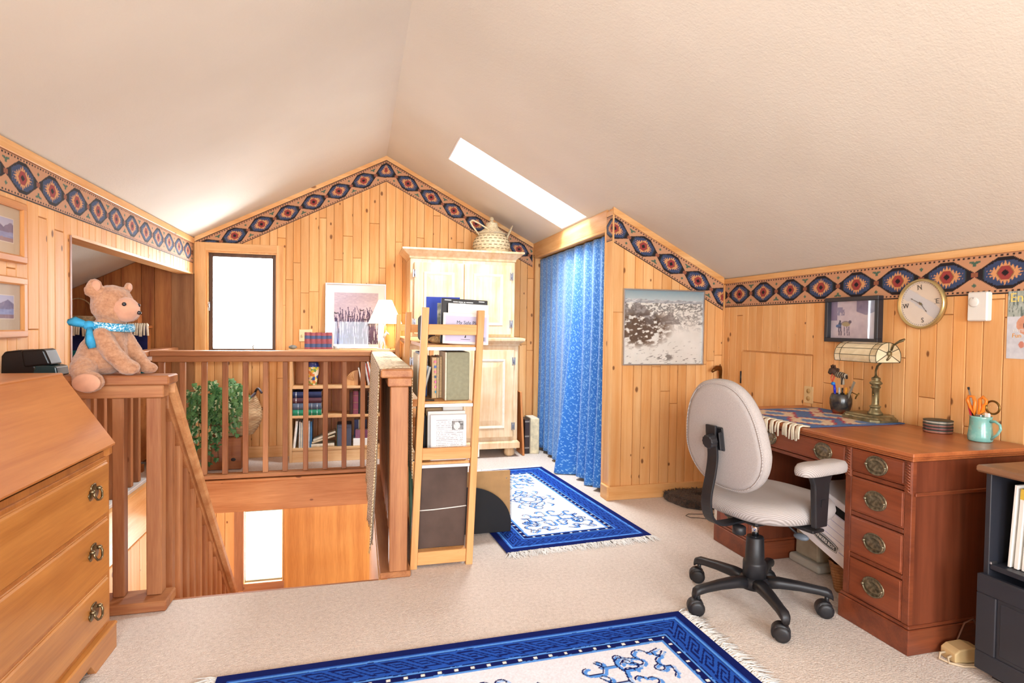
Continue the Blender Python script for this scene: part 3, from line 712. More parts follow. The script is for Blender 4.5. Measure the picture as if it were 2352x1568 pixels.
# local frame: bear looks along +x, its right side is towards -y
bx, by, bz = -1.005, 2.775, .978
m = MB(); E_ = lambda c, r, M=None: m.ell((bx+c[0], by+c[1], bz+c[2]), r, 20, M)
E_((-.035, .02, .085), (.092, .088, .09)); E_((-.022, .02, .145), (.076, .075, .085)); E_((-.008, .02, .205), (.058, .06, .05))       # trunk
E_((.004, .02, .288), (.082, .078, .075)); E_((-.002, .02, .318), (.074, .072, .060)); E_((.060, .012, .262), (.046, .046, .040)); E_((.026, -.006, .262), (.058, .05, .044))                 # head, muzzle, cheek
E_((-.045, -.030, .367), (.030, .014, .034)); E_((-.056, -.038, .350), (.026, .014, .028)); E_((.050, .054, .372), (.014, .022, .022))        # ears
def limb(pts, rad, n=9):
    P = [Vector(p) for p in pts]
    for i in range(len(P)-1):
        for k in range(n):
            t = k/n; q = P[i].lerp(P[i+1], t); rr = rad[i]*(1-t)+rad[i+1]*t; E_(q, rr)
    E_(P[-1], rad[-1])
limb([(-.012, -.052, .165), (.030, -.064, .095), (.078, -.062, .040)], [.036, .036, .034]); E_((.088, -.056, .034), (.042, .03, .032))       # near arm
limb([(.030, .072, .165), (.075, .062, .085), (.118, .045, .032)], [.028, .030, .026]); E_((.128, .042, .026), (.038, .026, .025))               # far arm
limb([(-.075, .0, .060), (-.072, -.062, .030), (-.05, -.105, -.006)], [.058, .05, .04], 6); E_((-.035, -.118, -.018), (.058, .034, .045))        # near leg, foot over the rail edge
limb([(-.01, .07, .05), (.045, .11, .03)], [.05, .042], 5)
body = build(m, 'body', FUR, bear)
rm = body.modifiers.new('remesh', 'REMESH'); rm.mode = 'VOXEL'; rm.voxel_size = .0055; rm.use_smooth_shade = True
smo = body.modifiers.new('smooth', 'SMOOTH'); smo.factor = .6; smo.iterations = 5
tx = bpy.data.textures.new('fur_clumps', 'CLOUDS'); tx.noise_scale = .012; tx.noise_depth = 3
dp = body.modifiers.new('fur', 'DISPLACE'); dp.texture = tx; dp.strength = .006; dp.mid_level = .5
W_ = lambda c: (bx+c[0], by+c[1], bz+c[2])
build(MB().ell(W_((-.030, -.149, -.020)), (.050, .010, .037), 20, ), 'foot_pad', PINK, bear, label='pink sole of the foot')
build(MB().ell(W_((.060, -.010, .275)), (.052, .052, .052), 18), 'face', PINK, bear, label='bare pinkish face and muzzle')
build(MB().ell(W_((-.036, -.042, .369)), (.018, .007, .022), 14), 'ear_lining', PINK, bear); build(MB().ell(W_((.058, .045, .372)), (.008, .015, .015), 14), 'ear_lining', PINK, bear)
EYE = plain('bear_eye', '20242C', .12, spec=.8)
build(MB().ell(W_((.072, -.061, .296)), .0085, 14), 'eye', EYE, bear); build(MB().ell(W_((.106, -.004, .294)), .0075, 14), 'eye', EYE, bear)
build(MB().ell(W_((.1125, -.018, .262)), (.009, .009, .0085), 14), 'nose', EYE, bear)
def scarf_mat():
    t = NT('blue_bandana'); p = t.obj(); n = t.noise(p, 95, 3, .6, 1.5)
    col = t.ramp(n, [(.42, '2F95C6'), (.50, '4DB0DA'), (.56, 'D5EEF8')]); t.bump(t.noise(p, 40, 2), .5, .003); return t.fin(col, .8, 0, .2)
SCARF = scarf_mat(); SCB = plain('blue_cotton', '38A5D8', .8, var=.12, scale=40, bump=.4, bscale=50, bdist=.003)
m = MB(); rr = []
for i in range(40):
    a = 2*PI*i/40; R1, R2 = .074, .075; wob = .003*math.sin(5*a)
    q = [(R1+.004+wob, .016), (R1+.010+wob, .003), (R1+.007+wob, -.016), (R1-.004, -.018), (R1-.004, .016)]
    rr.append([W_((-.004+d*math.cos(a), .018+d*math.sin(a), .203+z+.006*math.cos(a)*-1)) for d, z in q])
m.rings(rr, loop=True); sc = build(m, 'neckerchief', SCARF, bear, label='blue patterned neckerchief')
m = MB().ell(W_((-.056, -.055, .206)), (.022, .018, .02), 14); build(m, 'knot', SCB, sc)
def tail(pts, wd, nm):
    m = MB(); P = [Vector(p) for p in pts]; n = len(P); vs = []
    for i, p in enumerate(P):
        ww = wd[i]; d = (P[min(i+1, n-1)]-P[max(i-1, 0)]).normalized(); s_ = d.cross(Vector((0,-1,0))).normalized()
        for k in range(5):
            f = (k-2)/2; vs.append(W_(p+s_*ww*f+Vector((0, -.006*math.cos(f*3), 0))))
    fs = [(i*5+k, (i+1)*5+k, (i+1)*5+k+1, i*5+k+1) for i in range(n-1) for k in range(4)]
    m.add(vs, fs, True); o = build(m, nm, SCB, sc); s_ = o.modifiers.new('thickness', 'SOLIDIFY'); s_.thickness = .004
tail([(-.055, -.065, .204), (-.08, -.065, .214), (-.105, -.062, .222), (-.13, -.058, .218)], [.01, .016, .02, .012], 'scarf_end')
tail([(-.05, -.072, .20), (-.046, -.086, .170), (-.04, -.092, .14), (-.034, -.088, .115)], [.01, .014, .018, .014], 'scarf_end')

# ================================================================ ALCOVE: BLANKET OVER A RACK, BASKET
CHEST = wood('rack_wood', 'A35E2E', 'C98248', 'x', .5, .08)
k = thing('blanket_rack', 'brown wooden chest of the alcove under the striped blanket', 'chest', (-1.97, 5.35, 0))
build(MB().box(-2.28, -1.70, 5.20, 5.53, .06, 1.15, .006), 'body', CHEST, k)
build(MB().box(-2.285, -1.69, 5.195, 5.54, 1.15, 1.175, .005), 'top', CHEST, k)
for x in (-2.29, -1.71): 
    for y in (5.2, 5.48): build(MB().box(x, x+.045, y, y+.045, 0, .059), 'leg', CHEST, k)
def serape(u, v):
    b = np.tile(hexc('1E6C72'), (len(u), 1)); n = vnoise(u*3, v*60, 8, 5)
    for z0, z1, c in ((.49, .56, '4A2A66'), (.33, .49, '1B1D4A'), (.20, .215, '2A2358'), (.255, .27, '1B1D4A'), (.10, .13, '1B1D4A'), (.05, .06, '4A2A66')): b[(v > z0) & (v < z1)] = hexc(c)
    return b*(.85+.3*n[:, None])
bl = sheet('blanket', (-2.24, 5.178, .645), (1,0,0), (0,0,1), .625, .535, 60, 80, serape, printed('blanket_weave', .95, .5, 120), None, N=(0,-1,0), sag=lambda u, v: .006*np.sin(u*22)+.004*np.sin(v*9+u*8))
tag(bl, 'navy and teal striped blanket with tasselled end hanging over the alcove chest', 'blanket')
FRINGE = plain('cream_fringe', 'EDE0C6', .9, var=.08, scale=40)
m = MB()
for i in range(40):
    x = -2.235+.615*i/39; a = random.uniform(-.006, .006); L = random.uniform(.085, .105)
    m.tube([(x, 5.192, 1.178), (x+a*.3, 5.168, 1.188), (x+a, 5.162, 1.165), (x+a*2, 5.160, 1.185-L)], .0085, 6)
build(m, 'fringe', FRINGE, bl, kind='stuff', label='cream tassels along the top edge')
WILLOW = plain('pale_willow', 'BFA37A', .7, var=.2, scale=60)
k = thing('wicker_basket', 'pale basket with thin hoop handle behind the teddy bear in the alcove', 'basket', (-2.17, 5.37, 1.175))
build(MB().lathe([(.08, 1.176), (.10, 1.19), (.115, 1.24), (.118, 1.245), (.105, 1.24), (.085, 1.19)], 24, (-2.17, 5.37, 0)), 'bowl', WILLOW, k)
build(MB().tube([(-2.17+.115*math.cos(a), 5.37, 1.235+.15*math.sin(a)) for a in np.linspace(0, PI, 15)], .005, 6), 'handle', WILLOW, k)
tag(build(MB().box(-1.80, -1.72, 5.30, 5.38, 1.176, 1.262, .004), 'wooden_box', CHEST), 'small orange wooden box on the alcove chest by the bear nose', 'box')
# ================================================================ LOW BOOKCASE UNDER THE GABLE WALL
PINEL = wood('light_pine_shelf', 'D89E62', 'EFC794', 'x', .45, .05, knots=.06)
PINEU = wood('light_pine_upright', 'D89E62', 'EFC794', 'z', .45, .05, knots=.06)
BX0, BX1, BY0, BY1 = -.572, .345, 5.30, 5.57
bc = thing('bookcase', 'low pine bookcase with three shelves under the gable wall behind the railing', 'bookcase', ((BX0+BX1)/2, 5.44, 0))
build(MB().box(BX0, BX0+.022, BY0, BY1, 0, .962, .002), 'side_panel', PINEU, bc); build(MB().box(BX1-.022, BX1, BY0, BY1, 0, .962, .002), 'side_panel', PINEU, bc)
build(MB().box(BX0-.01, BX1+.01, BY0-.012, BY1, .9625, .985, .003), 'top', PINEL, bc)
for z in (.10, .385, .64): build(MB().box(BX0+.0222, BX1-.0222, BY0+.004, BY1-.012, z, z+.022, .002), 'shelf', PINEL, bc)
build(MB().box(BX0+.0222, BX1-.0222, BY0+.008, BY0+.024, .0, .098, .002), 'kick_board', PINEL, bc)
plank_wall(bc, (0, BY1-.001, 0), (1,0,0), (0,-1,0), joints(BX0+.024, BX1-.024, (), .09, .13), .125, cst(.962), (), CEDAR, th=.008, butt=(3, 4), name='back_board')
def book_mat(name, h, rough=.5, spec=.4): return plain(name, h, rough, var=.1, scale=30, spec=spec)
PAGES = plain('page_block', 'E8DCC4', .9, var=.06, scale=90)
GOLD = plain('gold_tooling', 'C9A85C', .35, .8)
_bm = {}
def bmat(h, rough=.5):
    if (h, rough) not in _bm: _bm[h, rough] = book_mat('cover_'+h, h, rough)
    return _bm[h, rough]
def book(M, W, H, D, col, label, group=None, bands=(), rough=.5, pages=True, spine_round=.004, cat='book', bandmat=None, name='book'):
    """book standing at the origin of M: width W along x, height H along z, spine at y=0, depth D along +y"""
    t = thing(name, label, cat, tuple(M @ Vector((W/2, D/2, 0))), group=group)
    tk = min(.003, W*.15); m = MB()
    m.box(0, tk, 0.002, D, 0, H, .0008, M=M); m.box(W-tk, W, .002, D, 0, H, .0008, M=M)
    n = 6; arc = [(W*(i/n), -spine_round*math.sin(PI*i/n)) for i in range(n+1)]
    m.prism(arc+[(W, .004), (0, .004)], 'z', 0, H, M=M)
    build(m, 'cover', bmat(col, rough), t)
    if pages: build(MB().box(tk, W-tk, .004, D-.004, .003, H-.003, M=M), 'pages', PAGES, t)
    for b in bands:
        z, h = b[0], b[1]; mt = bmat(b[2]) if len(b) > 2 else (bandmat or GOLD)
        arc2 = [(x+(.0 if 0 < i < n else 0), y-.0009) for i, (x, y) in enumerate(arc)]
        build(MB().prism(arc2+[(W+.0004, .012), (-.0004, .012)], 'z', z*H, z*H+h, M=M), 'spine_band', mt, t)
    return t
def MT(x, y, z, rx=0, ry=0, rz=0): return Matrix.Translation((x, y, z)) @ Euler((rx, ry, rz)).to_matrix().to_4x4()
# --- five red volumes on top
for i in range(5):
    book(MT(-.452+i*.0452, 5.32, .9855), .0445, .147-.002*(i % 2), .12, 'A8545A', ('first', 'second', 'third', 'fourth', 'fifth')[i]+' from left of the five red and blue banded volumes on the bookcase', 'red volumes on the bookcase',
         bands=((.12, .03, '4C5A80'), (.62, .028, '4C5A80')))
# --- the duck print leaning on the wall
k = thing('framed_picture', 'large framed print of ducks over reeds leaning on the gable wall behind the lamp', 'picture', (-.02, 5.56, .985))
lean = math.atan2(.03, .585); FM = Matrix.Translation((-.290, 5.548, .9925)) @ Euler((lean*-1, 0, 0)).to_matrix().to_4x4()
PW, PH = .534, .588
def ducks(u, v):
    x, y = u/PW, v/PH; n = vnoise(u, v, 60, 3, 5); n2 = vnoise(u*30, v*6+u*4, 8, 9); n3 = vnoise(u*6, v*60, 9, 4)
    c = np.tile(hexc('F0EAE8'), (len(u), 1)); ins = (x > .135) & (x < .875) & (y > .05) & (y < .865)
    px, py = (x-.135)/.74, (y-.05)/.815
    sky = lerp(hexc('DACBD2'), hexc('B29FB2'), np.clip(n3*1.1-.1, 0, 1)); b = sky
    w_ = np.clip((.33-py)/.25, 0, 1)*np.clip(1.25-px, 0, 1); b = lerp(b, hexc('6D82C4'), np.clip(w_*(.5+n), 0, 1)); b = lerp(b, hexc('C5DCEA'), np.clip((.22-py)*6, 0, .8)*np.clip(px*1.8-.1, 0, 1))
    for s_ in range(110):
        r_ = np.random.default_rng(s_); x0, sl_, hh = r_.random(), (r_.random()-.5)*.5, .35+.4*r_.random()
        d = np.abs(px-(x0+sl_*py*(.5+py))); b = lerp(b, hexc('46385A'), np.where((d < .0075) & (py < hh), .95*(.45+n), 0))
    b = np.where((n2 > .64)[:, None] & (py < .5)[:, None], b*.78, b)
    for dx, dy in ((.05, .60), (.36, .54), (.62, .66), (.70, .48), (.26, .40)):
        e = ((px-dx)/.045)**2+((py-dy)/.012)**2; h_ = ((px-dx+.035)/.012)**2+((py-dy-.014)/.012)**2
        b[(e < 1) | (h_ < 1)] = hexc('4A3F4A')
    c[ins] = b[ins]; return c
sheet('print', tuple(FM @ Vector((0, 0, 0))), FM.to_3x3() @ Vector((1,0,0)), FM.to_3x3() @ Vector((0,0,1)), PW, PH, 150, 160, ducks, PRINT, k)
build(MB().box(.004, PW-.004, -.006, -.004, .004, PH-.004, M=FM), 'glazing', PGLASS, k)
for a in ((-.004, PW+.004, -.006, .004), (-.004, PW+.004, PH-.004, PH+.006)): build(MB().box(a[0], a[1], -.012, .012, a[2], a[3], .001, M=FM), 'frame_bar', ALU, k)
for a in ((-.004, .006), (PW-.006, PW+.004)): build(MB().box(a[0], a[1], -.0119, .0119, .004, PH-.004, .001, M=FM), 'frame_bar', ALU, k)
# --- table lamp (lit)
lp = thing('table_lamp', 'lit table lamp with white tapered shade on the bookcase', 'lamp', (.235, 5.385, .985))
lx, ly = .235, 5.385
CERAM = plain('cream_ceramic', 'E9DCC8', .3)
build(MB().lathe([(.05, .986), (.055, .99), (.05, 1.0), (.022, 1.012), (.014, 1.03), (.018, 1.06), (.014, 1.1), (.01, 1.15), (.01, 1.20)], 24, (lx, ly, 0)), 'base', wood('lamp_wood', 'B5763C', 'D09A5E', 'z', .4, .0), lp)
build(MB().tube([(lx, ly, 1.20), (lx-.05, ly, 1.24), (lx-.05, ly, 1.34), (lx, ly, 1.39), (lx+.05, ly, 1.34), (lx+.05, ly, 1.24), (lx, ly, 1.20)], .002, 6), 'harp', BRASS, lp)
shd = NT('lit_lampshade'); t_ = shd
t_.set(t_.b.inputs['Base Color'], lin('FBF1DC')); t_.b.inputs['Emission Color'].default_value = lin('FFE9C4'); t_.b.inputs['Emission Strength'].default_value = 1.6; t_.b.inputs['Roughness'].default_value = .9
m = MB().lathe([(.152, 1.218), (.060, 1.432), (.057, 1.432), (.149, 1.218)], 36, (lx, ly, 0), cap=False); m.f.append((0,0,0)) if False else None
m.rings([[(lx+.152*math.cos(2*PI*j/36), ly+.152*math.sin(2*PI*j/36), 1.218) for j in range(36)], [(lx+.149*math.cos(2*PI*j/36), ly+.149*math.sin(2*PI*j/36), 1.218) for j in range(36)]], cap0=False, cap1=False)
build(m, 'lamp_shade', shd.m, lp)
build(MB().ell((lx, ly, 1.29), .028, 14), 'bulb', emit('lamp_bulb', 'FFE2B0', 12), lp)
pl = bpy.data.lights.new('lamp_light', 'POINT'); pl.energy = 1.0; pl.color = (1, .92, .78); pl.shadow_soft_size = .05
po = bpy.data.objects.new('lamp_light', pl); COL.objects.link(po); po.location = (lx, ly, 1.27)
# --- white figurine, glass oddments and a grey stone beside the red volumes
fg = thing('figurine', 'white standing horse figurine on the bookcase beside the lamp', 'figurine', (.215, 5.307, .985))
PORC = plain('white_porcelain', 'F4EEE6', .25)
m = MB(); f0 = lambda x, z: (.215+x, 5.307, .986+z)
m.tube([f0(-.03, .006), f0(-.026, .05), f0(-.012, .085), f0(.004, .10)], [.012, .014, .018, .014], 10); m.tube([f0(.004, .10), f0(.018, .135), f0(.028, .15)], [.013, .011, .010], 10)
m.tube([f0(.022, .152), f0(.04, .146), f0(.052, .132)], [.011, .009, .006], 10); m.tube([f0(.0, .09), f0(.014, .05), f0(.012, .004)], [.009, .006, .007], 8); m.tube([f0(-.022, .04), f0(-.014, .004)], [.008, .007], 8)
m.ell(f0(.026, .165), (.004, .004, .01), 8)
build(m, 'body', PORC, fg); build(MB().box(.16, .275, 5.289, 5.325, .9855, .992, .002), 'base', PORC, fg)
tag(build(MB().ell((-.55, 5.345, 1.003), (.035, .03, .018), 16), 'stone', plain('grey_stone', '8C8A80', .8, var=.2, scale=40, bump=.5)), 'grey flat stone on the bookcase left of the red volumes', 'stone')
tag(build(MB().lathe([(.02, .9855), (.026, .99), (.03, 1.015), (.028, 1.015), (.022, .992)], 20, (-.185, 5.345, 0)), 'glass_dish', plain('grey_glass', 'C8CED0', .15, spec=.7)), 'small grey glass dish on the bookcase right of the red volumes', 'dish')
# --- switch plate on the wall
k = thing('light_switch', 'ivory double switch plate on the gable wall above the red volumes', 'switch', (-.465, YG, 1.045))
build(MB().box(-.522, -.408, YG-.006, YG-.0005, 1.045, 1.155, .002), 'plate', plain('ivory_plastic', 'EBD9A8', .4, var=.02), k)
for x in (-.495, -.435): build(MB().box(x-.006, x+.006, YG-.014, YG-.0055, 1.085, 1.11, .002), 'toggle', plain('ivory_toggle', 'D9C48E', .4), k)
# --- top shelf: vase, oak box with carved fan, leaning books
vs = thing('vase', 'painted floral vase on the top shelf of the bookcase', 'vase', (-.388, 5.40, .662))
def vase_mat():
    t = NT('painted_vase'); p = t.obj(); vo = t.n('TexVoronoi'); t.set(vo.inputs['Vector'], p); vo.inputs['Scale'].default_value = 42
    sp = t.n('SeparateColor'); t.set(sp.inputs[0], vo.outputs['Color'])
    a = t.ramp(sp.outputs[0], [(0, 'E7C74E'), (.2, 'F0E2C0'), (.38, '3E57A8'), (.55, 'E58A4E'), (.7, '7FA05A'), (.85, 'EFD8B8')], 'CONSTANT')
    z = t.n('SeparateXYZ'); t.set(z.inputs[0], p); top = t.math('GREATER_THAN', z.outputs[2], .062); return t.fin(t.mix(top, a, lin('2C3A78')), .15, 0, .6)
build(MB().lathe([(.028, .663), (.032, .667), (.040, .72), (.052, .79), (.056, .83), (.050, .855), (.046, .862), (.049, .868), (.044, .868), (.042, .86), (.048, .83)], 28, (-.388, 5.40, 0)), 'body', vase_mat(), vs)
k = thing('bookend', 'light oak quarter-round bookend with carved fan on the top shelf of the bookcase', 'bookend', (-.05, 5.36, .662))
fan = [(-.105+.0, .663)]+[(-.0-.105*math.cos(a), .663+.03+.105*math.sin(a)) for a in np.linspace(0, PI/2, 12)]+[(.0, .663)]
OAKB = wood('oak_bookend', 'CC8E50', 'E5B47A', 'z', .4, 0)
build(MB().prism(fan, 'y', 5.35, 5.372), 'panel', OAKB, k, bev=.001)
for a in np.linspace(.25, 1.3, 6): build(MB().cyl((-.035, 5.349, .71), (-.035-.07*math.cos(a), 5.349, .71+.07*math.sin(a)), .002, .0035, 6), 'rib', OAKB, k)
for i, (c, W, H, tl, lb) in enumerate((('E9E4DA', .012, .16, .20, 'thin white book leaning right of the carved bookend'), ('D9773C', .018, .175, .14, 'orange book leaning behind the carved bookend'), ('D8D2CC', .018, .205, .19, 'tall pale grey book leaning on the top shelf'), ('C8463A', .008, .20, .20, 'thin red book leaning on the top shelf'), ('EFEDE8', .016, .215, .21, 'tall white book leaning on the top shelf'), ('E08A48', .009, .21, .22, 'thin orange book leaning on the top shelf'), ('8FA3B8', .014, .225, .2, 'blue grey book leaning rightmost on the top shelf'))):
    book(MT((.028, .052, .084, .105, .117, .136, .148)[i], 5.32, .663, 0, -tl), W, H, .14, c, lb+' of the bookcase', 'leaning books on the bookcase top shelf')
# --- middle shelf: four large volumes lying flat, dark volumes upright
for i, (c, lb, h) in enumerate((('1F8A66', 'green gilt volume lying lowest in the stack on the middle shelf', .05), ('56657C', 'slate blue gilt volume lying second from bottom in the stack', .056), ('5A3440', 'maroon volume lying second from top in the stack', .046), ('22305C', 'navy volume lying topmost in the stack on the middle shelf', .052))):
    z = .4075+(0, .051, .108, .155)[i]
    Mx = Matrix.Translation((-.545, 5.315, z+h)) @ Matrix(((0,0,1,0),(0,1,0,0),(-1,0,0,0),(0,0,0,1)))
    book(Mx, h-.001, .235, .19, c, lb, 'large volumes stacked flat in the bookcase', bands=[(q, .003) for q in (.18, .42, .66, .85)] if i < 2 else [(.1, .006)], bandmat=plain('silver_tooling', 'D4DCE0', .3, .6), spine_round=.008)
for i, (x, W, H, c, lb) in enumerate(((-.075, .03, .20, '4A2A26', 'dark brown volume upright on the middle shelf'), (-.042, .045, .205, '8A4458', 'wine red volume upright on the middle shelf'), (.006, .028, .20, '2E3230', 'black green volume upright on the middle shelf'), (.036, .02, .2, '8A3A2A', 'rust red volume upright on the middle shelf'))):
    book(MT(x, 5.33, .4075), W, H, .17, c, lb+' of the bookcase', 'dark volumes on the middle shelf', bands=[(q, .002) for q in (.2, .5, .8)] if i == 1 else ())
book(MT(.085, 5.32, .4075), .05, .19, .17, '1E1E22', 'black volume with raised silver dots upright beside the shelf end', 'dark volumes on the middle shelf', bands=[(q, .004) for q in (.15, .38, .6, .82)], bandmat=plain('pewter', 'B8B8B4', .3, .7))
# --- bottom shelf
cols = ['F4F2EC', 'D8D8D4', 'E9E2CC', 'C9CCD2', 'E6E4E0', 'CFC7B4', 'DDE2E8', '4C86B8']
x = -.548
for i, c in enumerate(cols):
    W = (.02, .012, .011, .013, .012, .012, .012, .012)[i]
    book(MT(x+(.002 if i == 0 else .026), 5.33, .1225+(.002 if i == 0 else .0005), 0, .10 if i == 0 else .02), W, .235-.006*(i % 3), .18, c, ('white wide', 'pale grey', 'cream', 'silver', 'white thin', 'beige', 'ice blue', 'bright blue')[i]+' spine in the left row on the bottom bookcase shelf', 'thin books on the bottom shelf'); x += W+.0035
for i, (ry, z, lb) in enumerate(((1.57, .1225, 'cream book lying flat on the bottom shelf'), (1.28, .1685, 'cream book propped aslant on the flat one'), (1.20, .187, 'pale book propped steepest over the other two'))):
    Mx = Matrix.Translation((-.40+.01*i, 5.335, z+(.028 if i == 0 else .0))) @ Matrix.Rotation(-(1.57-ry)*1.0, 4, 'Y') @ Matrix(((0,0,1,0),(0,1,0,0),(-1,0,0,0),(0,0,0,1)))
    book(Mx, .026 if i == 0 else .016, .20, .15, ('E6DBC4', 'D9C7A6', 'E0D4BC')[i], lb+' of the bookcase', 'leaning cream books')
GREENB = plain('green_box_cloth', '2E5C50', .7); GREYB = plain('grey_box_cloth', '50566A', .7)
k = thing('file_box', 'grey and green upright file box on the bottom bookcase shelf', 'box', (-.115, 5.40, .122))
build(MB().box(-.175, -.055, 5.34, 5.52, .1225, .315, .003), 'body', GREYB, k); build(MB().box(-.179, -.1755, 5.34, 5.52, .1225, .315, .001), 'end_panel', GREENB, k, label='dark green end panel')
build(MB().box(-.165, -.065, 5.336, 5.3395, .29, .305, .001), 'lip', GREYB, k)
tag(build(MB().box(-.04, .13, 5.33, 5.50, .1225, .188, .004), 'white_carton', PAPER), 'low white carton on the bottom bookcase shelf', 'carton')
for i, (x, W, H, c, lb) in enumerate(((-.02, .05, .075, '8C5570', 'mauve volume'), (.032, .012, .075, 'D8CFC4', 'cream slim volume'), (.046, .05, .072, '7E4460', 'plum volume'))):
    book(MT(x, 5.34, .189), W, H, .07, c, lb+' standing on the low white carton', 'small volumes on the white carton')
for i, (x, W, c, lb) in enumerate(((-.03, .035, '3A4470', 'navy'), (.006, .008, 'E8E4D8', 'white slim'), (.016, .012, 'C9B878', 'tan slim'), (.03, .05, '2E3656', 'dark blue'))):
    book(MT(x, 5.415, .189+.0), W, .155, .09, c, lb+' volume standing tall at back of the white carton', 'tall volumes behind the carton')
tag(build(MB().box(.105, .129, 5.335, 5.48, .189, .27, .002), 'white_card_box', PAPER), 'small upright white box on the low white carton', 'box')

# ================================================================ IVY, BASKET AND WOODEN PLANTER
k = thing('planter_box', 'low brown wooden box with a dark knot under the ivy basket', 'box', (-1.05, 5.27, 0))
BOXW = wood('planter_wood', '8A4E2C', 'A96A3C', 'x', .5, .05, knots=.06)
for a, nm in (((-1.19, -.925, 5.145, 5.165), 'front_panel'), ((-1.19, -.925, 5.385, 5.405), 'back_panel')): build(MB().box(a[0], a[1], a[2], a[3], .004, .262, .003), nm, BOXW, k)
for a in ((-1.19, -1.17), (-.945, -.925)): build(MB().box(a[0], a[1], 5.1655, 5.3845, .004, .262, .003), 'end_panel', BOXW, k)
build(MB().box(-1.169, -.946, 5.1655, 5.3845, .245, .262), 'lid', BOXW, k)
build(MB().ell((-.985, 5.1445, .085), (.019, .0015, .014), 14), 'knot', plain('dark_knot', '2C1F1A', .6), k)
WICK = wood('brown_wicker', '9C7650', 'D2B288', 'x', .6, .0, fine=200)
k = thing('wicker_basket', 'brown woven basket with dark handles behind the ivy', 'basket', (-1.0, 5.29, .265))
m = MB(); n = 72; rr = []
for i in range(27):
    t = i/26; z = .266+.28*t
    for dz, dr in ((0, 0), (.004, .009), (.008, .0)):
        ring = []
        for j in range(n):
            a = 2*PI*j/n; base = .115+.095*math.sin(PI*(.08+.80*t))
            wv = dr*(1 if (j//3+i) % 2 else .35); sad = .06*t*t*(abs(math.cos(a))**3)
            ring.append((-1.0+(base+wv)*1.0*math.cos(a), 5.29+(base+wv)*.58*math.sin(a), z+dz+sad))
        rr.append(ring)
m.rings(rr, cap0=True, cap1=False); o = build(m, 'woven_body', WICK, k)
s_ = o.modifiers.new('thickness', 'SOLIDIFY'); s_.thickness = .006
DKH = plain('dark_willow', '4A4048', .6, var=.2)
for sx in (-1, 1):
    build(MB().tube([(-1.0+sx*(.13+.09*t), 5.29+.09*(1-2*t), .575+.05*math.sin(PI*t)+.05*t) for t in np.linspace(0, 1, 9)], .010, 8), 'handle', DKH, k)
build(MB().tube([(-1.0+.155*math.cos(a), 5.29+.09*math.sin(a), .549+.06*abs(math.cos(a))**3) for a in np.linspace(0, 2*PI, 40, endpoint=False)], .011, 8, loop=True), 'rim', DKH, k)
def leaf_mat(name, a, b):
    t = NT(name); p = t.obj(); r = t.rnd(); x = t.n('SeparateXYZ'); t.set(x.inputs[0], p)
    d = t.math('ADD', t.math('ABSOLUTE', x.outputs[0]), t.math('MULTIPLY', t.noise(p, 120, 2), .012))
    col = t.ramp(d, [(.013, a), (.022, b)]); col = t.mix(t.math('MULTIPLY', r, .35), col, lin('3C6A34')); return t.fin(col, .45, 0, .4)
LEAFM = [leaf_mat('ivy_variegated', '3A7440', 'C2CE9E'), leaf_mat('ivy_green', '2C6032', '5C8A50'), leaf_mat('ivy_pale', '5E9A60', 'D6E2C2')]
ivy = thing('ivy_plant', 'trailing variegated ivy spilling over the wooden box and basket behind the railing', 'plant', (-1.06, 5.25, .44))
build(MB().lathe([(.001, .455), (.09, .452), (.105, .44), (.10, .43)], 20, M=Matrix.Translation((-1.03, 5.29, 0)) @ Matrix.Diagonal((1, .6, 1, 1))), 'soil', plain('dark_soil', '3A2A20', .9), ivy)
lf = [(0, -.012), (.012, -.016), (.026, -.006), (.018, .004), (.024, .020), (.010, .016), (0, .034), (-.010, .016), (-.024, .020), (-.018, .004), (-.026, -.006), (-.012, -.016)]
lms = []
for mt in LEAFM:
    mm = MB().add([(0, .004, .004)]+[(x, y, -.003*(abs(x)+abs(y))*40*.02) for x, y in lf], [(0, 1+i, 1+(i+1) % 12) for i in range(12)])
    me = mm.mesh('ivy_leaf', None, False); me.materials.append(mt); lms.append(me)
inv = pm(ivy).inverted(); vines = MB(); rest = MB(); nleaf = 0
def put_leaf(P, out, i):
    global nleaf
    s_ = random.uniform(.75, 1.25); nz = (out+Vector((random.uniform(-.5, .5), random.uniform(-.9, .1), random.uniform(-.2, .6)))).normalized()
    dn = Vector((random.uniform(-.5, .5), random.uniform(-.3, .3), -1)).normalized(); y = (dn-nz*dn.dot(nz)).normalized(); x = y.cross(nz)
    M = Matrix(((x.x, y.x, nz.x, P.x), (x.y, y.y, nz.y, P.y), (x.z, y.z, nz.z, P.z), (0,0,0,1))) @ Matrix.Scale(s_, 4)
    if nleaf < 290:
        o = bpy.data.objects.new('ivy_leaf', lms[random.choices((0, 1, 2), (5, 6, 2))[0]]); COL.objects.link(o); o.parent = ivy; o.matrix_local = inv @ M
    else: rest.add([(0, .004, .004)]+[(a, b, 0) for a, b in lf], [(0, 1+i, 1+(i+1) % 12) for i in range(12)], M=M)
    nleaf += 1
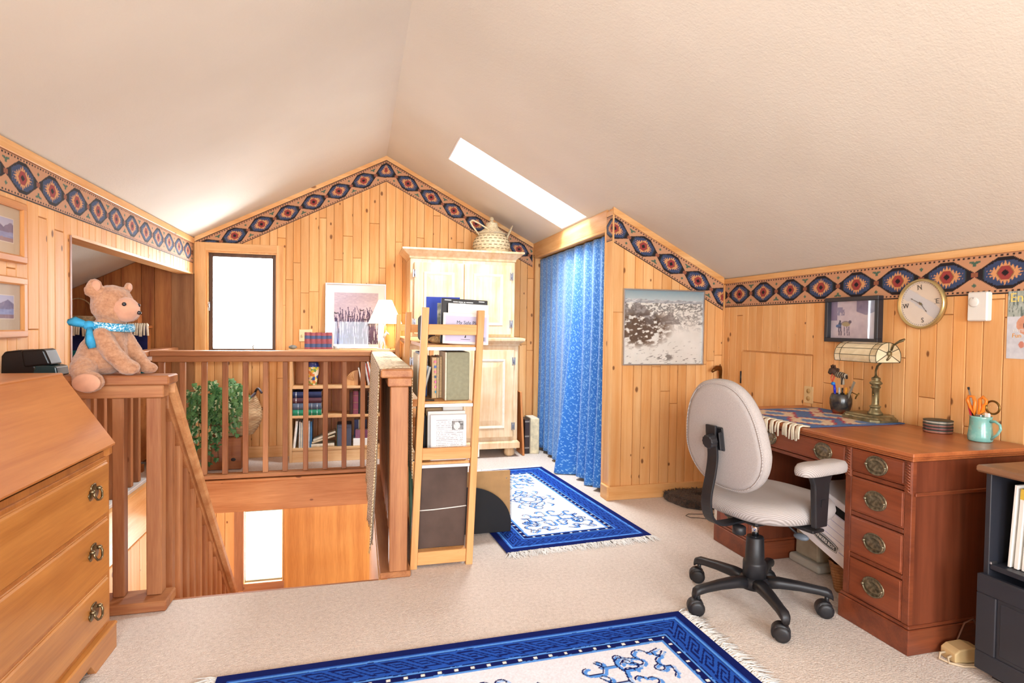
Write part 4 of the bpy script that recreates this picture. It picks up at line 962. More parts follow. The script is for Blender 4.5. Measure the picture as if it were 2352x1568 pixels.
for i in range(64):
    a = random.uniform(-PI*.98, PI*.25); R = random.uniform(.09, .23); p0 = Vector((-1.07, 5.26, .455)); top = random.uniform(.47, .70)
    L = random.choice((.0, .1, .22, .34, .42, .42)) if -2.6 < a < -.9 else random.choice((0, .05, .12, .2))
    p1 = p0+Vector((math.cos(a)*R*.55-.03, math.sin(a)*R*.40, top-.42)); p2 = p0+Vector((math.cos(a)*R-.06, math.sin(a)*R*.80-.03, top-.48))
    p2.y = max(p2.y, 5.035); p1.y = max(p1.y, 5.05); p3 = p2+Vector((random.uniform(-.03, .03), -.012, -L-.04)); p3.z = max(.05, p3.z); p3.y = max(p3.y, 5.03)
    pts = [p0, p0.lerp(p1, .5)+Vector((0, 0, .05)), p1, p2, p2.lerp(p3, .5), p3]
    vines.tube([tuple(p) for p in pts], .0025, 5)
    for t in np.linspace(.3, 1, 11 if L > .15 else 8):
        f = t*(len(pts)-1); q = min(int(f), len(pts)-2); P = pts[q].lerp(pts[q+1], f-q)+Vector((random.uniform(-.02, .02), random.uniform(-.02, .005), random.uniform(-.015, .02)))
        put_leaf(P, Vector((math.cos(a)*.3, -.9, .35)), i)
build(vines, 'stems', plain('ivy_stem', '5A6A3A', .6), ivy, kind='stuff')
if rest.v: build(rest, 'foliage', LEAFM[1], ivy, kind='stuff')

# ================================================================ ARMOIRE
def pickled():
    t = NT('pickled_pine'); p = t.obj(); q = t.vmath('MULTIPLY', p, (1, 1, .08)); n = t.noise(q, 22, 4, .6, .4); n2 = t.noise(p, 5, 3)
    col = t.ramp(t.math('ADD', t.math('MULTIPLY', n, .6), t.math('MULTIPLY', n2, .4)), [(.36, 'F0D9B4'), (.62, 'DDB384')]); t.bump(n, .08); return t.fin(col, .55, 0, .3)
PK = pickled(); LIME = plain('limewash_white', 'F0E6D0', .6, var=.05, scale=30)
AX0, AX1, AY0, AY1 = .437, 1.395, 5.17, 5.56
ar = thing('armoire', 'tall pickled pine armoire in the corner by the blue curtain', 'armoire', ((AX0+AX1)/2, 5.37, 0))
LX0, LX1 = .405, 1.43
m = MB(); m.box(LX0, LX1, AY0-.02, AY1, .105, 1.03, .004); build(m, 'lower_body', PK, ar)
m = MB(); m.box(AX0, AX1, AY0, AY1, 1.105, 1.80, .004); build(m, 'upper_body', PK, ar)
def moulding(prof, z0, x0, x1, y0, y1, name):
    """profile (projection, z) swept round left, front and right"""
    rr = []
    for d, z in prof: rr.append([(x0-d, y1, z0+z), (x0-d, y0-d, z0+z), (x1+d, y0-d, z0+z), (x1+d, y1, z0+z)])
    m = MB(); m.rings(rr, smooth=False); return build(m, name, PK, ar)
moulding([(0, 0), (.006, .0), (.008, .018), (.02, .03), (.05, .055), (.055, .06), (.072, .07), (.072, .086)], 1.80, AX0, AX1, AY0, AY1, 'cornice')
moulding([(0, 0), (.006, .0), (.01, .012), (.045, .04), (.05, .045), (.052, .058), (.052, .068), (.02, .074)], 1.03, LX0, LX1, AY0-.02, AY1, 'waist_moulding')
moulding([(.02, 0), (.02, .05), (.012, .062), (.0, .07)], .085, LX0, LX1, AY0-.02, AY1, 'base_moulding')
for x in (LX0+.06, LX1-.06):
    for y in (AY0+.035, AY1-.06): build(MB().lathe([(.025, .0), (.045, .012), (.05, .035), (.045, .06), (.03, .084)], 20, (x, y, 0)), 'bun_foot', PK, ar)
def hinge(par, x, y, z):
    m = MB(); m.box(x-.016, x-.004, y-.004, y, z-.035, z+.035, .001); m.box(x+.004, x+.016, y-.004, y, z-.035, z+.035, .001); m.box(x-.006, x+.006, y-.006, y, z-.01, z+.01, .001); m.cyl((x, y-.004, z-.022), (x, y-.004, z+.022), .004, n=8)
    build(m, 'hinge', plain('pewter_hinge', '9A9AA0', .35, .8), par)
def door(x0, x1, z0, z1, y, hx, knobx):
    o = build(MB().box(x0, x1, y-.02, y-.001, z0, z1, .003), 'door', PK, ar); b = .085
    px0, px1, pz0, pz1 = x0+b, x1-b, z0+b, z1-b
    m = MB()
    for k_, (d0, d1, yy) in enumerate(((0, .014, .027), (.014, .022, .023))):
        for a in ((px0+d0, px1-d0, pz0+d0, pz0+d1), (px0+d0, px1-d0, pz1-d1, pz1-d0)): m.box(a[0], a[1], y-yy, y-.0195, a[2], a[3], .002)
        for a in ((px0+d0, px0+d1), (px1-d1, px1-d0)): m.box(a[0], a[1], y-yy, y-.0195, pz0+d1, pz1-d1, .002)
    build(m, 'panel_moulding', LIME, o, label='limewashed panel moulding')
    q = .05; P = [[(px0+.022, y-.0195, pz0+.022), (px1-.022, y-.0195, pz0+.022), (px1-.022, y-.0195, pz1-.022), (px0+.022, y-.0195, pz1-.022)], [(px0+.022+q, y-.026, pz0+.022+q), (px1-.022-q, y-.026, pz0+.022+q), (px1-.022-q, y-.026, pz1-.022-q), (px0+.022+q, y-.026, pz1-.022-q)]]
    build(MB().rings(P, cap0=False, smooth=False), 'raised_panel', PK, o)
    for z in (z0+.10, z1-.10): hinge(o, hx, y-.021, z)
    build(MB().lathe([(.006, 0), (.006, .012), (.013, .018), (.012, .028), (.004, .032)], 14, M=Matrix.Translation((knobx, y-.02, (z0+z1)/2-.04 if z0 > 1 else (z0+z1)/2+.2)) @ Matrix.Rotation(PI/2, 4, 'X')), 'knob', plain('pewter_knob', '8E8E96', .3, .8), o)
mid = (AX0+AX1)/2
door(AX0+.035, mid-.0035, 1.13, 1.765, AY0, AX0+.037, mid-.03); door(mid+.0035, AX1-.035, 1.13, 1.765, AY0, AX1-.037, mid+.03)
door(LX0+.045, mid-.0035, .19, .99, AY0-.02, LX0+.047, mid-.03); door(mid+.0035, LX1-.045, .19, .99, AY0-.02, LX1-.047, mid+.03)
# --- lidded basket on top
RATTAN = plain('rattan_cream', 'E6D3AE', .55, var=.12, scale=60); RATD = plain('rattan_shadow', '8E7A58', .7)
k = thing('lidded_basket', 'round cream rattan basket with lid and loop handles on top of the armoire', 'basket', (1.205, 5.33, 1.886))
cx, cy = 1.205, 5.33
def woven(prof, name, n=90, rows=1, amp=.0035):
    rr = []
    for i, (r, z) in enumerate(prof):
        rr.append([(cx+(r+amp*(1 if ((j//3+i//2) % 2) else -1)*(1 if i % 2 else .2))*math.cos(2*PI*j/n), cy+(r+amp*(1 if ((j//3+i//2) % 2) else -1)*(1 if i % 2 else .2))*math.sin(2*PI*j/n), z) for j in range(n)])
    return build(MB().rings(rr), name, RATTAN, k)
B = lambda t: .115+.058*math.sin(PI*min(1, .15+t*.85))
woven([(B(i/36), 1.888+.185*i/36) for i in range(37)], 'woven_body')
woven([(.152-.10*(i/24)**.9-.03*math.sin(PI*i/24), 2.070+.105*(i/24)) for i in range(25)]+[(.018, 2.18), (.010, 2.2), (.017, 2.208), (.017, 2.222), (.006, 2.232)], 'lid')
m = MB()
for z, (q) in ((1.925, 0), (1.955, 1), (1.985, 0), (2.015, 1), (2.042, 0)):
    t = (z-1.888)/.185
    for j in range(22):
        a = 2*PI*(j+.5*q)/22; r = B(t)+.0028; m.box(-.013, .013, -.002, .002, -.0035, .0035, M=Matrix.Translation((cx+r*math.cos(a), cy+r*math.sin(a), z)) @ Matrix.Rotation(a+PI/2, 4, 'Z'))
build(m, 'weave_gap_shade', RATD, k, kind='stuff', label='rows of dark slips painted as shade in the weave openings')  # dark slips on the surface; shade of the weave openings is painted
for sx, top in ((-1, 1), (1, 0)):
    pts = [(cx+sx*(.14+.06*math.sin(PI*t)), cy-.04+.08*t, 2.03+.13*math.sin(PI*t)*(1)) for t in np.linspace(0, 1, 13)] if sx > 0 else [(cx-.135, cy-.07, 2.05), (cx-.20, cy-.09, 2.12), (cx-.225, cy-.095, 2.16), (cx-.20, cy-.095, 2.175), (cx-.14, cy-.09, 2.15), (cx-.08, cy-.085, 2.118), (cx-.045, cy-.082, 2.10)]
    build(MB().tube(pts, .007, 8), 'handle', RATTAN, k)
# --- things between armoire and curtain
BRD = wood('orange_board', 'C4743C', 'DE9558', 'z', .45, .0)
M = Matrix.Translation((1.492, 5.17, 0)) @ Matrix.Rotation(math.radians(-3.2), 4, 'Y')
tag(build(MB().box(0, .02, 0, .22, .001, .60, .003, M=M), 'narrow_board', BRD), 'narrow orange wooden board leaning on the armoire side', 'board')
k = thing('binder', 'dark brown album standing on the carpet beside the armoire', 'album', (1.555, 5.32, 0))
build(MB().box(1.533, 1.578, 5.245, 5.43, .001, .325, .003), 'cover', plain('album_brown', '3C2C2A', .5, var=.2), k)
for z in (.05, .16, .30): build(MB().box(1.5325, 1.5785, 5.2435, 5.2448, z, z+.014, .0003), 'spine_band', plain('album_band', '8A8078', .5), k)
k = thing('cloth_bound_book', 'fat cream book with torn jacket standing in front of the curtain', 'book', (1.63, 5.33, 0))
build(MB().prism([(1.588, 5.24), (1.664, 5.225), (1.672, 5.232), (1.672, 5.44), (1.588, 5.44)], 'z', .001, .335), 'cover', plain('cream_jacket', 'E2D2AE', .8, var=.12, scale=25, bump=.3, bscale=30), k, bev=.004)
build(MB().box(1.595, 1.666, 5.245, 5.435, .335, .338), 'pages', PAGES, k)
tag(build(MB().box(1.580, 1.586, 5.24, 5.42, .001, .34, .001), 'folder', plain('grey_folder', 'A89A88', .7)), 'thin grey folder between brown album and cream book', 'folder')

# ================================================================ CURTAIN
def curtain_mat():
    t = NT('blue_calico'); p = t.obj(); x = t.n('SeparateXYZ'); t.set(x.inputs[0], p)
    q = t.n('CombineXYZ'); t.set(q.inputs[0], t.math('MULTIPLY', x.outputs[1], 1.35)); t.set(q.inputs[1], x.outputs[2])
    col = lin('2674CE')
    for sc, an, th in ((34, .6, .16), (38, -.7, .13), (45, 1.5, .12)):
        ro = t.n('VectorRotate'); ro.rotation_type = 'Z_AXIS'; t.set(ro.inputs['Vector'], q.outputs[0]); ro.inputs['Angle'].default_value = an
        v2 = t.vmath('MULTIPLY', ro.outputs[0], (1, .42, 1)); vo = t.n('TexVoronoi', voronoi_dimensions='2D'); t.set(vo.inputs['Vector'], v2); vo.inputs['Scale'].default_value = sc*1.25
        mk = t.math('LESS_THAN', vo.outputs['Distance'], th)
        col = t.mix(mk, col, lin('8FC6F2'))
    n = t.noise(q.outputs[0], 18, 2); col = t.mix(t.math('MULTIPLY', n, .35), col, lin('4E96DE'))
    t.bump(t.noise(p, 14, 3), .25, .01); return t.fin(col, .85, 0, .2, .3)
def cur(u, v):
    """u: 0 at the near jamb (right) .. 1 at the far jamb; v: 0 at the rod .. 1 at the hem"""
    y = 3.842+(5.485-3.842)*u; amp = .010+.022*v
    f = amp*math.sin(u*58+2*math.sin(u*7))*(1 if u < .45 else .42)
    f += .055*v**1.3*(math.exp(-((u-.40)/.035)**2)*-1.6+math.exp(-((u-.46)/.05)**2)*1.2+math.exp(-((u-.31)/.05)**2)*.9)
    flare = -.05*v**2*math.exp(-((u-.35)/.22)**2)-.02*v*v; hem = .018+.03*max(0, u-.42)+(.012*math.sin(u*30) if u < .45 else 0)
    x = XB+.028+f+flare+.012*math.sin(u*9)*v; z = DZ-.012-(DZ-.012-hem)*v
    y += -.02*v*math.sin(u*PI)+.05*v*max(0, .12-abs(u-.3))
    return (x, y, z)
cu = build(MB().grid(cur, 220, 60), 'curtain', curtain_mat(), recalc=False)
tag(cu, 'bright blue calico curtain with small white sprigs filling the closet doorway', 'curtain')
s_ = cu.modifiers.new('thickness', 'SOLIDIFY'); s_.thickness = .002
# ================================================================ THROW OVER THE RIGHT RAILING
def throw_mat():
    t = NT('woven_throw'); p = t.obj(); x = t.n('SeparateXYZ'); t.set(x.inputs[0], p)
    wv = t.n('TexWave'); t.set(wv.inputs['Vector'], p); wv.bands_direction = 'Z'; wv.inputs['Scale'].default_value = 22; wv.inputs['Distortion'].default_value = 5; wv.inputs['Detail'].default_value = 2; wv.inputs['Detail Scale'].default_value = 2.5
    q = t.vmath('MULTIPLY', p, (160, 160, 160)); n = t.noise(p, 160, 2)
    col = t.ramp(t.math('ADD', t.math('MULTIPLY', wv.outputs['Fac'], .75), t.math('MULTIPLY', n, .25)), [(.32, '96764C'), (.5, 'CDB084'), (.68, 'EAD8B6')])
    t.bump(t.math('ADD', n, wv.outputs['Fac']), .5, .003); return t.fin(col, .9, 0, .1, .2)
def thr(u, v):
    """u along the rail (0 near), v across: 0 stair-side hem .. 1 room-side hem"""
    y = 2.80+1.75*u
    path = [(.066, .13), (.078, .45), (.088, .80), (.094, .985), (.101, .9985), (.175, 1.0005), (.250, .9985), (.258, .985), (.259, .80), (.262, .45)]
    f = v*(len(path)-1); i = min(int(f), len(path)-2); a, b = path[i], path[i+1]; t = f-i
    x = a[0]+(b[0]-a[0])*t; z = a[1]+(b[1]-a[1])*t
    hang = max(0, .95-z)
    if v < .5: y += -.115*max(0, (.985-z)/.85)*(1-u*.8)*0; x += .010*math.sin(y*13+z*2)*min(1, hang*2)+.012*math.sin(u*40)*hang*.5
    if v < .5: y += .07*(1-u)*max(0, hang-.3)
    else: y += .05*(1-u)*min(1, abs(v-.5)*8); x += .008*math.sin(y*11)*min(1, hang*2)
    if v < .06: z += .01*math.sin(u*50)
    return (x, y, z)
th = build(MB().grid(thr, 60, 46), 'throw_blanket', throw_mat(), recalc=False)
tag(th, 'beige woven throw with wavy stripes hanging over the railing end', 'throw')
s_ = th.modifiers.new('thickness', 'SOLIDIFY'); s_.thickness = .004; s_.offset = 1
m = MB()
for i in range(70):
    u = random.random(); p = thr(u, 0.0); m.tube([p, (p[0]+random.uniform(-.004, .004), p[1]+random.uniform(-.01, .01), p[2]-random.uniform(.01, .035))], .0012, 4)
build(m, 'frayed_hem', plain('beige_thread', 'C0A478', .9), th, kind='stuff')

# ================================================================ PINE SHELF UNIT
IV = wood('raw_pine_post', 'D2904E', 'E9B478', 'z', .5, .05, knots=.22, knotcol='A5582C'); IVX = wood('raw_pine_rung', 'D2904E', 'E9B478', 'x', .5, .05, knots=.16, knotcol='A5582C'); IVY = wood('raw_pine_board', 'D2904E', 'E8B276', 'y', .5, .05, knots=.10, knotcol='A5582C')
STEEL = plain('shelf_steel', 'D5DAE2', .3, .7)
LEAN = .038
def shear(z): return LEAN*z
su = thing('shelf_unit', 'open pine ladder shelf unit standing end-on in the middle of the room', 'shelf unit', (.42, 3.72, 0))
SHM = Matrix(((1, 0, LEAN, 0), (0, 1, 0, 0), (0, 0, 1, 0), (0, 0, 0, 1)))
for yy in (2.845, 3.83, 4.775):
    for x in (.253, .531): build(MB().box(x, x+.034, yy, yy+.044, 0, 1.292 if x < .4 else 1.282, .002, M=SHM), 'post', IV, su)
    for z, h in ((.015, .065), (.538, .058), (1.158, .052)): build(MB().box(.2875, .5305, yy+.008, yy+.028, z, z+h, .002, M=SHM), 'rung', IVX, su)
SHZ = (.055, .50, .803, 1.085)
for k in range(2):
    ya, yb = (2.865, 3.85) if k == 0 else (3.86, 4.80)
    for z in SHZ:
        M = Matrix.Translation((LEAN*z, 0, 0)); build(MB().box(.288, .530, ya+.006, yb-.006, z, z+.022, .002, M=M), 'shelf_board', IVY, su)
        if k == 0:
            build(MB().box(.288, .530, ya-.006, ya+.0055, z-.004, z+.012, .001, M=M), 'shelf_bracket', STEEL, su)
sx = lambda z: LEAN*z
# top shelf: black board book, white booklets, blue book, hat, dark things
Z = 1.1075; O = sx(1.1)
Z += .0095
k = thing('board_book', 'large black album standing behind the white booklets on the top shelf', 'album', (.45, 2.96, Z))
BLKB = plain('album_black', '1F1F22', .3, spec=.5)
M = Matrix.Translation((.378+O-.014, 2.955, Z)) @ Matrix.Rotation(-.12, 4, 'X') @ Matrix.Rotation(math.radians(2.2), 4, 'Y')
build(MB().box(0, .243, 0, .018, 0, .232, .002, M=M), 'cover', BLKB, k)
WHITEINK = plain('white_ink', 'F0F0EE', .6)
F = M @ frameM((0, 0, 0), (1, 0, 0), (0, 0, 1))
m = MB()
for x0_, x1_, z0_ in ((.06, .085, .2155), (.088, .112, .2155), (.116, .125, .2155), (.129, .165, .2155), (.095, .125, .207), (.015, .05, .223), (.195, .225, .223)):
    m.box(x0_, x1_, -.0008, -.0002, z0_-.0022, z0_+.0022, M=M)
build(m, 'cover_marks', WHITEINK, k)
k = thing('booklet', 'plain white booklet on the top shelf between the black album and the titled one', 'booklet', (.46, 2.945, Z))
M = Matrix.Translation((.410+O-.014, 2.930, Z)) @ Matrix.Rotation(-.11, 4, 'X') @ Matrix.Rotation(math.radians(2.0), 4, 'Y')
build(MB().box(0, .212, 0, .006, 0, .205, .001, M=M), 'cover', PAPER, k)
k = thing('booklet', 'white and lilac booklet with a printed title leaning on the top shelf', 'booklet', (.46, 2.92, Z))
M = Matrix.Translation((.383+O-.014, 2.908, Z)) @ Matrix.Rotation(-.09, 4, 'X') @ Matrix.Rotation(math.radians(2.0), 4, 'Y')
build(MB().box(0, .236, 0, .008, -.002, .155, .001, M=M), 'cover', PAPER, k)
LIL = plain('lilac_print', 'CBC6E0', .6, var=.02); TXT = plain('grey_print', '3E3C4A', .6)
build(MB().box(.012, .226, -.0006, -.0001, .010, .140, M=M), 'lilac_panel', LIL, k)
lettering('My Safe Place', .024, M @ frameM((.068, -.0012, .107), (1,0,0), (0,0,1)), TXT, k, align='LEFT')
build(MB().box(.092, .140, -.0010, -.0006, .0205, .0225, M=M), 'small_print', TXT, k)
build(MB().prism([(.110, .03), (.118, .03), (.118, .045), (.114, .041)], 'y', -.0012, -.0006, M=M), 'emblem', INK, k)
m = MB()
for i, wd in enumerate((2, 1, 3, 1, 2, 2, 1, 3, 1, 2)): m.box(.185+.0036*i, .185+.0036*i+.0007*wd, -.0012, -.0006, .016, .036, M=M)
build(m, 'barcode', TXT, k)
Z -= .0095
k = thing('book', 'bright blue picture book standing on the top shelf behind the left post', 'book', (.35, 3.22, Z))
def bluecover(u, v):
    c = np.tile(hexc('3653C8'), (len(u), 1)); n = vnoise(u, v, 40, 12); ins = (u > .06) & (u < .19) & (v > .10) & (v < .22); c[ins] = lerp(hexc('6E7A72'), hexc('D2D6C8'), np.clip(n*1.6-.3, 0, 1))[ins]
    c[(u > .13) & (u < .19) & (v > .10) & (v < .20)] = hexc('D8DEE2'); c[((u-.10)/.02)**2+((v-.115)/.015)**2 < 1] = hexc('2A2A30'); low = v < .085; c[low] = lerp(hexc('26262E'), hexc('6A5A66'), n)[low]; return c
build(MB().box(.318+O, .505+O, 3.20, 3.222, Z, Z+.255, .002), 'cover', BLKB, k)
sheet('cover_print', (.318+O, 3.1993, Z), (1,0,0), (0,0,1), .187, .255, 60, 80, bluecover, PRINT, k)
k = thing('sun_hat', 'tan straw bundle lying on the top shelf behind the left post', 'hat', (.355, 3.05, Z))
STRAW = plain('tan_straw', 'C6A06C', .85, var=.25, scale=60, bump=.6, bscale=90, bdist=.004)
m = MB().ell((.375+O, 3.06, Z+.022), (.060, .05, .022), 18); m.ell((.385+O, 3.065, Z+.045), (.034, .03, .03), 16); build(m, 'crown', STRAW, k)
m = MB()
for i in range(26):
    a = random.uniform(0, 2*PI); m.tube([(.375+O+.03*math.cos(a), 3.05+.03*math.sin(a), Z+.03), (.375+O+.065*math.cos(a), 3.05+.05*math.sin(a), Z+.012+random.uniform(0, .02))], .003, 5)
build(m, 'straw_strands', STRAW, k, kind='stuff')
tag(build(MB().box(.405+O, .420+O, 2.99, 3.05, Z, Z+.052, .002), 'red_tin', plain('red_paint', 'D23A44', .4)), 'small red box on the top shelf left of the booklets', 'box')
k = thing('dark_bag', 'black bag standing at the back of the top shelf', 'bag', (.40, 3.40, Z))
m = MB(); m.box(.30+O, .50+O, 3.30, 3.50, Z, Z+.16, .02); build(m, 'body', plain('black_canvas', '201C20', .8), k, bev=.01)
build(MB().tube([(.33+O+.10*t, 3.295, Z+.12+.05*math.sin(PI*t)) for t in np.linspace(0, 1, 9)], .005, 6), 'handle', plain('plum_strap', '5A3A52', .7), k)
# second shelf: olive slipcase, tan notebooks with flags, blue binder, steel bookend
Z = .8255; O = sx(.82)
k = thing('slipcase', 'olive green cloth slipcase on the second shelf of the pine unit', 'slipcase', (.47, 3.0, Z))
build(MB().box(.402+O, .518+O, 2.905, 3.14, Z, Z+.245, .003), 'case', plain('olive_cloth', '94937A', .9, var=.06, scale=60, bump=.25, bscale=400), k)
build(MB().box(.394+O, .4015+O, 2.906, 3.14, Z, Z+.244, .001), 'page_edge', PAGES, k)
def notebook(x, w, d0, h, c, lb, ry=0, y=2.96, flags=False, pages=True):
    t = thing('notebook', lb, 'notebook', (x, y, Z), group='notebooks on the second shelf'); M = Matrix.Translation((x, y, Z)) @ Matrix.Rotation(ry, 4, 'Y')
    build(MB().box(0, .002, 0, d0, 0, h, M=M), 'cover', bmat(c), t); build(MB().box(w-.002, w, 0, d0, 0, h, M=M), 'cover', bmat(c), t); build(MB().box(.0021, w-.0021, .002, d0, .002, h-.002, M=M), 'pages', plain('tan_pages', 'D9B98C', .9, var=.1, scale=120), t)
    if flags:
        for i, cc in enumerate(('F07A8C', '4A6AB0', 'F0808C', '34507A', 'E86AA0', 'EE78A8', '3A90B4')):
            build(MB().box(w*.4+.001*i, w*.4+.012, -.008, .02, h-.03-.026*i, h-.018-.026*i, M=M), 'page_flag', bmat(cc), t)
    return t
notebook(.338+O, .024, .20, .215, 'C9A070', 'tan notebook with coloured page flags on the second shelf', flags=True, y=2.99)
notebook(.3635+O, .014, .20, .215, '2E2622', 'dark edged tan notebook beside the flagged one', y=3.0)
notebook(.379+O, .013, .19, .218, 'D2AE7C', 'plain tan notebook against the olive slipcase', y=3.01)
k = thing('binder', 'deep blue binder on the second shelf behind the steel bookend', 'binder', (.315, 3.1, Z))
build(MB().box(.285+O, .325+O, 3.085, 3.35, Z, Z+.232, .003), 'cover', plain('deep_blue', '1E4E86', .5), k); build(MB().box(.272+O, .2845+O, 3.085, 3.33, Z, Z+.225, .002), 'pages', PAGES, k)
k = thing('book', 'slim silver book leaning against the steel bookend on the second shelf', 'book', (.30, 2.95, Z))
M = Matrix.Translation((.274+O, 2.925, Z+.012)) @ Matrix.Rotation(.24, 4, 'Y')
build(MB().box(0, .003, 0, .15, 0, .165, M=M), 'cover', BLACKP, k); build(MB().box(.0031, .012, 0, .148, .002, .163, M=M), 'pages', plain('grey_pages', 'B8B4A8', .7), k); build(MB().box(.0121, .015, 0, .15, 0, .165, M=M), 'cover', BLACKP, k)
k = thing('wire_bookend', 'black wire bookend on the second shelf of the pine unit', 'bookend', (.31, 2.91, Z))
build(MB().tube([(.278+O, 2.90, Z+.06), (.278+O, 2.90, Z+.005), (.335+O, 2.885, Z+.004), (.34+O, 2.905, Z+.004), (.29+O, 2.912, Z+.004), (.285+O, 2.912, Z+.06)], .0028, 6), 'wire', BLACKP, k)
# third shelf: typed page with portrait, boxes, dark books
Z = .5225; O = sx(.52)
k = thing('typed_page', 'white typed page with a small portrait photograph on the third shelf', 'document', (.44, 2.92, Z))
def page(u, v):
    c = np.tile(hexc('F2F0EE'), (len(u), 1)); f = (u > .028) & (u < .165) & (v > .02) & (v < .205)
    ln = ((v*1000) % 9 < 3.4) & f & (vnoise(u, np.floor(v*1000/9)*.05, 260, 5, 2) > .36); ph = (u > .108) & (u < .168) & (v > .150) & (v < .195); c[ln] = hexc('A8A6AC')
    n = vnoise(u, v, 130, 6); g = np.clip(.25+.55*n, 0, 1); e = ((u-.134)/.017)**2+((v-.170)/.02)**2; g = np.where(e < 1, .85-.45*(n > .6), g); c[ph] = np.stack([g]*3, 1)[ph]
    c[((u < .007) | (u > .176) | (v > .222)) & (u < .2)] = hexc('DAD8DC'); return c
M = Matrix.Translation((.335+O, 2.90, Z+.002)) @ Matrix.Rotation(-.06, 4, 'X')
build(MB().box(0, .183, .0006, .014, 0, .228, M=M), 'backing', PAPER, k)
sheet('page_print', tuple(M @ Vector((0, 0, 0))), M.to_3x3() @ Vector((1,0,0)), M.to_3x3() @ Vector((0,0,1)), .183, .228, 140, 170, page, PRINT, k)
k = thing('paper_stack', 'white envelope folder standing behind the typed page', 'folder', (.44, 2.96, Z))
build(MB().box(.325+O, .518+O, 2.945, 2.965, Z, Z+.243, .001), 'cover', PAPER, k)
tag(build(MB().box(.325+O, .515+O, 3.03, 3.25, Z, Z+.248, .003), 'storage_box', plain('kraft_box', 'C9A57C', .8)), 'kraft brown box behind the white papers on the third shelf', 'box')
tag(build(MB().box(.41+O, .515+O, 3.0, 3.027, Z, Z+.266, .002), 'cream_carton', PAPER), 'cream carton behind the typed page on the third shelf', 'carton')
for i, (x, c, h, lb) in enumerate(((.305, '1C1C20', .21, 'black book on the third shelf next to the papers'), (.278, '3C3E38', .24, 'charcoal book leaning leftmost on the third shelf'))):
    book(MT(x+O, 2.99, Z+.004, 0, .03*i), .020, h, .16, c, lb, 'dark books on the third shelf', bands=[(.25, .05, 'C8C8C0')] if i else ())
# bottom: brown portfolio tied with white string
Z = .0775; O = sx(.1)
k = thing('portfolio_case', 'large dark brown cloth portfolio tied with white string on the bottom shelf', 'portfolio', (.42, 2.95, Z))
M = Matrix.Translation((O*1.4, 0, 0)) @ SHM
build(MB().box(.2885, .529, 2.905, 2.985, Z, .488, .003, M=SHM), 'case', plain('brown_bookcloth', '5C4A42', .85, var=.12, scale=9, bump=.25, bscale=350), k)
build(MB().tube([tuple(SHM @ Vector(p)) for p in ((.2885, 2.9025, .273), (.36, 2.9015, .274), (.45, 2.9015, .279), (.529, 2.9025, .284))], .0028, 6), 'string', PAPER, k)
k = thing('portfolio_case', 'black backed flat case behind the brown portfolio on the bottom shelf', 'portfolio', (.42, 3.05, Z))
build(MB().box(.2885, .529, 3.00, 3.09, Z, .493, .003, M=SHM), 'case', plain('black_card', '26242A', .8), k)
# rolls and folders between railing and unit
GRN = plain('green_tube', '5A7A62', .5)
k = thing('cardboard_tube', 'long green tube leaning between the railing and the pine shelf unit', 'tube', (.265, 3.0, 0))
build(MB().cyl((.2695, 2.90, .006), (.2695, 3.12, .62), .011, n=12), 'tube', GRN, k); build(MB().cyl((.2695, 2.8985, .001), (.2695, 2.899, .0058), .012, n=12), 'end_cap', PAPER, k)
# spiral pad with half round board to the right of the unit
TAN = plain('tan_cardboard', 'B98F5E', .8, var=.05, scale=20)
k = thing('sketch_pad', 'big tan backed spiral sketch pad standing beside the pine shelf unit', 'sketch pad', (.74, 3.28, 0))
M = Matrix.Translation((.588, 3.272, .012)) @ Matrix.Rotation(-.04, 4, 'X')
build(MB().box(0, .285, 0, .004, 0, .345, .001, M=M), 'back_board', TAN, k); build(MB().box(.002, .283, .0045, .022, .002, .343, .001, M=M), 'pages', PAPER, k)
m = MB()
for i in range(44): m.tube([(.288+.004*math.cos(a), .008+.012*math.sin(a), .006+i*.0076+.001*a) for a in np.linspace(0, 2*PI, 7)], .0011, 4, M=M)
build(m, 'spiral_binding', BLACKP, k, kind='stuff')
m = MB()
for z in (.12, .30): m.lathe([(.0035, 0), (.0035, .002)], 10, M=M @ Matrix.Translation((.262, .0, z)) @ Matrix.Rotation(PI/2, 4, 'X'))
build(m, 'eyelets', ALU, k)
k = thing('half_round_board', 'black half-round board leaning on the tan sketch pad', 'board', (.72, 3.235, 0))
arc = [(.58, .012), (.865, .012)]+[(.868, .07)]+[(.60+.268*math.cos(a), .055+.228*math.sin(a)) for a in np.linspace(.12, PI/2, 18)]+[(.58, .283)]
build(MB().prism(arc, 'y', 3.228, 3.236), 'board', plain('matt_black_board', '16161A', .75), k, bev=.002)
tag(build(MB().box(.585, .715, 3.31, 3.45, .001, .30, .003), 'white_carton', PAPER), 'white carton standing on the carpet behind the tan sketch pad', 'carton')
k = thing('phone_charger', 'small white plug box hanging on the right post of the pine unit', 'adapter', (.62, 3.0, .52))
build(MB().box(.5865, .606, 2.90, 2.94, .53, .60, .003), 'body', WHITEP, k)

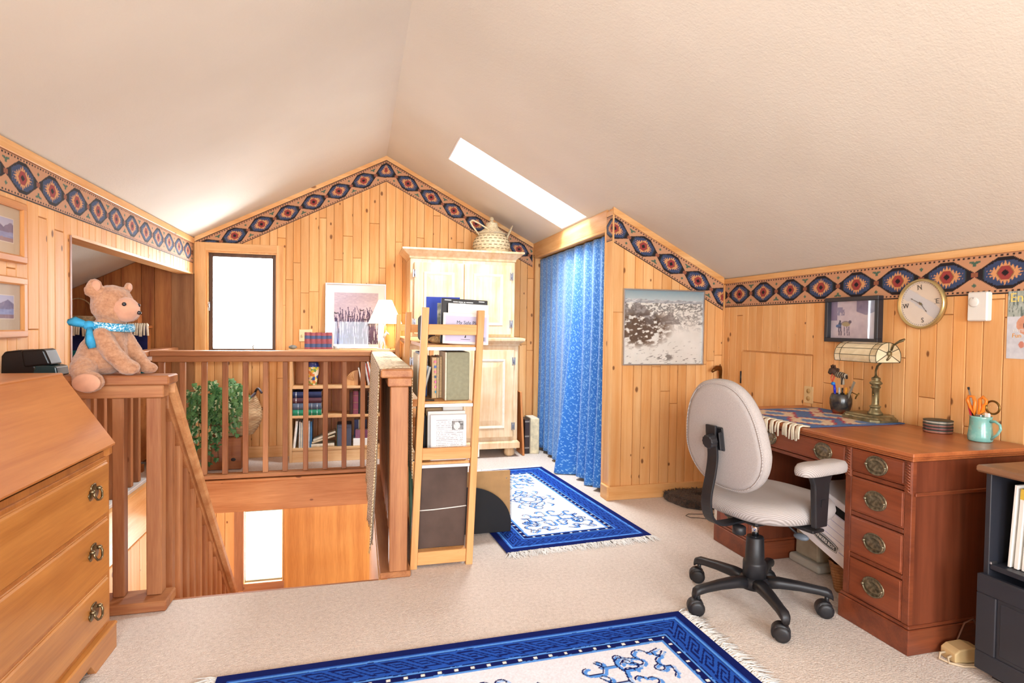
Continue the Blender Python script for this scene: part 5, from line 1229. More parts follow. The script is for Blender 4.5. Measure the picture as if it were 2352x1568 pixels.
# ================================================================ RUGS
RC = {k: hexc(v) for k, v in dict(navy='101E62', mid='2656B6', light='5C9AEA', fld='E8E9F2', dk='101A5C', wh='F4F2EC').items()}
def seg_dist(px, py, pts):
    d = np.full_like(px, 9.0)
    for (ax, ay), (bx_, by_) in zip(pts[:-1], pts[1:]):
        vx, vy = bx_-ax, by_-ay; t = np.clip(((px-ax)*vx+(py-ay)*vy)/(vx*vx+vy*vy+1e-12), 0, 1); d = np.minimum(d, np.hypot(px-ax-t*vx, py-ay-t*vy))
    return d
def arcpts(cx, cy, r, a0, a1, n=8): return [(cx+r*math.cos(a), cy+r*math.sin(a)) for a in np.linspace(a0, a1, n)]
FRET = np.array([[int(c) for c in r] for r in ('111111101', '100000101', '101110101', '101010101', '101011101', '101000001', '101111111', '100000000', '111111110')])
def rug_fn(L, W):
    """u along the length L, v across the width W"""
    def fn(u, v):
        c = np.tile(RC['navy'], (len(u), 1)); dx = np.minimum(u, L-u); dy = np.minimum(v, W-v); d = np.minimum(dx, dy); wob = (vnoise(u, v, 30, 2, 3)-.5)*.004; d = d+wob
        def put(m, k): c[m] = RC[k]
        put((d > .036), 'mid'); put((d > .042) & (d < .052), 'light')
        along = np.where(dx < dy, v, u); acr = np.where(dx < dy, dx, dy)+wob; P = .0098; a2 = along+np.where(dx < dy, 1, -1)*acr*1.25
        ii = np.floor(a2/P).astype(int) % 9; jj = np.floor((acr-.056)/P*1.12).astype(int) % 9
        put((d > .052) & (d < .150), 'navy'); put((d > .055) & (d < .147) & (FRET[ii, jj] == 1), 'mid')
        put((d >= .150) & (d < .158), 'light'); put((d >= .158) & (d < .184), 'dk'); put((np.abs(d-.171) < .0065) & (np.abs(((along/.058) % 1)-.5) < .11), 'wh'); put((d >= .184) & (d < .195), 'light'); put(d >= .195, 'fld')
        X, Y = np.abs(u-L/2), np.abs(v-W/2); ins = d > .198; hx, hy = L/2-.2, W/2-.2
        S = []   # (polyline, dark width, light offset)
        for ox, oy, fx, fy in ((hx-.02, hy-.02, -1, -1),):
            q = lambda pts: [(ox+fx*a, oy+fy*b) for a, b in pts]
            S += [q([(.02, .01)]+arcpts(.10, .03, .03, PI, PI*2.2)+[(.19, .03), (.21, .045)]), q([(.01, .03)]+arcpts(.035, .09, .03, -PI/2, PI*.6)+[(.03, .16), (.045, .18)]), q(arcpts(.13, .07, .02, 0, PI*1.4)), q(arcpts(.07, .12, .018, -PI/2, PI)), q(arcpts(.17, .06, .014, PI, PI*2)), q([(.03, .05), (.045, .05)]), q([(.05, .03), (.05, .045)])]
        for ox, oy, sc in ((L*.245, .0, 1.0), (L*.245, .105, .8)):
            q = lambda pts: [(ox+sc*a, oy+sc*b) for a, b in pts]
            S += [q([(-.12, .02), (-.06, .02), (-.04, .06), (.02, .06), (.03, .02), (.10, .02)]+arcpts(.10, .04, .02, -PI/2, PI*.7)), q(arcpts(-.12, .045, .025, -PI/2, -PI*1.5)), q(arcpts(-.06, .085, .022, -PI/2, PI*.5)), q([(.02, .06), (.03, .11)]+arcpts(.05, .11, .02, PI, 0)), q([(-.04, .06), (-.07, .10)]), q(arcpts(.06, .06, .016, 0, PI))]
        for r in (.055, .10): S.append(arcpts(0, 0, r, 0, PI/2, 10))
        S += [[(.055, 0), (.10, .03), (.14, 0)], [(0, .055), (.03, .10), (0, .14)], [(.04, .04), (.085, .085), (.13, .07)], arcpts(.15, .03, .02, -PI/2, PI), arcpts(.03, .16, .02, 0, PI), [(.10, .10), (.15, .13), (.17, .11)], arcpts(.19, .0, .03, 0, PI)]
        dl = np.full_like(u, 9.); dd = np.full_like(u, 9.)
        for s in S: dd = np.minimum(dd, seg_dist(X, Y, s)); dl = np.minimum(dl, seg_dist(X-.008, Y+.009, s))
        blot = vnoise(u, v, 26, 8, 2) > .45
        m = ins & (dl < .0065) & blot; c[m] = RC['light']; m = ins & (dl < .0045) & ~blot; c[m] = hexc('A9C8F2'); m = ins & (dd < .0030); c[m] = RC['dk']
        return np.clip(c*(.94+.12*vnoise(u, v, 220, 4, 2))[:, None], 0, 1)
    return fn
RUGM = printed('wool_rug', .95, .5, 320, spec=.1)
def rug(name, label, loc, rz, L, W, nu, nv):
    o = thing('area_rug', label, 'rug', loc, rz); T = .011
    sheet('pile', (-L/2, -W/2, T), (1,0,0), (0,1,0), L, W, nu, nv, rug_fn(L, W), RUGM, o, local=True)
    build(MB().box(-L/2+.001, L/2-.001, -W/2+.001, W/2-.001, .001, T-.0006, .003), 'backing', plain('rug_navy', '1E2F7C', .95), o, local=True)
    m = MB()
    for sx_ in (-1, 1):
        for i in range(210):
            y = -W/2+.004+(W-.008)*i/209; ln = random.uniform(.05, .095); b = random.uniform(-.035, .035); x0 = sx_*(L/2-.004)
            for k_ in range(2):
                b2 = b+random.uniform(-.02, .02); l2 = ln*random.uniform(.8, 1.05)
                P = [(x0, y, .006), (x0+sx_*l2*.35, y+b2*.3, .010+random.uniform(0, .004)), (x0+sx_*l2*.7, y+b2*.7, .006), (x0+sx_*l2, y+b2, .003)]
                m.tube(P, [.0022, .002, .0016, .0007], 4)
    build(m, 'fringe', plain('rug_fringe', 'EFECE8', .9, var=.05), o, local=True, kind='stuff')
    return o
ang = math.atan2(2.15-2.105, 1.325+.441)
rug('near', 'blue and white Chinese rug nearest the camera in front of the desk chair', (.4425-.0, 2.1275-.4425, 0), ang, 1.767, .885, 520, 260)
a2 = math.radians(94.2); c0 = Vector((1.649, 2.995)); ax = Vector((math.cos(a2), math.sin(a2))); ay = Vector((-math.sin(a2), math.cos(a2)))
cc = c0+ax*(1.70/2)+ay*(.885/2)
rug('far', 'blue and white Chinese rug in front of the armoire and curtain', (cc.x, cc.y, 0), a2, 1.70, .885, 400, 210)

# ================================================================ FUR MAT, CABLE, CANE
k = thing('fur_mat', 'dark brown furry mat on the carpet in the corner', 'mat', (2.30, 3.53, 0))
ol = [(2.10, 3.66), (2.085, 3.60), (2.10, 3.50), (2.13, 3.41), (2.20, 3.36), (2.34, 3.345), (2.50, 3.36), (2.54, 3.46), (2.53, 3.60), (2.46, 3.67), (2.30, 3.685), (2.18, 3.68)]
ol2 = []
for i in range(len(ol)):
    for t in (0, .25, .5, .75):
        a, b = Vector(ol[i]), Vector(ol[(i+1) % len(ol)]); p = a.lerp(b, t); ol2.append((p.x+random.uniform(-.005, .005), p.y+random.uniform(-.005, .005)))
FURB = plain('brown_fur', '4A3426', .95, var=.5, scale=35, bump=1.0, bscale=140, bdist=.012, sheen=.2)
build(MB().pillow(ol2, [(.012, .001), (.0, .016), (.004, .040), (.02, .056), (.10, .062), (.2, .060)]), 'pad', FURB, k)
m = MB()
for i in range(1500):
    p = Vector(random.choice(ol2)).lerp(Vector((2.31, 3.52)), random.random()**1.5*.95); d = Vector((random.uniform(-1, 1), random.uniform(-1, 1), random.uniform(.1, .8))).normalized()*.016
    z = .046+.014*min(1, (p-Vector((2.31, 3.52))).length*-4+1.2); z = min(z, .059); m.add([(p.x-.0025, p.y, z), (p.x+.0025, p.y, z), (p.x+d.x, p.y+d.y, z+d.z)], [(0, 1, 2)])
build(m, 'fur', FURB, k, kind='stuff', recalc=False)
k = thing('power_cord', 'thin grey cord looping on the carpet by the fur mat', 'cord', (2.12, 3.25, 0))
build(MB().tube([(2.22, 3.10, .003), (2.16, 3.18, .003), (2.10, 3.225, .003), (2.055, 3.24, .003), (2.045, 3.28, .003), (2.08, 3.305, .003), (2.16, 3.285, .003), (2.25, 3.27, .003)], .0024, 6), 'cord', plain('grey_cord', '6A6058', .6), k)
k = thing('walking_cane', 'cane with brass horse-head handle leaning in the corner behind the chair', 'cane', (2.53, 3.62, 0))
build(MB().cyl((2.50, 3.60, .063), (2.545, 3.665, .875), .010, .0115, 12), 'shaft', BRASS, k, label='brass coloured shaft')
m = MB().tube([(2.545, 3.665, .87), (2.546, 3.667, .905), (2.535, 3.665, .925), (2.505, 3.655, .925), (2.475, 3.645, .912), (2.46, 3.642, .900)], [.012, .014, .020, .018, .013, .009], 10); m.ell((2.538, 3.66, .945), (.005, .004, .010), 8)
build(m, 'handle', plain('old_bronze', '7A5226', .35, .85), k)
# ================================================================ PEDESTAL DESK
MAH = wood('mahogany_front', '76381F', '9A5030', 'y', .38, .06, coat=.25, hue=.2, fine=50)
MAHZ = wood('mahogany_side_shaded', '5C2C1B', '7C4029', 'z', .4, .04, coat=.2, fine=40)  # shadow on the desk side is put into this darker colour
MAHT = wood('mahogany_top', '96502C', 'B86C3E', 'y', .34, .03, coat=.3, fine=50)
MAHX = wood('mahogany_cross', '6A3320', '8E4A2C', 'x', .4, .04, coat=.2)
BRZ = plain('bronze_pull', '8C8068', .36, .75, var=.3, scale=80)
DX0, DX1, DY0_, DY1_, DT = 1.985, 2.575, 1.672, 2.862, .758
dk = thing('pedestal_desk', 'old mahogany pedestal desk with brass oval pulls against the right wall', 'desk', (2.28, 2.27, 0))
top = MB()
for d, z0, z1 in ((.028, DT-.016, DT), (.022, DT-.024, DT-.0165), (.012, DT-.034, DT-.0245)): top.box(DX0-d, DX1, DY0_-d*.9, DY1_+d*.9, z0, z1, .003)
build(top, 'top', MAHT, dk)
build(MB().box(DX0-.006, DX1-.02, DY0_+.02, DY1_-.02, DT-.0005, DT+.0008), 'leather_panel', MAHT, dk) if False else None
m = MB()
for y in (DY0_-.018, DY1_+.010): pass
PW_ = .302
PEDS = ((DY0_, DY0_+PW_), (DY1_-PW_, DY1_))
for ya, yb in PEDS:
    build(MB().box(DX0+.004, DX1, ya, ya+.02, .10, .722, .002), 'side_panel', MAHZ, dk); build(MB().box(DX0+.004, DX1, yb-.02, yb, .10, .722, .002), 'side_panel', MAHZ, dk)
    build(MB().box(DX1-.02, DX1, ya+.0205, yb-.0205, .10, .722), 'back_panel', MAHZ, dk)
    p = MB(); p.box(DX0-.012, DX1, ya-.012, yb+.012, .0, .095, .003); p.box(DX0-.008, DX1, ya-.008, yb+.008, .095, .108, .004); build(p, 'plinth', MAHX, dk)
    m = MB()
    for y in (ya, yb-.03): m.box(DX0-.001, DX0+.02, y, y+.03, .108, .722, .002)
    for z in (.268, .442, .606): m.box(DX0, DX0+.02, ya+.03, yb-.03, z, z+.018, .003)
    build(m, 'face_frame', MAHX, dk)
    for y in (ya+.015, yb-.015):                         # carved rope pilasters at the top of the pedestal
        rp = MB(); rp.box(DX0-.006, DX0, y-.014, y+.014, .60, .722, .002)
        for i in range(10): rp.cyl((DX0-.0065, y-.010, .606+.011*i), (DX0-.0065, y+.010, .616+.011*i), .003, n=6)
        build(rp, 'carved_pilaster', MAHX, dk)
def oval_pull(par, y, z, x, s=1.28):
    o = [(.040*s*math.cos(a), .030*s*math.sin(a)) for a in np.linspace(0, 2*PI, 28, endpoint=False)]
    M = Matrix(((0,0,-1,x), (1,0,0,y), (0,1,0,z), (0,0,0,1)))
    p = build(MB().pillow(o, [(0, 0), (0, .002), (.002, .004), (.005, .004), (.007, .0025), (.014, .0025), (.016, .005), (.021, .005), (.0255, .003)], M=M), 'drawer_pull', BRZ, par, label='oval bronze drawer pull')
    b = MB().tube([(x-.006, y+.034*s*math.cos(a), z-.002+.026*s*math.sin(a)) for a in np.linspace(PI, 2*PI, 15)], .0032, 8)
    for q in (-1, 1): b.ell((x-.006, y+.034*s*q, z-.001), (.008, .006, .006), 10)
    build(b, 'bail', BRZ, p)
def desk_drawer(ya, yb, z0, z1, pulls=1):
    d_ = MB().box(DX0-.004, DX0+.02, ya, yb, z0, z1, .004); d_.box(DX0-.0015, DX0+.02, ya-.003, yb+.003, z0-.003, z1+.003, .001)
    o = build(d_, 'drawer', MAH, dk); zc = (z0+z1)/2
    for i in range(pulls): oval_pull(o, ya+(yb-ya)*((i+.5)/pulls if pulls == 1 else (.2, .8)[i]), zc, DX0-.004)
for ya, yb in PEDS:
    for z0, z1 in ((.114, .262), (.292, .436), (.466, .600), (.630, .716)): desk_drawer(ya+.034, yb-.034, z0, z1)
m = MB(); ka, kb = PEDS[0][1], PEDS[1][0]
build(MB().box(DX0+.002, DX0+.022, ka, kb, .606, .622, .002), 'rail', MAHX, dk)
desk_drawer(ka+.006, kb-.006, .630, .716, 2)
build(MB().box(DX1-.02, DX1, ka, kb, .25, .722), 'modesty_panel', MAHZ, dk)
for y in (DY0_-.004, DY1_+.004): build(MB().box(DX0+.01, DX1, y-.004, y+.004, .592, .606, .002), 'side_bead', MAHX, dk)
# ---- things on the desk
def kilim(u, v):      # u along x (0 = front edge), v along y
    n = vnoise(u, v, 90, 21, 2)*.012; c = np.tile(hexc('56719E'), (len(u), 1)); y = v+n; x = u+n
    def dia(cx_, cy_, a, b, col, st=.018):
        q = np.abs(np.floor((x-cx_)/st)*st)/a+np.abs(np.floor((y-cy_)/st)*st)/b; c[q < 1] = hexc(col)
    for cx_, cy_ in ((.13, .14), (.13, .40), (.38, .27), (.40, .52), (.36, .05)):
        dia(cx_, cy_, .13, .17, 'B04A56'); dia(cx_, cy_, .11, .15, 'D9C0A2'); dia(cx_, cy_, .05, .07, '6E86AE')
    c[(v < .02) | (v > .53) | (u < .015)] = hexc('56719E')
    return c*(.9+.2*vnoise(u*2, v*20, 60, 2, 2))[:, None]
k = thing('desk_runner', 'blue and cream woven wool mat with tassels on the desk', 'mat', (2.28, 2.47, DT+.001))
sheet('weave', (2.005, 2.195, DT+.0055), (1,0,0), (0,1,0), .545, .55, 130, 130, kilim, printed('kilim_weave', .95, .5, 250), k)
build(MB().box(2.006, 2.549, 2.196, 2.744, DT+.001, DT+.005, .001), 'backing', plain('kilim_blue', '4A6490', .95), k)
m = MB()
for i in range(13):
    y0_ = 2.205+.535*i/12
    for q in range(7):
        a = random.uniform(-.016, .016); ln = random.uniform(.045, .062)
        m.tube([(2.008, y0_, DT+.004), (1.965, y0_+a*.6, DT+.009), (1.949, y0_+a*.8, DT+.003), (1.9445, y0_+a, DT-.02), (1.945, y0_+a*1.15, DT-ln)], [.004, .0042, .0042, .0045, .0035], 5)
build(m, 'tassels', FRINGE, k, kind='stuff', label='cream tassels over the front edge of the desk')
# ---- stained glass banker's lamp
LB = plain('lamp_bronze', '857A58', .36, .6, var=.3, scale=30)
def capiz():
    t = NT('cream_stained_glass'); n = t.noise(t.obj(), 26, 3, .6); r = t.rnd()
    col = t.ramp(t.math('ADD', t.math('MULTIPLY', n, .6), t.math('MULTIPLY', r, .4)), [(.3, 'C9B48C'), (.7, 'EADDBA')]); return t.fin(col, .18, 0, .6)
CAP = capiz(); LEAD = plain('lead_came', '55503C', .5, .5)
lx, ly = 2.475, 2.37
k = thing('desk_lamp', 'bronze desk lamp with cream stained glass half-barrel shade', 'lamp', (lx, ly, DT+.006)); z0 = DT+.0062
b = []
for d, zz in ((0, 0), (0, .010), (.008, .014), (.012, .020), (.022, .024), (.024, .030)):
    b.append([(lx-.085+d, ly-.155+d+.03, z0+zz), (lx-.055, ly-.155+d, z0+zz), (lx+.055, ly-.155+d, z0+zz), (lx+.085-d, ly-.155+d+.03, z0+zz), (lx+.085-d, ly+.071-d-.03, z0+zz), (lx+.055, ly+.071-d, z0+zz), (lx-.055, ly+.071-d, z0+zz), (lx-.085+d, ly+.071-d-.03, z0+zz)])
build(MB().rings(b, smooth=False), 'base', LB, k)
build(MB().lathe([(.034, .030), (.034, .036), (.026, .046), (.022, .058), (.022, .064), (.026, .066), (.026, .070), (.019, .073), (.0165, .08), (.0165, .155), (.019, .158), (.022, .162), (.022, .166), (.018, .169), (.019, .174), (.028, .181), (.029, .187), (.020, .195), (.018, .199), (.021, .203), (.019, .211), (.010, .215), (.007, .221)], 12, (lx, ly-.075, z0)), 'column', LB, k)
by0, by1 = ly-.145, ly+.105; cz = z0+.315; cxs = lx-.005
build(MB().tube([(lx, ly-.075, z0+.215), (lx-.004, ly-.077, z0+.245), (lx-.012, ly-.092, z0+.27), (lx-.016, ly-.118, z0+.29), (lx-.012, ly-.148, z0+.305), (lx-.006, ly-.156, cz+.005), (cxs, ly-.150, cz+.018)], .0055, 8), 'arm', LB, k)
sh = MB(); R_ = .072
def shp(a, y): return (cxs+R_*1.06*math.cos(a), y, cz+R_*.98*math.sin(a))
shade = None
ang_ = np.linspace(math.radians(-22), math.radians(202), 9); seg = ((by0, by0+.035), (by0+.035, by1-.035), (by1-.035, by1))
fr = MB()
for y in (by0, by0+.035, by1-.035, by1): fr.tube([shp(a, y) for a in np.linspace(ang_[0], ang_[-1], 25)], .0016, 5)
for a in ang_: fr.tube([shp(a, by0), shp(a, by1)], .0016, 5)
for i in range(5):
    a = math.radians(-20+220*i/4); fr.tube([(cxs, by0, cz+.018), shp(a, by0)], .0016, 5)
fr.tube([shp(ang_[0], by0), shp(ang_[-1], by0)], .0016, 5)
shade = build(fr, 'lamp_shade', LEAD, k, label='lead came frame of the stained glass shade')
for a0, a1 in zip(ang_[:-1], ang_[1:]):
    for ya, yb in seg:
        g = MB().grid(lambda u, v: shp(a0+(a1-a0)*(.02+.96*u), ya+(yb-ya)*v), 2, 1, smooth=False); o = build(g, 'glass_pane', CAP, shade, recalc=False)
for i in range(4):
    a0, a1 = math.radians(-20+220*i/4), math.radians(-20+220*(i+1)/4)
    for y_ in (by0+.001, by1-.001):
        vs = [(cxs, y_, cz+.018)]+[(cxs+(R_*1.06)*math.cos(a), y_, cz+R_*.98*math.sin(a)) for a in np.linspace(a0, a1, 6)]
        build(MB().add(vs, [(0, j, j+1) for j in range(1, 6)]), 'glass_pane', CAP, shade, recalc=False)
vs = [(cxs, by0+.001, cz+.018), shp(math.radians(-22), by0+.001), shp(math.radians(202), by0+.001)]
build(MB().add(vs, [(0, 1, 2)]), 'glass_pane', CAP, shade, recalc=False)
build(MB().lathe([(.004, 0), (.012, .002), (.014, .008), (.008, .012), (.002, .014)], 14, M=Matrix.Translation((cxs, by0, cz+.018)) @ Matrix.Rotation(PI/2, 4, 'X')), 'pivot', LB, k)
build(MB().tube([(lx+.006, ly-.150, cz+.032), (lx+.012, ly-.155, cz+.058), (lx+.018, ly-.185, cz+.082), (lx+.014, ly-.21, cz+.088), (lx+.004, ly-.212, cz+.082), (lx+.002, ly-.19, cz+.074), (lx+.008, ly-.165, cz+.062)], .0045, 8), 'scroll', LB, k)
build(MB().cyl((lx-.01, ly-.08, z0+.21), (lx-.022, ly-.082, z0+.135), .0007, n=5), 'pull_chain', BRASS, k); build(MB().ell((lx-.0225, ly-.082, z0+.128), (.004, .004, .006), 10), 'pull_knob', BRASS, k)
# ---- pot with pens and the striped toy horse
px, py, pz = 2.50, 2.532, DT+.0062
k = thing('pen_pot', 'dark glazed squat pottery pot holding pens beside the desk lamp', 'pot', (px, py, pz))
def potmat():
    t = NT('dark_glaze_pot'); p = t.obj(); x = t.n('SeparateXYZ'); t.set(x.inputs[0], p); n = t.noise(p, 30, 4)
    dkc = t.ramp(n, [(.35, '23242A'), (.6, '4A4238'), (.75, '7A6A48')]); f = t.math('ADD', x.outputs[2], t.math('MULTIPLY', n, .05))
    s_ = t.n('MapRange'); t.set(s_.inputs[0], f); s_.inputs[1].default_value = -.022; s_.inputs[2].default_value = -.004
    return t.fin(t.mix(s_.outputs[0], lin('8A4A30'), dkc), .25, 0, .6)
build(MB().lathe([(.036, 0), (.040, .004), (.048, .024), (.054, .052), (.054, .076), (.048, .098), (.045, .104), (.043, .104), (.046, .096), (.05, .074), (.047, .04), (.02, .012)], 28, (px, py, pz)), 'body', potmat(), k)
def pen(p0, p1, r, h, lb, cap=None, nm='pen', cat='pen'):
    t = thing(nm, lb, cat, p0, group='pens in the dark pot'); build(MB().cyl(p0, p1, r, r*.95, 10), 'barrel', bmat(h, .3), t)
    if cap: a, b_ = Vector(p0), Vector(p1); build(MB().cyl(tuple(a.lerp(b_, .66)), tuple(a.lerp(b_, 1.01)), r*1.25, r*1.15, 10), 'cap', bmat(cap, .3), t)
pen((px-.015, py+.015, pz+.03), (px-.02, py+.026, pz+.148), .005, '2A3AC0', 'blue capped pen in the dark pot', '2434C8')
pen((px-.004, py+.006, pz+.03), (px+.0, py+.012, pz+.135), .004, '8A9098', 'grey pen in the middle of the dark pot', 'B8BEC4')
pen((px+.0, py-.008, pz+.03), (px+.002, py-.006, pz+.135), .004, '4A3A30', 'dark brown pen in the dark pot', '2A2420')
pen((px+.01, py-.016, pz+.03), (px+.012, py-.022, pz+.138), .005, 'F09A2E', 'orange marker in the dark pot', 'F2A83A')
t = thing('ruler', 'grey flat ruler standing slanted in the dark pot', 'ruler', (px, py-.02, pz+.03), group='pens in the dark pot')
M = Matrix.Translation((px, py-.02, pz+.03)) @ Matrix.Rotation(math.radians(24), 4, 'X'); build(MB().box(-.0012, .0012, -.007, .007, 0, .160, .0005, M=M), 'blade', bmat('9A9484', .5), t)
t = thing('key_tool', 'brass key-shaped tool sticking out of the dark pot to the right', 'tool', (px, py-.03, pz+.08), group='pens in the dark pot')
build(MB().tube([(px+.01, py-.03, pz+.08), (px+.01, py-.06, pz+.118), (px+.01, py-.095, pz+.108)], .003, 6), 'shaft', BRASS, t); build(MB().tube([(px+.01, py-.105, pz+.118), (px+.01, py-.088, pz+.098), (px+.01, py-.084, pz+.086)], .0035, 6), 'bit', BRASS, t)
k = thing('toy_zebra', 'small striped toy zebra with red bridle hanging under the lamp shade', 'toy', (px-.01, py+.015, pz+.19))
def zebramat():
    t = NT('zebra_stripes'); wv = t.n('TexWave'); wv.bands_direction = 'Y'; t.set(wv.inputs['Vector'], t.obj()); wv.inputs['Scale'].default_value = 24; wv.inputs['Distortion'].default_value = 1.5
    return t.fin(t.ramp(wv.outputs['Fac'], [(.45, '3A2C24'), (.55, 'A79C88')]), .8, 0, .2)
q = lambda dy, dz: (px-.012, py+.012+dy, pz+.205+dz); ZB = plain('zebra_brown', '4A3428', .8, var=.2)
m = MB().ell(q(-.012, 0), (.016, .034, .017), 14); m.tube([q(-.03, .0), q(-.05, -.004), q(-.062, -.016)], [.015, .014, .004], 10); m.tube([q(-.03, -.008), q(-.033, -.035), q(-.033, -.05)], [.010, .009, .010], 8)
body_ = build(m, 'body', zebramat(), k)
m = MB().tube([q(.012, .004), q(.03, .02), q(.042, .018), q(.055, .004)], [.013, .016, .017, .011], 10); m.ell(q(.035, .042), (.005, .005, .012), 8); m.ell(q(.022, .04), (.005, .006, .012), 8); build(m, 'head', ZB, k)
m = MB()
for i in range(16): a = i/15; m.tube([q(.045-.05*a, .030-.016*a), q(.05-.05*a+random.uniform(-.01, .01), .048-.016*a)], .003, 5)
build(m, 'mane', ZB, k, kind='stuff'); build(MB().tube([q(.028, .022), q(.018, .002), q(.03, -.03), q(.036, -.045), q(.045, -.02), q(.028, .022)], .003, 6), 'bridle', bmat('E0503A'), k)
build(MB().ell((px-.016, py+.038, pz+.155), (.010, .012, .010), 14), 'bell', bmat('2A7FD0', .25), k); build(MB().cyl(q(-.005, .015), (px-.01, py+.007, cz-.025), .0008, n=5), 'thread', bmat('8A7A60'), k)
# ---- coasters, mug of scissors
def coastermat(h): return plain('coaster_'+h, h, .5, var=.25, scale=40)
for i in range(4):
    z = DT+.001+.0138*i
    k = thing('coaster', ('lowest', 'second from bottom', 'third from bottom', 'topmost')[i]+' round coaster of the stack on the desk', 'coaster', (2.50, 1.99, z), group='stacked coasters on the desk')
    build(MB().lathe([(.050, z), (.055, z+.002), (.055, z+.0112), (.051, z+.0132)], 28, (2.498+.001*(i % 2), 1.992, 0)), 'disc', coastermat(('A8705E', '8A5A56', '9A6A5E', 'B8B0A0')[i]), k)
    build(MB().lathe([(.0555, z+.0092), (.0563, z+.0102), (.0555, z+.0132), (.052, z+.0134)], 28, (2.498+.001*(i % 2), 1.992, 0)), 'rim', coastermat('3E4640'), k)
mx, my, mz = 2.475, 1.793, DT+.0008
k = thing('mug', 'turquoise glazed mug holding scissors on the desk', 'mug', (mx, my, mz))
def mugmat():
    t = NT('turquoise_glaze'); n = t.noise(t.obj(), 22, 4, .6); col = t.ramp(n, [(.30, '8A5A54'), (.37, '7FB0A6'), (.5, '74B4AC'), (.7, '9CCDC2')]); return t.fin(col, .18, 0, .6, 0, .3)
MUG = mugmat(); ml = [(.038, 0), (.042, .004), (.043, .02), (.040, .045), (.0375, .07), (.0375, .095), (.039, .102), (.0365, .103), (.035, .095), (.035, .06), (.033, .01)]
build(MB().lathe(ml, 30, (mx, my, mz)), 'body', MUG, k)
build(MB().tube([(mx+.0, my-.036, mz+.085), (mx, my-.056, mz+.088), (mx, my-.074, mz+.077), (mx, my-.077, mz+.06), (mx, my-.066, mz+.038), (mx, my-.042, mz+.014)], [.006, .0055, .005, .005, .005, .005], 8), 'handle', MUG, k)
t = thing('scissors', 'orange handled scissors standing in the turquoise mug', 'scissors', (mx, my, mz+.05)); OR = bmat('F2862A', .35); 
c_ = lambda dy, dz, dx=0: (mx-.012+dx, my+.012+dy, mz+.105+dz)
build(MB().tube([c_(.002, .004), c_(.022, .03), c_(.036, .058), c_(.030, .075), c_(.012, .074), c_(.004, .055), c_(.006, .03)], [.008, .007, .0065, .006, .006, .007, .008], 8, loop=True), 'handle', OR, t)
build(MB().tube([c_(-.012, .004, .006), c_(-.012, .035, .006), c_(-.010, .066, .006), c_(-.022, .078, .006), c_(-.036, .064, .006), c_(-.034, .05, .006), c_(-.026, .045, .006), c_(-.024, .02, .006)], [.009, .008, .0065, .006, .006, .006, .006, .008], 8, loop=True), 'handle', OR, t)
build(MB().box(mx-.016, mx-.006, my-.012, my+.012, mz+.012, mz+.11, .002), 'blades', ALU, t)
t = thing('magnifier', 'brass rimmed round magnifier behind the orange scissors', 'magnifier', (mx+.012, my-.02, mz+.05)); C_ = (mx+.012, my-.036, mz+.142)
build(MB().tube([(C_[0], C_[1]+.026*math.cos(a), C_[2]+.026*math.sin(a)) for a in np.linspace(0, 2*PI, 24, endpoint=False)], .004, 8, loop=True), 'rim', BRASS, t)
build(MB().cyl((C_[0]-.001, C_[1], C_[2]), (C_[0]+.001, C_[1], C_[2]), .0235, n=24), 'lens', PGLASS, t); build(MB().cyl((mx+.01, my-.008, mz+.04), (C_[0], C_[1]+.012, C_[2]-.023), .0045, n=8), 'handle', BRASS, t)
t = thing('pen', 'red pen standing in the turquoise mug', 'pen', (mx, my+.03, mz+.03)); build(MB().cyl((mx-.01, my+.016, mz+.03), (mx-.012, my+.042, mz+.145), .0042, n=10), 'barrel', bmat('C82440', .3), t)
t = thing('pen', 'black pen leaning leftmost in the turquoise mug', 'pen', (mx+.01, my+.03, mz+.03)); build(MB().cyl((mx+.004, my+.018, mz+.03), (mx+.004, my+.048, mz+.142), .0042, n=10), 'barrel', bmat('3A2A22', .3), t)
t = thing('craft_knife', 'slim steel knife reaching highest out of the turquoise mug', 'knife', (mx+.01, my+.02, mz+.03)); build(MB().cyl((mx+.012, my+.012, mz+.03), (mx+.016, my+.066, mz+.212), .0035, n=8), 'barrel', ALU, t); build(MB().cyl((mx+.016, my+.064, mz+.205), (mx+.0163, my+.0665, mz+.2145), .0042, n=8), 'cap', BLACKP, t)
t = thing('eraser', 'white wedge sticking out of the turquoise mug at right', 'eraser', (mx, my-.03, mz+.06)); build(MB().box(mx-.006, mx+.004, my-.036, my-.016, mz+.05, mz+.118, .003), 'block', PAPER, t)

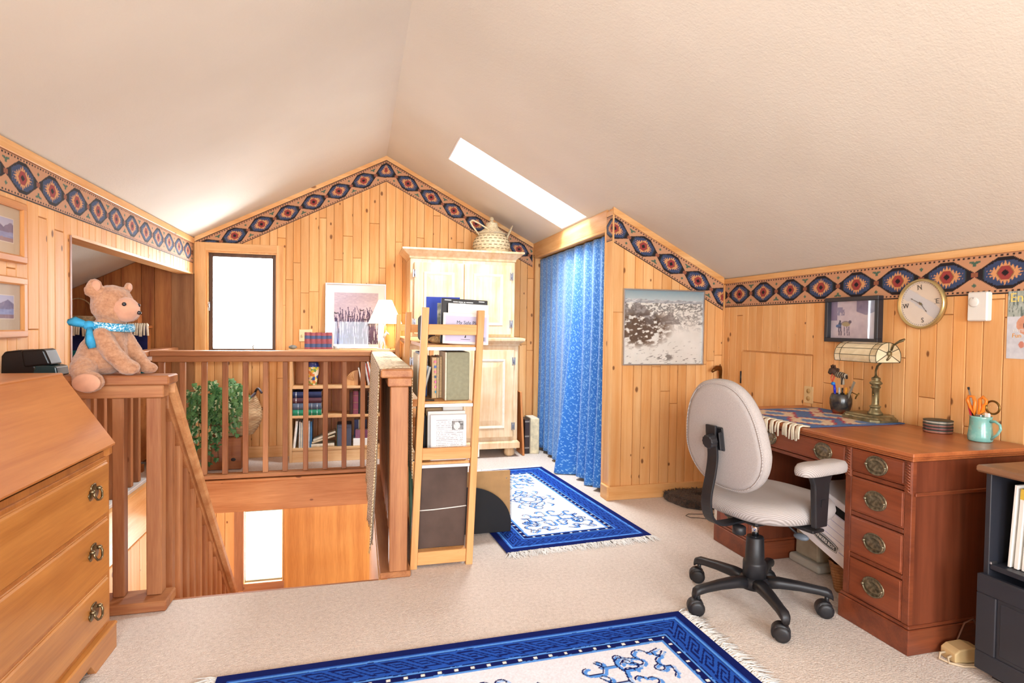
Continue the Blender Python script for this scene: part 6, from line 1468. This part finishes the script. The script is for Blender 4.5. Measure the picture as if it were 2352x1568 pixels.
# ================================================================ ON THE RIGHT WALL
k = thing('framed_photo', 'black box-framed snapshot of a person with a pack horse on the right wall', 'picture', (XR, 2.547, 1.15))
ya, yb, za, zb_ = 2.372, 2.722, 1.143, 1.388; w = .022; BF = plain('black_frame', '2A2A30', .4)
for a in ((ya, yb, za, za+w), (ya, yb, zb_-w, zb_)): build(MB().box(XR-.036, XR-.0005, a[0], a[1], a[2], a[3], .002), 'frame_bar', BF, k)
for a in ((ya, ya+w), (yb-w, yb)): build(MB().box(XR-.0359, XR-.0005, a[0], a[1], za+w, zb_-w, .002), 'frame_bar', BF, k)
def snow(u, v):
    n = vnoise(u, v, 30, 31); c = lerp(hexc('B9AEBC'), hexc('DAD0D4'), n); W, H = .31, .20; x, y = u/W, v/H
    m_ = (y > .62) & (x > .55) & (y > .62+.5*np.abs(x-.75)); c[m_] = lerp(hexc('6E6A8A'), hexc('9A94AC'), n)[m_]; m_ = (x < .14) & (y > .48); c[m_] = hexc('8A7C98'); m_ = (x > .12) & (x < .30) & (y > .62) & (y < .85) & (n > .45); c[m_] = hexc('8F8AA4')
    def el(cx_, cy_, rx, ry, h): c[((x-cx_)/rx)**2+((y-cy_)/ry)**2 < 1] = hexc(h)
    el(.33, .40, .10, .07, '8C8488'); el(.34, .38, .09, .06, 'A89A78'); el(.20, .36, .035, .09, '4A5270'); el(.17, .33, .06, .045, '4E6C9C'); el(.205, .46, .02, .035, '5A5468'); el(.42, .44, .03, .05, '6A6478')
    for lx_, w_ in ((.18, .014), (.225, .014), (.30, .008), (.36, .008), (.40, .008)): c[(np.abs(x-lx_-(.25-y)*.06) < w_) & (y < .32) & (y > .07)] = hexc('5C5870')
    return c
sheet('photo', (XR-.010, yb-w, za+w), (0,-1,0), (0,0,1), yb-ya-2*w, zb_-za-2*w, 110, 80, snow, PRINT, k)
build(MB().box(XR-.016, XR-.014, ya+w-.002, yb-w+.002, za+w-.002, zb_-w+.002), 'glazing', PGLASS, k)
# compass clock
k = thing('compass_clock', 'round brass-rimmed compass clock with letters N E S W on the right wall', 'clock', (XR, 2.158, 1.222)); cy_, cz_, R_ = 2.160, 1.337, .118
FM = frameM((XR, cy_, cz_), (0,-1,0), (0,0,1)); FACE = None
build(MB().lathe([(R_, 0), (R_+.002, .012), (R_-.002, .022), (R_-.008, .024), (R_-.011, .009), (.001, .0085)], 48, M=FM), 'rim', plain('clock_brass', 'C9B47C', .3, .7), k)
def cface(u, v):
    x, y = u-R_, v-R_; r = np.hypot(x, y); n = vnoise(u, v, 12, 44); c = lerp(hexc('DCCFC0'), hexc('E8DED2'), n); d = (x*.5+y*.86); band = np.abs(d-.0+(n-.5)*.05) < .028; c = lerp(c, hexc('C2C8D4'), np.where(band & (r < R_*.9), .55, 0)); c = lerp(c, hexc('E2C49A'), np.where((d > .03) & (r < R_*.85), .22, 0))
    a = (np.degrees(np.arctan2(y, x)) % 6); tick = (r > .098) & (r < .102) & ((a < 1.2) | (a > 4.8)); c[tick] = hexc('9A9088'); c[np.abs(r-.1035) < .0006] = hexc('9A9088'); return c
sheet('face', tuple(FM @ Vector((-R_, -R_, .010))), (0,-1,0), (0,0,1), 2*R_, 2*R_, 120, 120, cface, PRINT, k)
# mask the square sheet to a disc
fo = [o for o in k.children if o.name.startswith('face')][0]; bm = bmesh.new(); bm.from_mesh(fo.data)
bmesh.ops.delete(bm, geom=[f for f in bm.faces if math.hypot(f.calc_center_median().y, f.calc_center_median().z) > R_-.003], context='FACES'); bm.to_mesh(fo.data); bm.free()
LT = plain('clock_letters', '4A4642', .6)
for ch, a in (('N', 97), ('E', 7), ('S', 277), ('W', 187)):
    a = math.radians(a); M = FM @ Matrix.Translation((.079*math.cos(a), .079*math.sin(a), .0112)) @ Matrix.Rotation(math.radians(5), 4, 'Z')
    L_ = lettering(ch, .032, M, LT, k, sx=.95)
    s_ = MB()
    for q in ((-.011, -.0115), (-.011, .0105), (.009, .0105), (.009, -.0115)):
        if ch in 'NE' or (ch == 'W' and q[1] > 0): s_.box(q[0]-.003, q[0]+.004, q[1], q[1]+.0012, -.0002, .0003, M=M)
    if s_.v: build(s_, 'serifs', LT, L_)
hand = plain('clock_hand', '6A6258', .5, .3)
for a, L in ((152, .060), (-52, .05)):
    a = math.radians(a); M = FM @ Matrix.Rotation(a, 4, 'Z') @ Matrix.Translation((0, 0, .0135)); build(MB().prism([(-.012, -.0014), (L*.8, -.0008), (L*.84, -.003), (L, 0), (L*.84, .003), (L*.8, .0008), (-.012, .0014)], 'z', 0, .0008, M=M), 'clock_hand', hand, k)
build(MB().lathe([(.005, .0115), (.005, .016), (.002, .0175)], 14, M=FM), 'hub', LB, k)
# thermostat
k = thing('thermostat', 'white square thermostat with round dial on the right wall', 'thermostat', (XR, 1.885, 1.25))
build(MB().box(XR-.032, XR-.0005, 1.846, 1.930, 1.253, 1.378, .005), 'body', WHITEP, k); M = frameM((XR-.032, 1.900, 1.335), (0,-1,0), (0,0,1))
build(MB().lathe([(.021, 0), (.021, .004), (.018, .006)], 28, M=M), 'dial', WHITEP, k); build(MB().box(-.0008, .0008, .014, .019, .0055, .0066, M=M), 'pointer', TXT, k)
# magazine cover pinned up at the frame edge
k = thing('magazine_cover', 'snowy magazine cover pinned to the right wall at the picture edge', 'poster', (XR, 1.68, 1.10))
def cover(u, v):
    W, H = .205, .276; x, y = u/W, v/H; n = vnoise(u, v, 60, 51); c = lerp(hexc('C2C6CE'), hexc('E2E4EA'), n); up = y > .62; c[up] = lerp(hexc('8E9A90'), hexc('C8D0C8'), n)[up]; t_ = up & (vnoise(u*8, v, 30, 52) > .6); c[t_] = hexc('6E7A74')
    e = ((x-.42)/.25)**2+((y-.50)/.16)**2 < 1; c[e] = lerp(hexc('C98A6A'), hexc('E2A88C'), n)[e]; e = ((x-.46)/.17)**2+((y-.49)/.10)**2 < 1; c[e] = lerp(hexc('3A363E'), hexc('6A626A'), n)[e]; e = ((x-.27)/.05)**2+((y-.21)/.05)**2 < 1; c[e] = hexc('D08A78'); return c
build(MB().box(XR-.0035, XR-.0008, 1.580, 1.785, 1.099, 1.375), 'paper', PAPER, k)
sheet('cover_print', (XR-.0038, 1.785, 1.099), (0,-1,0), (0,0,1), .205, .276, 90, 110, cover, PRINT, k)
YEL = bmat('F2D878', .6); ORG = bmat('E8A040', .6); M0 = lambda y, z: frameM((XR-.0042, y, z), (0,-1,0), (0,0,1))
lettering('En', .052, M0(1.777, 1.347), YEL, k, align='LEFT'); lettering('WINTER', .016, M0(1.762, 1.214), WHITEINK, k, align='LEFT', sx=.8); lettering('Fun', .024, M0(1.765, 1.193), ORG, k, align='LEFT')
# socket by the desk
k = thing('wall_outlet', 'ivory outlet plate on the right wall just above the desk', 'outlet', (XR, 2.862, .775))
build(MB().box(XR-.005, XR-.0005, 2.826, 2.898, .772, .872, .002), 'plate', plain('outlet_ivory', 'E8C890', .4), k)
for z in (.80, .845): build(MB().lathe([(.014, 0), (.014, .002)], 16, M=frameM((XR-.005, 2.862, z), (0,-1,0), (0,0,1))), 'socket', plain('outlet_socket', 'C9A468', .4), k)

# ================================================================ MOUNTAIN PICTURE ON THE CLOSET WALL
k = thing('framed_picture', 'silver framed aerial view of snowy mountains on the closet wall', 'picture', (2.095, YB, .948)); PX0, PX1, PZ0, PZ1 = 1.783, 2.413, .949, 1.477
def alps(u, v):
    W, H = .62, .52; x, y = u/W, v/H; n1 = vnoise(u, v, 9, 61, 6); n2 = vnoise(u*1.3+v*.6, v*2.2-u*.5, 26, 62, 5); n3 = vnoise(u*1.6+v, v*6-u*1.5, 20, 63, 4)
    c = lerp(hexc('DEDAD0'), hexc('F2EFE8'), n1); ridge = np.abs(n2-.5)*2
    g = np.clip((.26-ridge)*4, 0, 1)*np.clip((y-.42)*2.6, .0, 1); c = lerp(c, hexc('56524E'), g*np.clip(1.25-y*.5, 0, 1))
    b = np.clip(1.15-np.hypot((x-.22)/.38, (y-.50)/.26), 0, 1)*np.clip((n2-.38)*5, 0, 1); c = lerp(c, hexc('5A4434'), np.clip(b*2.2, 0, .92)); c = lerp(c, hexc('6E6460'), np.where((n1 > .60) & (y > .55) & (y < .84), .62, 0))
    w_ = np.clip((.38-y)*4, 0, 1)*np.clip((n3-.66)*9, 0, 1); c = lerp(c, hexc('6E6660'), w_*.8); e = np.clip(1-np.hypot((x-.53)/.13, (y-.10)/.06), 0, 1)*(n2 > .48); c = lerp(c, hexc('77706A'), np.clip(e*2, 0, .8))
    hz = y > .86+.05*(n1-.5)*2; c = np.where(hz[:, None], lerp(hexc('BFCBCB'), hexc('8FA6AE'), np.clip((y-.87)*8, 0, 1)), c); pk = (y > .84) & (y < .885+.06*(n2-.5)) ; c = np.where(pk[:, None], lerp(hexc('8A8C90'), hexc('E2E2E0'), np.clip(n3*1.8-.4, 0, 1)), c); return c
sheet('print', (PX0, YB-.008, PZ0), (1,0,0), (0,0,1), PX1-PX0, PZ1-PZ0, 260, 220, alps, PRINT, k)
build(MB().box(PX0, PX1, YB-.014, YB-.012, PZ0, PZ1), 'glazing', PGLASS, k)
for a in ((PX0-.004, PX1+.004, PZ0-.004, PZ0+.005), (PX0-.004, PX1+.004, PZ1-.005, PZ1+.004)): build(MB().box(a[0], a[1], YB-.024, YB-.0005, a[2], a[3], .001), 'frame_bar', ALU, k)
for a in ((PX0-.004, PX0+.005), (PX1-.005, PX1+.004)): build(MB().box(a[0], a[1], YB-.0239, YB-.0005, PZ0+.005, PZ1-.005, .001), 'frame_bar', ALU, k)

# ================================================================ UNDER AND BESIDE THE DESK
k = thing('file_carton', 'white cardboard file carton tilted in the desk kneehole', 'box', (2.30, 2.16, .10))
CART = plain('white_carton_board', 'E9E6EA', .7, var=.02); th_ = math.radians(-33)
# tilted box: local a runs down-right in the picture (towards -y), b up, front face at x = 2.17
M = Matrix(((0, 0, 1, 2.08), (-1, 0, 0, 2.345), (0, 1, 0, .234), (0, 0, 0, 1))) @ Matrix.Rotation(math.radians(-17), 4, 'Z')
build(MB().box(.006, .294, .060, .27, .003, .29, .002, M=M), 'box_body', CART, k); lidb = build(MB().box(0, .30, 0, .062, 0, .294, .003, M=M), 'box_lid', CART, k)
BL = bmat('7A7FC0', .6)
build(MB().box(.004, .07, .0535, .0555, -.0006, -.0001, M=M), 'blue_line', BL, lidb); build(MB().box(.245, .296, .0535, .0555, -.0006, -.0001, M=M), 'blue_line', BL, lidb)
m = MB()
for z in (.095, .13, .165, .20): m.box(.008, .292, z, z+.0011, .0022, .0029, M=M)
build(m, 'ruled_lines', BL, k, kind='stuff')
hh = [(.195+.020*math.cos(a)+(.03 if math.cos(a) > 0 else -.03), .222+.018*math.sin(a)) for a in np.linspace(0, 2*PI, 24, endpoint=False)]
build(MB().prism(hh, 'z', .0018, .0028, M=M), 'hand_hole', bmat('0A0A0C', .9), k)
lozenge = lambda d: [(.105+d, .062-d), (.155, .070-d), (.20, .0725-d), (.245, .070-d), (.295-d, .062-d), (.295-d, .026+d), (.245, .018+d), (.20, .0155+d), (.155, .018+d), (.105+d, .026+d)]
M2 = M @ Matrix.Translation((.08, .055, 0)) @ Matrix.Diagonal((.815, .8, 1, 1)) @ Matrix.Translation((-.105, -.044, 0))
build(MB().prism(lozenge(0), 'z', -.0006, -.0001, M=M2), 'badge', INK, lidb); build(MB().prism(lozenge(.003), 'z', -.0009, -.0005, M=M2), 'badge_ring', PAPER, lidb); build(MB().prism(lozenge(.006), 'z', -.0012, -.0008, M=M2), 'badge_field', bmat('5A5A5C', .6), lidb)
lettering('BANKERS BOX', .027, M2 @ Matrix.Translation((.20, .044, -.0018)), PAPER, lidb, sx=.86)
k = thing('plastic_tub', 'upturned clear plastic tub on its grey lid under the desk', 'tub', (2.33, 2.43, 0))
TUBM = plain('frosted_plastic', 'A59C88', .35, var=.15, scale=10); 
m = MB(); m.prism([(2.355, .045), (2.515, .045), (2.505, .33), (2.365, .33)], 'x', 2.215, 2.48); build(m, 'body', TUBM, k, bev=.012)
build(MB().box(2.19, 2.50, 2.325, 2.535, .001, .045, .010), 'lid', plain('grey_tub_lid', 'B4B2A8', .4, var=.03), k, bev=.006)
build(MB().box(2.2125, 2.2148, 2.37, 2.49, .21, .30, .0005), 'yellow_papers', plain('yellow_paper', 'D9BE7A', .8), k)
k = thing('wicker_bin', 'small brown wicker basket beside the plastic tub under the desk', 'basket', (2.22, 2.15, 0)); n = 60; rr = []
for i in range(44):
    t = i/43; z = .002+.14*t; R0 = .075+.03*t
    rr.append([(2.215+(R0+(.005 if ((j//3+i//2) % 2) else -.002))*math.cos(2*PI*j/n), 2.147+(R0*.85+(.005 if ((j//3+i//2) % 2) else -.002))*math.sin(2*PI*j/n), z) for j in range(n)])
build(MB().rings(rr, cap1=False), 'woven_body', wood('brown_rattan', '6E4426', 'B07A4A', 'x', .5, 0, fine=150), k)
tag(build(MB().box(2.03, 2.16, 2.885, 2.96, .001, .26, .008), 'white_box', WHITEP), 'white upright box on the carpet beyond the desk pedestal', 'box')
k = thing('phone_adapter', 'beige phone adapter block with cables on the carpet by the black cabinet', 'adapter', (2.14, 1.60, 0)); BEI = plain('beige_plastic', 'D9BE8C', .45, var=.03)
M = Matrix.Translation((2.155, 1.603, .001)) @ Matrix.Rotation(math.radians(-8), 4, 'Z') 
m = MB().prism([(-.055, 0), (.06, 0), (.06, .045), (.02, .056), (-.035, .05), (-.055, .036)], 'y', -.032, .032, M=M); build(m, 'body', BEI, k, bev=.004)
CB = plain('beige_cable', 'C8B294', .5); BRC = plain('brown_cable', '6E4A3A', .5)
build(MB().tube([tuple(M @ Vector(p)) for p in ((-.054, .012, .022), (-.075, .012, .02), (-.088, .0, .006), (-.07, -.03, .004), (-.02, -.045, .004), (.05, -.05, .004), (.09, -.045, .004))], .0042, 8), 'cable', CB, k)
build(MB().tube([tuple(M @ Vector(p)) for p in ((-.054, -.014, .022), (-.07, -.016, .018), (-.076, -.028, .005), (-.04, -.052, .004), (.03, -.062, .004), (.09, -.06, .004))], .0042, 8), 'cable', CB, k)
build(MB().tube([tuple(M @ Vector(p)) for p in ((.0, .033, .01), (.03, .045, .05), (.05, .04, .11), (.075, .03, .13), (.095, .02, .09), (.10, .0, .04))], .0035, 8), 'cable', BRC, k)

# ================================================================ BLACK CABINET AT THE RIGHT EDGE
CX0, CX1, CY0, CY1, CT = 2.115, 2.565, .80, 1.508, .742
BK = plain('black_cabinet_paint', '2A2B33', .42, var=.06); BKT = wood('cabinet_top_wood', '6A4A38', '8C6448', 'y', .35, .0)
k = thing('cabinet', 'black cabinet with open magazine bay at the right edge of the picture', 'cabinet', (2.34, 1.15, 0))
build(MB().box(CX0-.022, CX1, CY0-.02, CY1+.022, CT-.024, CT, .006), 'top', BKT, k)
build(MB().box(CX0, CX1, CY1-.018, CY1, .03, CT-.0245, .002), 'side_panel', BK, k); build(MB().box(CX0, CX1, CY0, CY0+.018, .03, CT-.0245, .002), 'side_panel', BK, k)
build(MB().box(CX1-.008, CX1, CY0+.0185, CY1-.0185, .03, CT-.0245), 'back_panel', BK, k); build(MB().box(CX0+.03, CX1-.01, CY0+.02, CY1-.02, 0, .03), 'kick_plate', BK, k)
build(MB().box(CX0+.004, CX1-.0085, CY0+.0185, CY1-.0185, .385, .403, .002), 'shelf', BK, k); build(MB().box(CX0+.004, CX1-.0085, CY0+.0185, CY1-.0185, .03, .048), 'bottom', BK, k)
build(MB().box(CX0+.001, CX0+.03, CY1-.026, CY1-.0185, .404, .412, .001), 'bracket', ALU, k)
for ya, yb in ((CY0+.004, (CY0+CY1)/2-.002), ((CY0+CY1)/2+.002, CY1+.002)):
    d_ = build(MB().box(CX0-.020, CX0-.001, ya, yb, .035, .368, .003), 'door', BK, k); m = MB(); b = .065
    for a in ((ya, yb, .035, .035+b), (ya, yb, .368-b, .368)): m.box(CX0-.026, CX0-.0195, a[0], a[1], a[2], a[3], .003)
    for a in ((ya, ya+b), (yb-b, yb)): m.box(CX0-.026, CX0-.0195, a[0], a[1], .035+b, .368-b, .003)
    build(m, 'door_frame', BK, d_); build(MB().box(CX0-.023, CX0-.0195, ya+b+.012, yb-b-.012, .035+b+.012, .368-b-.012, .003), 'raised_panel', BK, d_)
for i, (c, w_, h, lb) in enumerate((('E6DCD0', .014, .285, 'tall cream magazine leftmost in the cabinet bay'), ('E8C24A', .022, .275, 'yellow topped magazine second in the cabinet bay'), ('DAD6D8', .016, .255, 'silver white magazine third in the cabinet bay'), ('2A2E44', .018, .25, 'dark magazine with orange flames in the cabinet bay'), ('D8C8CC', .014, .215, 'pale pink magazine in the cabinet bay'), ('8A9AB0', .014, .24, 'blue grey magazine in the cabinet bay'), ('E2DED6', .014, .25, 'white magazine in the cabinet bay'))):
    y = 1.455-.017*i-.004*(i > 1)
    t = thing('magazine', lb, 'magazine', (2.2, y, .404), group='magazines in the black cabinet'); M = Matrix.Translation((CX0+.035+.004*i, y, .4055)) @ Matrix.Rotation(math.radians(3.0), 4, 'X')
    build(MB().box(0, .21, -w_*.6, 0, 0, h, .001, M=M), 'pages', PAPER if c != '2A2E44' else bmat(c), t)
    if c == 'E8C24A': build(MB().box(-.0006, .205, -w_*.6-.0006, -.0002, h-.035, h+.0006, M=M), 'cover_band', bmat(c), t)
    if c == '2A2E44':
        for z, cc in ((.02, 'E8602A'), (.06, 'F0B040'), (.10, 'E07030')): build(MB().box(-.0007, -.0001, -w_*.55, -.001, z, z+.02, M=M), 'cover_picture', bmat(cc), t)

# ================================================================ OFFICE CHAIR
def fabric(ribs):
    t = NT('grey_chair_fabric' + ('_ribbed' if ribs else '')); p = t.obj()
    if ribs:
        wv = t.n('TexWave'); wv.bands_direction = 'DIAGONAL'; t.set(wv.inputs['Vector'], p); wv.inputs['Scale'].default_value = 70; wv.inputs['Distortion'].default_value = .6; h = wv.outputs['Fac']
    else:
        h = t.noise(t.vmath('MULTIPLY', p, (1, 1, 1.6)), 330, 2)
    col = t.ramp(h, [(.2, '9F9793'), (.8, 'BDB6B3')]); t.bump(h, .35, .002); return t.fin(col, .95, 0, .1)
FAB, FABR = fabric(False), fabric(True); CBL = plain('chair_black', '202024', .45, var=.12, scale=14)
PHI = math.radians(12)
ch = thing('office_chair', 'grey upholstered swivel desk chair with black five-star base', 'chair', (1.672, 2.133, 0), PHI)
def L(mb, name, mat, par=None, **kw): return build(mb, name, mat, par or ch, local=(par is None), **kw) if par is None else build(mb, name, mat, par, **kw)
# seat
def superoval(a, b, n, N=56, ox=0, fn=None):
    o = []
    for t in np.linspace(0, 2*PI, N, endpoint=False):
        c, s_ = math.cos(t), math.sin(t); x = a*math.copysign(abs(c)**(2/n), c); y = b*math.copysign(abs(s_)**(2/n), s_)
        if fn: x, y = fn(x, y)
        o.append((x+ox, y))
    return o
so = superoval(.245, .255, 2.7, ox=.055, fn=lambda x, y: (x, y*(1-.10*max(0, -x/.245))))
L(MB().pillow(so, [(.10, .415), (.035, .418), (.008, .432), (0, .455), (.004, .475), (.02, .492), (.06, .502), (.13, .500), (.2, .497)]), 'seat', FABR)
L(MB().box(-.10, .14, -.09, .09, .385, .416, .008), 'seat_mechanism', CBL)
# back: outline in (y, z) on a plane leaning back
bo = []
for t in np.linspace(0, 2*PI, 64, endpoint=False):
    c, s_ = math.cos(t), math.sin(t); n_ = 2.5; y = .214*math.copysign(abs(c)**(2/n_), c); z = .235*math.copysign(abs(s_)**(2/n_), s_)
    y *= 1-.20*max(0, (z+.06)/.295)-.05*max(0, -(z+.12)/.115); bo.append((y, z))
BM = Matrix.Translation((-.212, -.012, .765)) @ Matrix.Rotation(math.radians(-9), 4, 'Y') @ Matrix(((0,0,-1,0),(1,0,0,0),(0,1,0,0),(0,0,0,1)))
br = L(MB().pillow(bo, [(.12, -.043), (.05, -.044), (.012, -.036), (0, -.018), (0, .008), (.006, .017), (.012, .019), (.016, .0185), (.018, .022), (.035, .027), (.12, .032), (.18, .033)], M=BM), 'backrest', FAB)
L(MB().tube([tuple(BM @ Vector((y*.945, z*.945, .0195))) for y, z in bo], .0028, 6, loop=True), 'piping', FABR)
L(MB().box(-.03, .03, -.055, .045, .030, .040, .004, M=BM), 'back_bracket', CBL); L(MB().box(-.034, -.026, -.045, .03, .040, .062, .003, M=BM), 'bracket_ear', CBL); L(MB().box(.026, .034, -.045, .03, .040, .062, .003, M=BM), 'bracket_ear', CBL)
m = MB(); kr = []
for zz, r_ in ((.066, .024), (.068, .027), (.096, .027), (.099, .024)):
    kr.append([tuple(BM @ Vector((.0+(r_+(.0015 if j % 4 < 2 else 0))*math.cos(2*PI*j/48), -.005+(r_+(.0015 if j % 4 < 2 else 0))*math.sin(2*PI*j/48), zz))) for j in range(48)])
L(m.rings(kr, smooth=False), 'knob', CBL)
def strip(pts, w_, t_): # flat steel bar following pts in the xz plane
    P = [Vector((p[0], 0, p[1])) for p in pts]; rr = []
    for i, p in enumerate(P):
        d_ = (P[min(i+1, len(P)-1)]-P[max(i-1, 0)]).normalized(); nn = Vector((d_.z, 0, -d_.x)); h = w_/2
        rr.append([tuple(p+nn*t_/2+Vector((0, -h, 0))), tuple(p+nn*t_/2+Vector((0, h, 0))), tuple(p-nn*t_/2+Vector((0, h, 0))), tuple(p-nn*t_/2+Vector((0, -h, 0)))])
    return MB().rings(rr, smooth=False)
st_ = [(-.275, .81), (-.272, .76), (-.262, .70), (-.262, .66), (-.272, .60), (-.288, .53), (-.290, .48), (-.275, .43), (-.235, .400), (-.18, .392), (-.06, .392)]
# smooth the bar path
sm = []
for i in range(len(st_)-1):
    p0, p1, p2, p3 = [Vector(st_[max(0, min(len(st_)-1, q))]) for q in (i-1, i, i+1, i+2)]
    for t in (0, .25, .5, .75): sm.append(tuple(.5*((2*p1)+(p2-p0)*t+(2*p0-5*p1+4*p2-p3)*t*t+(3*p1-p0-3*p2+p3)*t**3)))
sm.append(st_[-1]); L(strip(sm, .052, .011), 'back_stem', CBL, bev=.002)
L(MB().lathe([(.022, .355), (.027, .359), (.027, .385), (.02, .39)], 20, (-.15, -.045, 0)), 'tension_knob', CBL)
# arms
for s_ in (-1, 1):
    y = .275*s_; ao = superoval(.135, .045, 3.0, 40, ox=.035)
    ao = [(x, q+y) for x, q in ao]
    L(MB().pillow(ao, [(.02, .640), (.004, .644), (0, .658), (.002, .672), (.012, .684), (.03, .688)]), 'armrest', FABR)
    pr_ = [(-.005, .43), (.065, .43), (.075, .60), (.095, .641), (-.035, .641), (-.015, .60)]
    L(MB().prism(pr_, 'y', y-.012, y+.012), 'arm_post', CBL, bev=.005)
    L(MB().prism([(.02, .515), (.045, .512), (.047, .54), (.022, .542)], 'y', y+s_*.0125, y+s_*.016), 'arm_button', CBL)
    a, b = sorted((y, .05*s_)); L(MB().box(-.005, .065, a, b, .405, .417, .003), 'arm_bar', CBL)
L(MB().tube([(.05, -.02, .40), (.09, -.09, .37), (.105, -.125, .342)], .005, 8), 'lever', CBL); L(MB().ell((.11, -.14, .334), (.022, .034, .014), 14, ), 'lever_paddle', plain('grey_lever', '6A7480', .4))
# column and base
L(MB().cyl((0, 0, .30), (0, 0, .386), .0145, n=20), 'gas_column', plain('chrome', 'D8DADF', .12, 1))
L(MB().lathe([(.048, .085), (.048, .19), (.047, .20), (.040, .203), (.036, .302), (.034, .308), (.016, .31)], 28, ), 'column_cover', CBL)
L(MB().lathe([(.03, .086), (.062, .089), (.064, .12), (.055, .134), (.03, .136)], 28), 'hub', CBL)
for i in range(5):
    a = math.radians(110.5+72*i)-PHI; R = Matrix.Rotation(a, 4, 'Z'); rr = []
    for x, zc, w_, h_ in ((.045, .112, .031, .024), (.10, .118, .028, .022), (.18, .116, .023, .019), (.25, .110, .020, .017), (.282, .106, .021, .018), (.300, .098, .018, .017), (.306, .086, .013, .012)):
        rr.append([(x, w_*math.copysign(abs(math.cos(t))**.7, math.cos(t)), zc+h_*math.copysign(abs(math.sin(t))**.7, math.sin(t))) for t in np.linspace(0, 2*PI, 16, endpoint=False)])
    lg = L(MB().rings(rr, M=R), 'base_leg', CBL)
    ea = a+PHI; Cm = R @ Matrix.Translation((.283, 0, 0)) @ Matrix.Rotation(math.radians((150, 158, 140, 150, 165)[i])-ea, 4, 'Z')
    mc = MB()
    hood = []
    for q in (-.021, -.016, .016, .021): hood.append([(.035*math.cos(t)*(.95 if abs(q) > .019 else 1)+.010, q, .037+.035*math.sin(t)*(.95 if abs(q) > .019 else 1)) for t in np.linspace(-.75, PI*.80, 18)]+[(.010+.014*math.cos(t), q, .037+.014*math.sin(t)) for t in np.linspace(PI*.80, -.75, 10)])
    mc.rings(hood, M=Cm); mc.cyl((0, 0, .055), (0, 0, .10), .009, n=10, M=Cm)
    M_ = pm(ch); cs = build(mc, 'caster', CBL, ch, local=True)
    for q in (-1, 1):
        w2 = MB().lathe([(.028, 0), (.0315, .003), (.0325, .010), (.030, .018), (.018, .022)], 22, M=M_ @ Cm @ Matrix.Translation((.006, q*.006, .0328)) @ Matrix.Rotation(-q*PI/2, 4, 'X'))
        build(w2, 'wheel', CBL, cs)
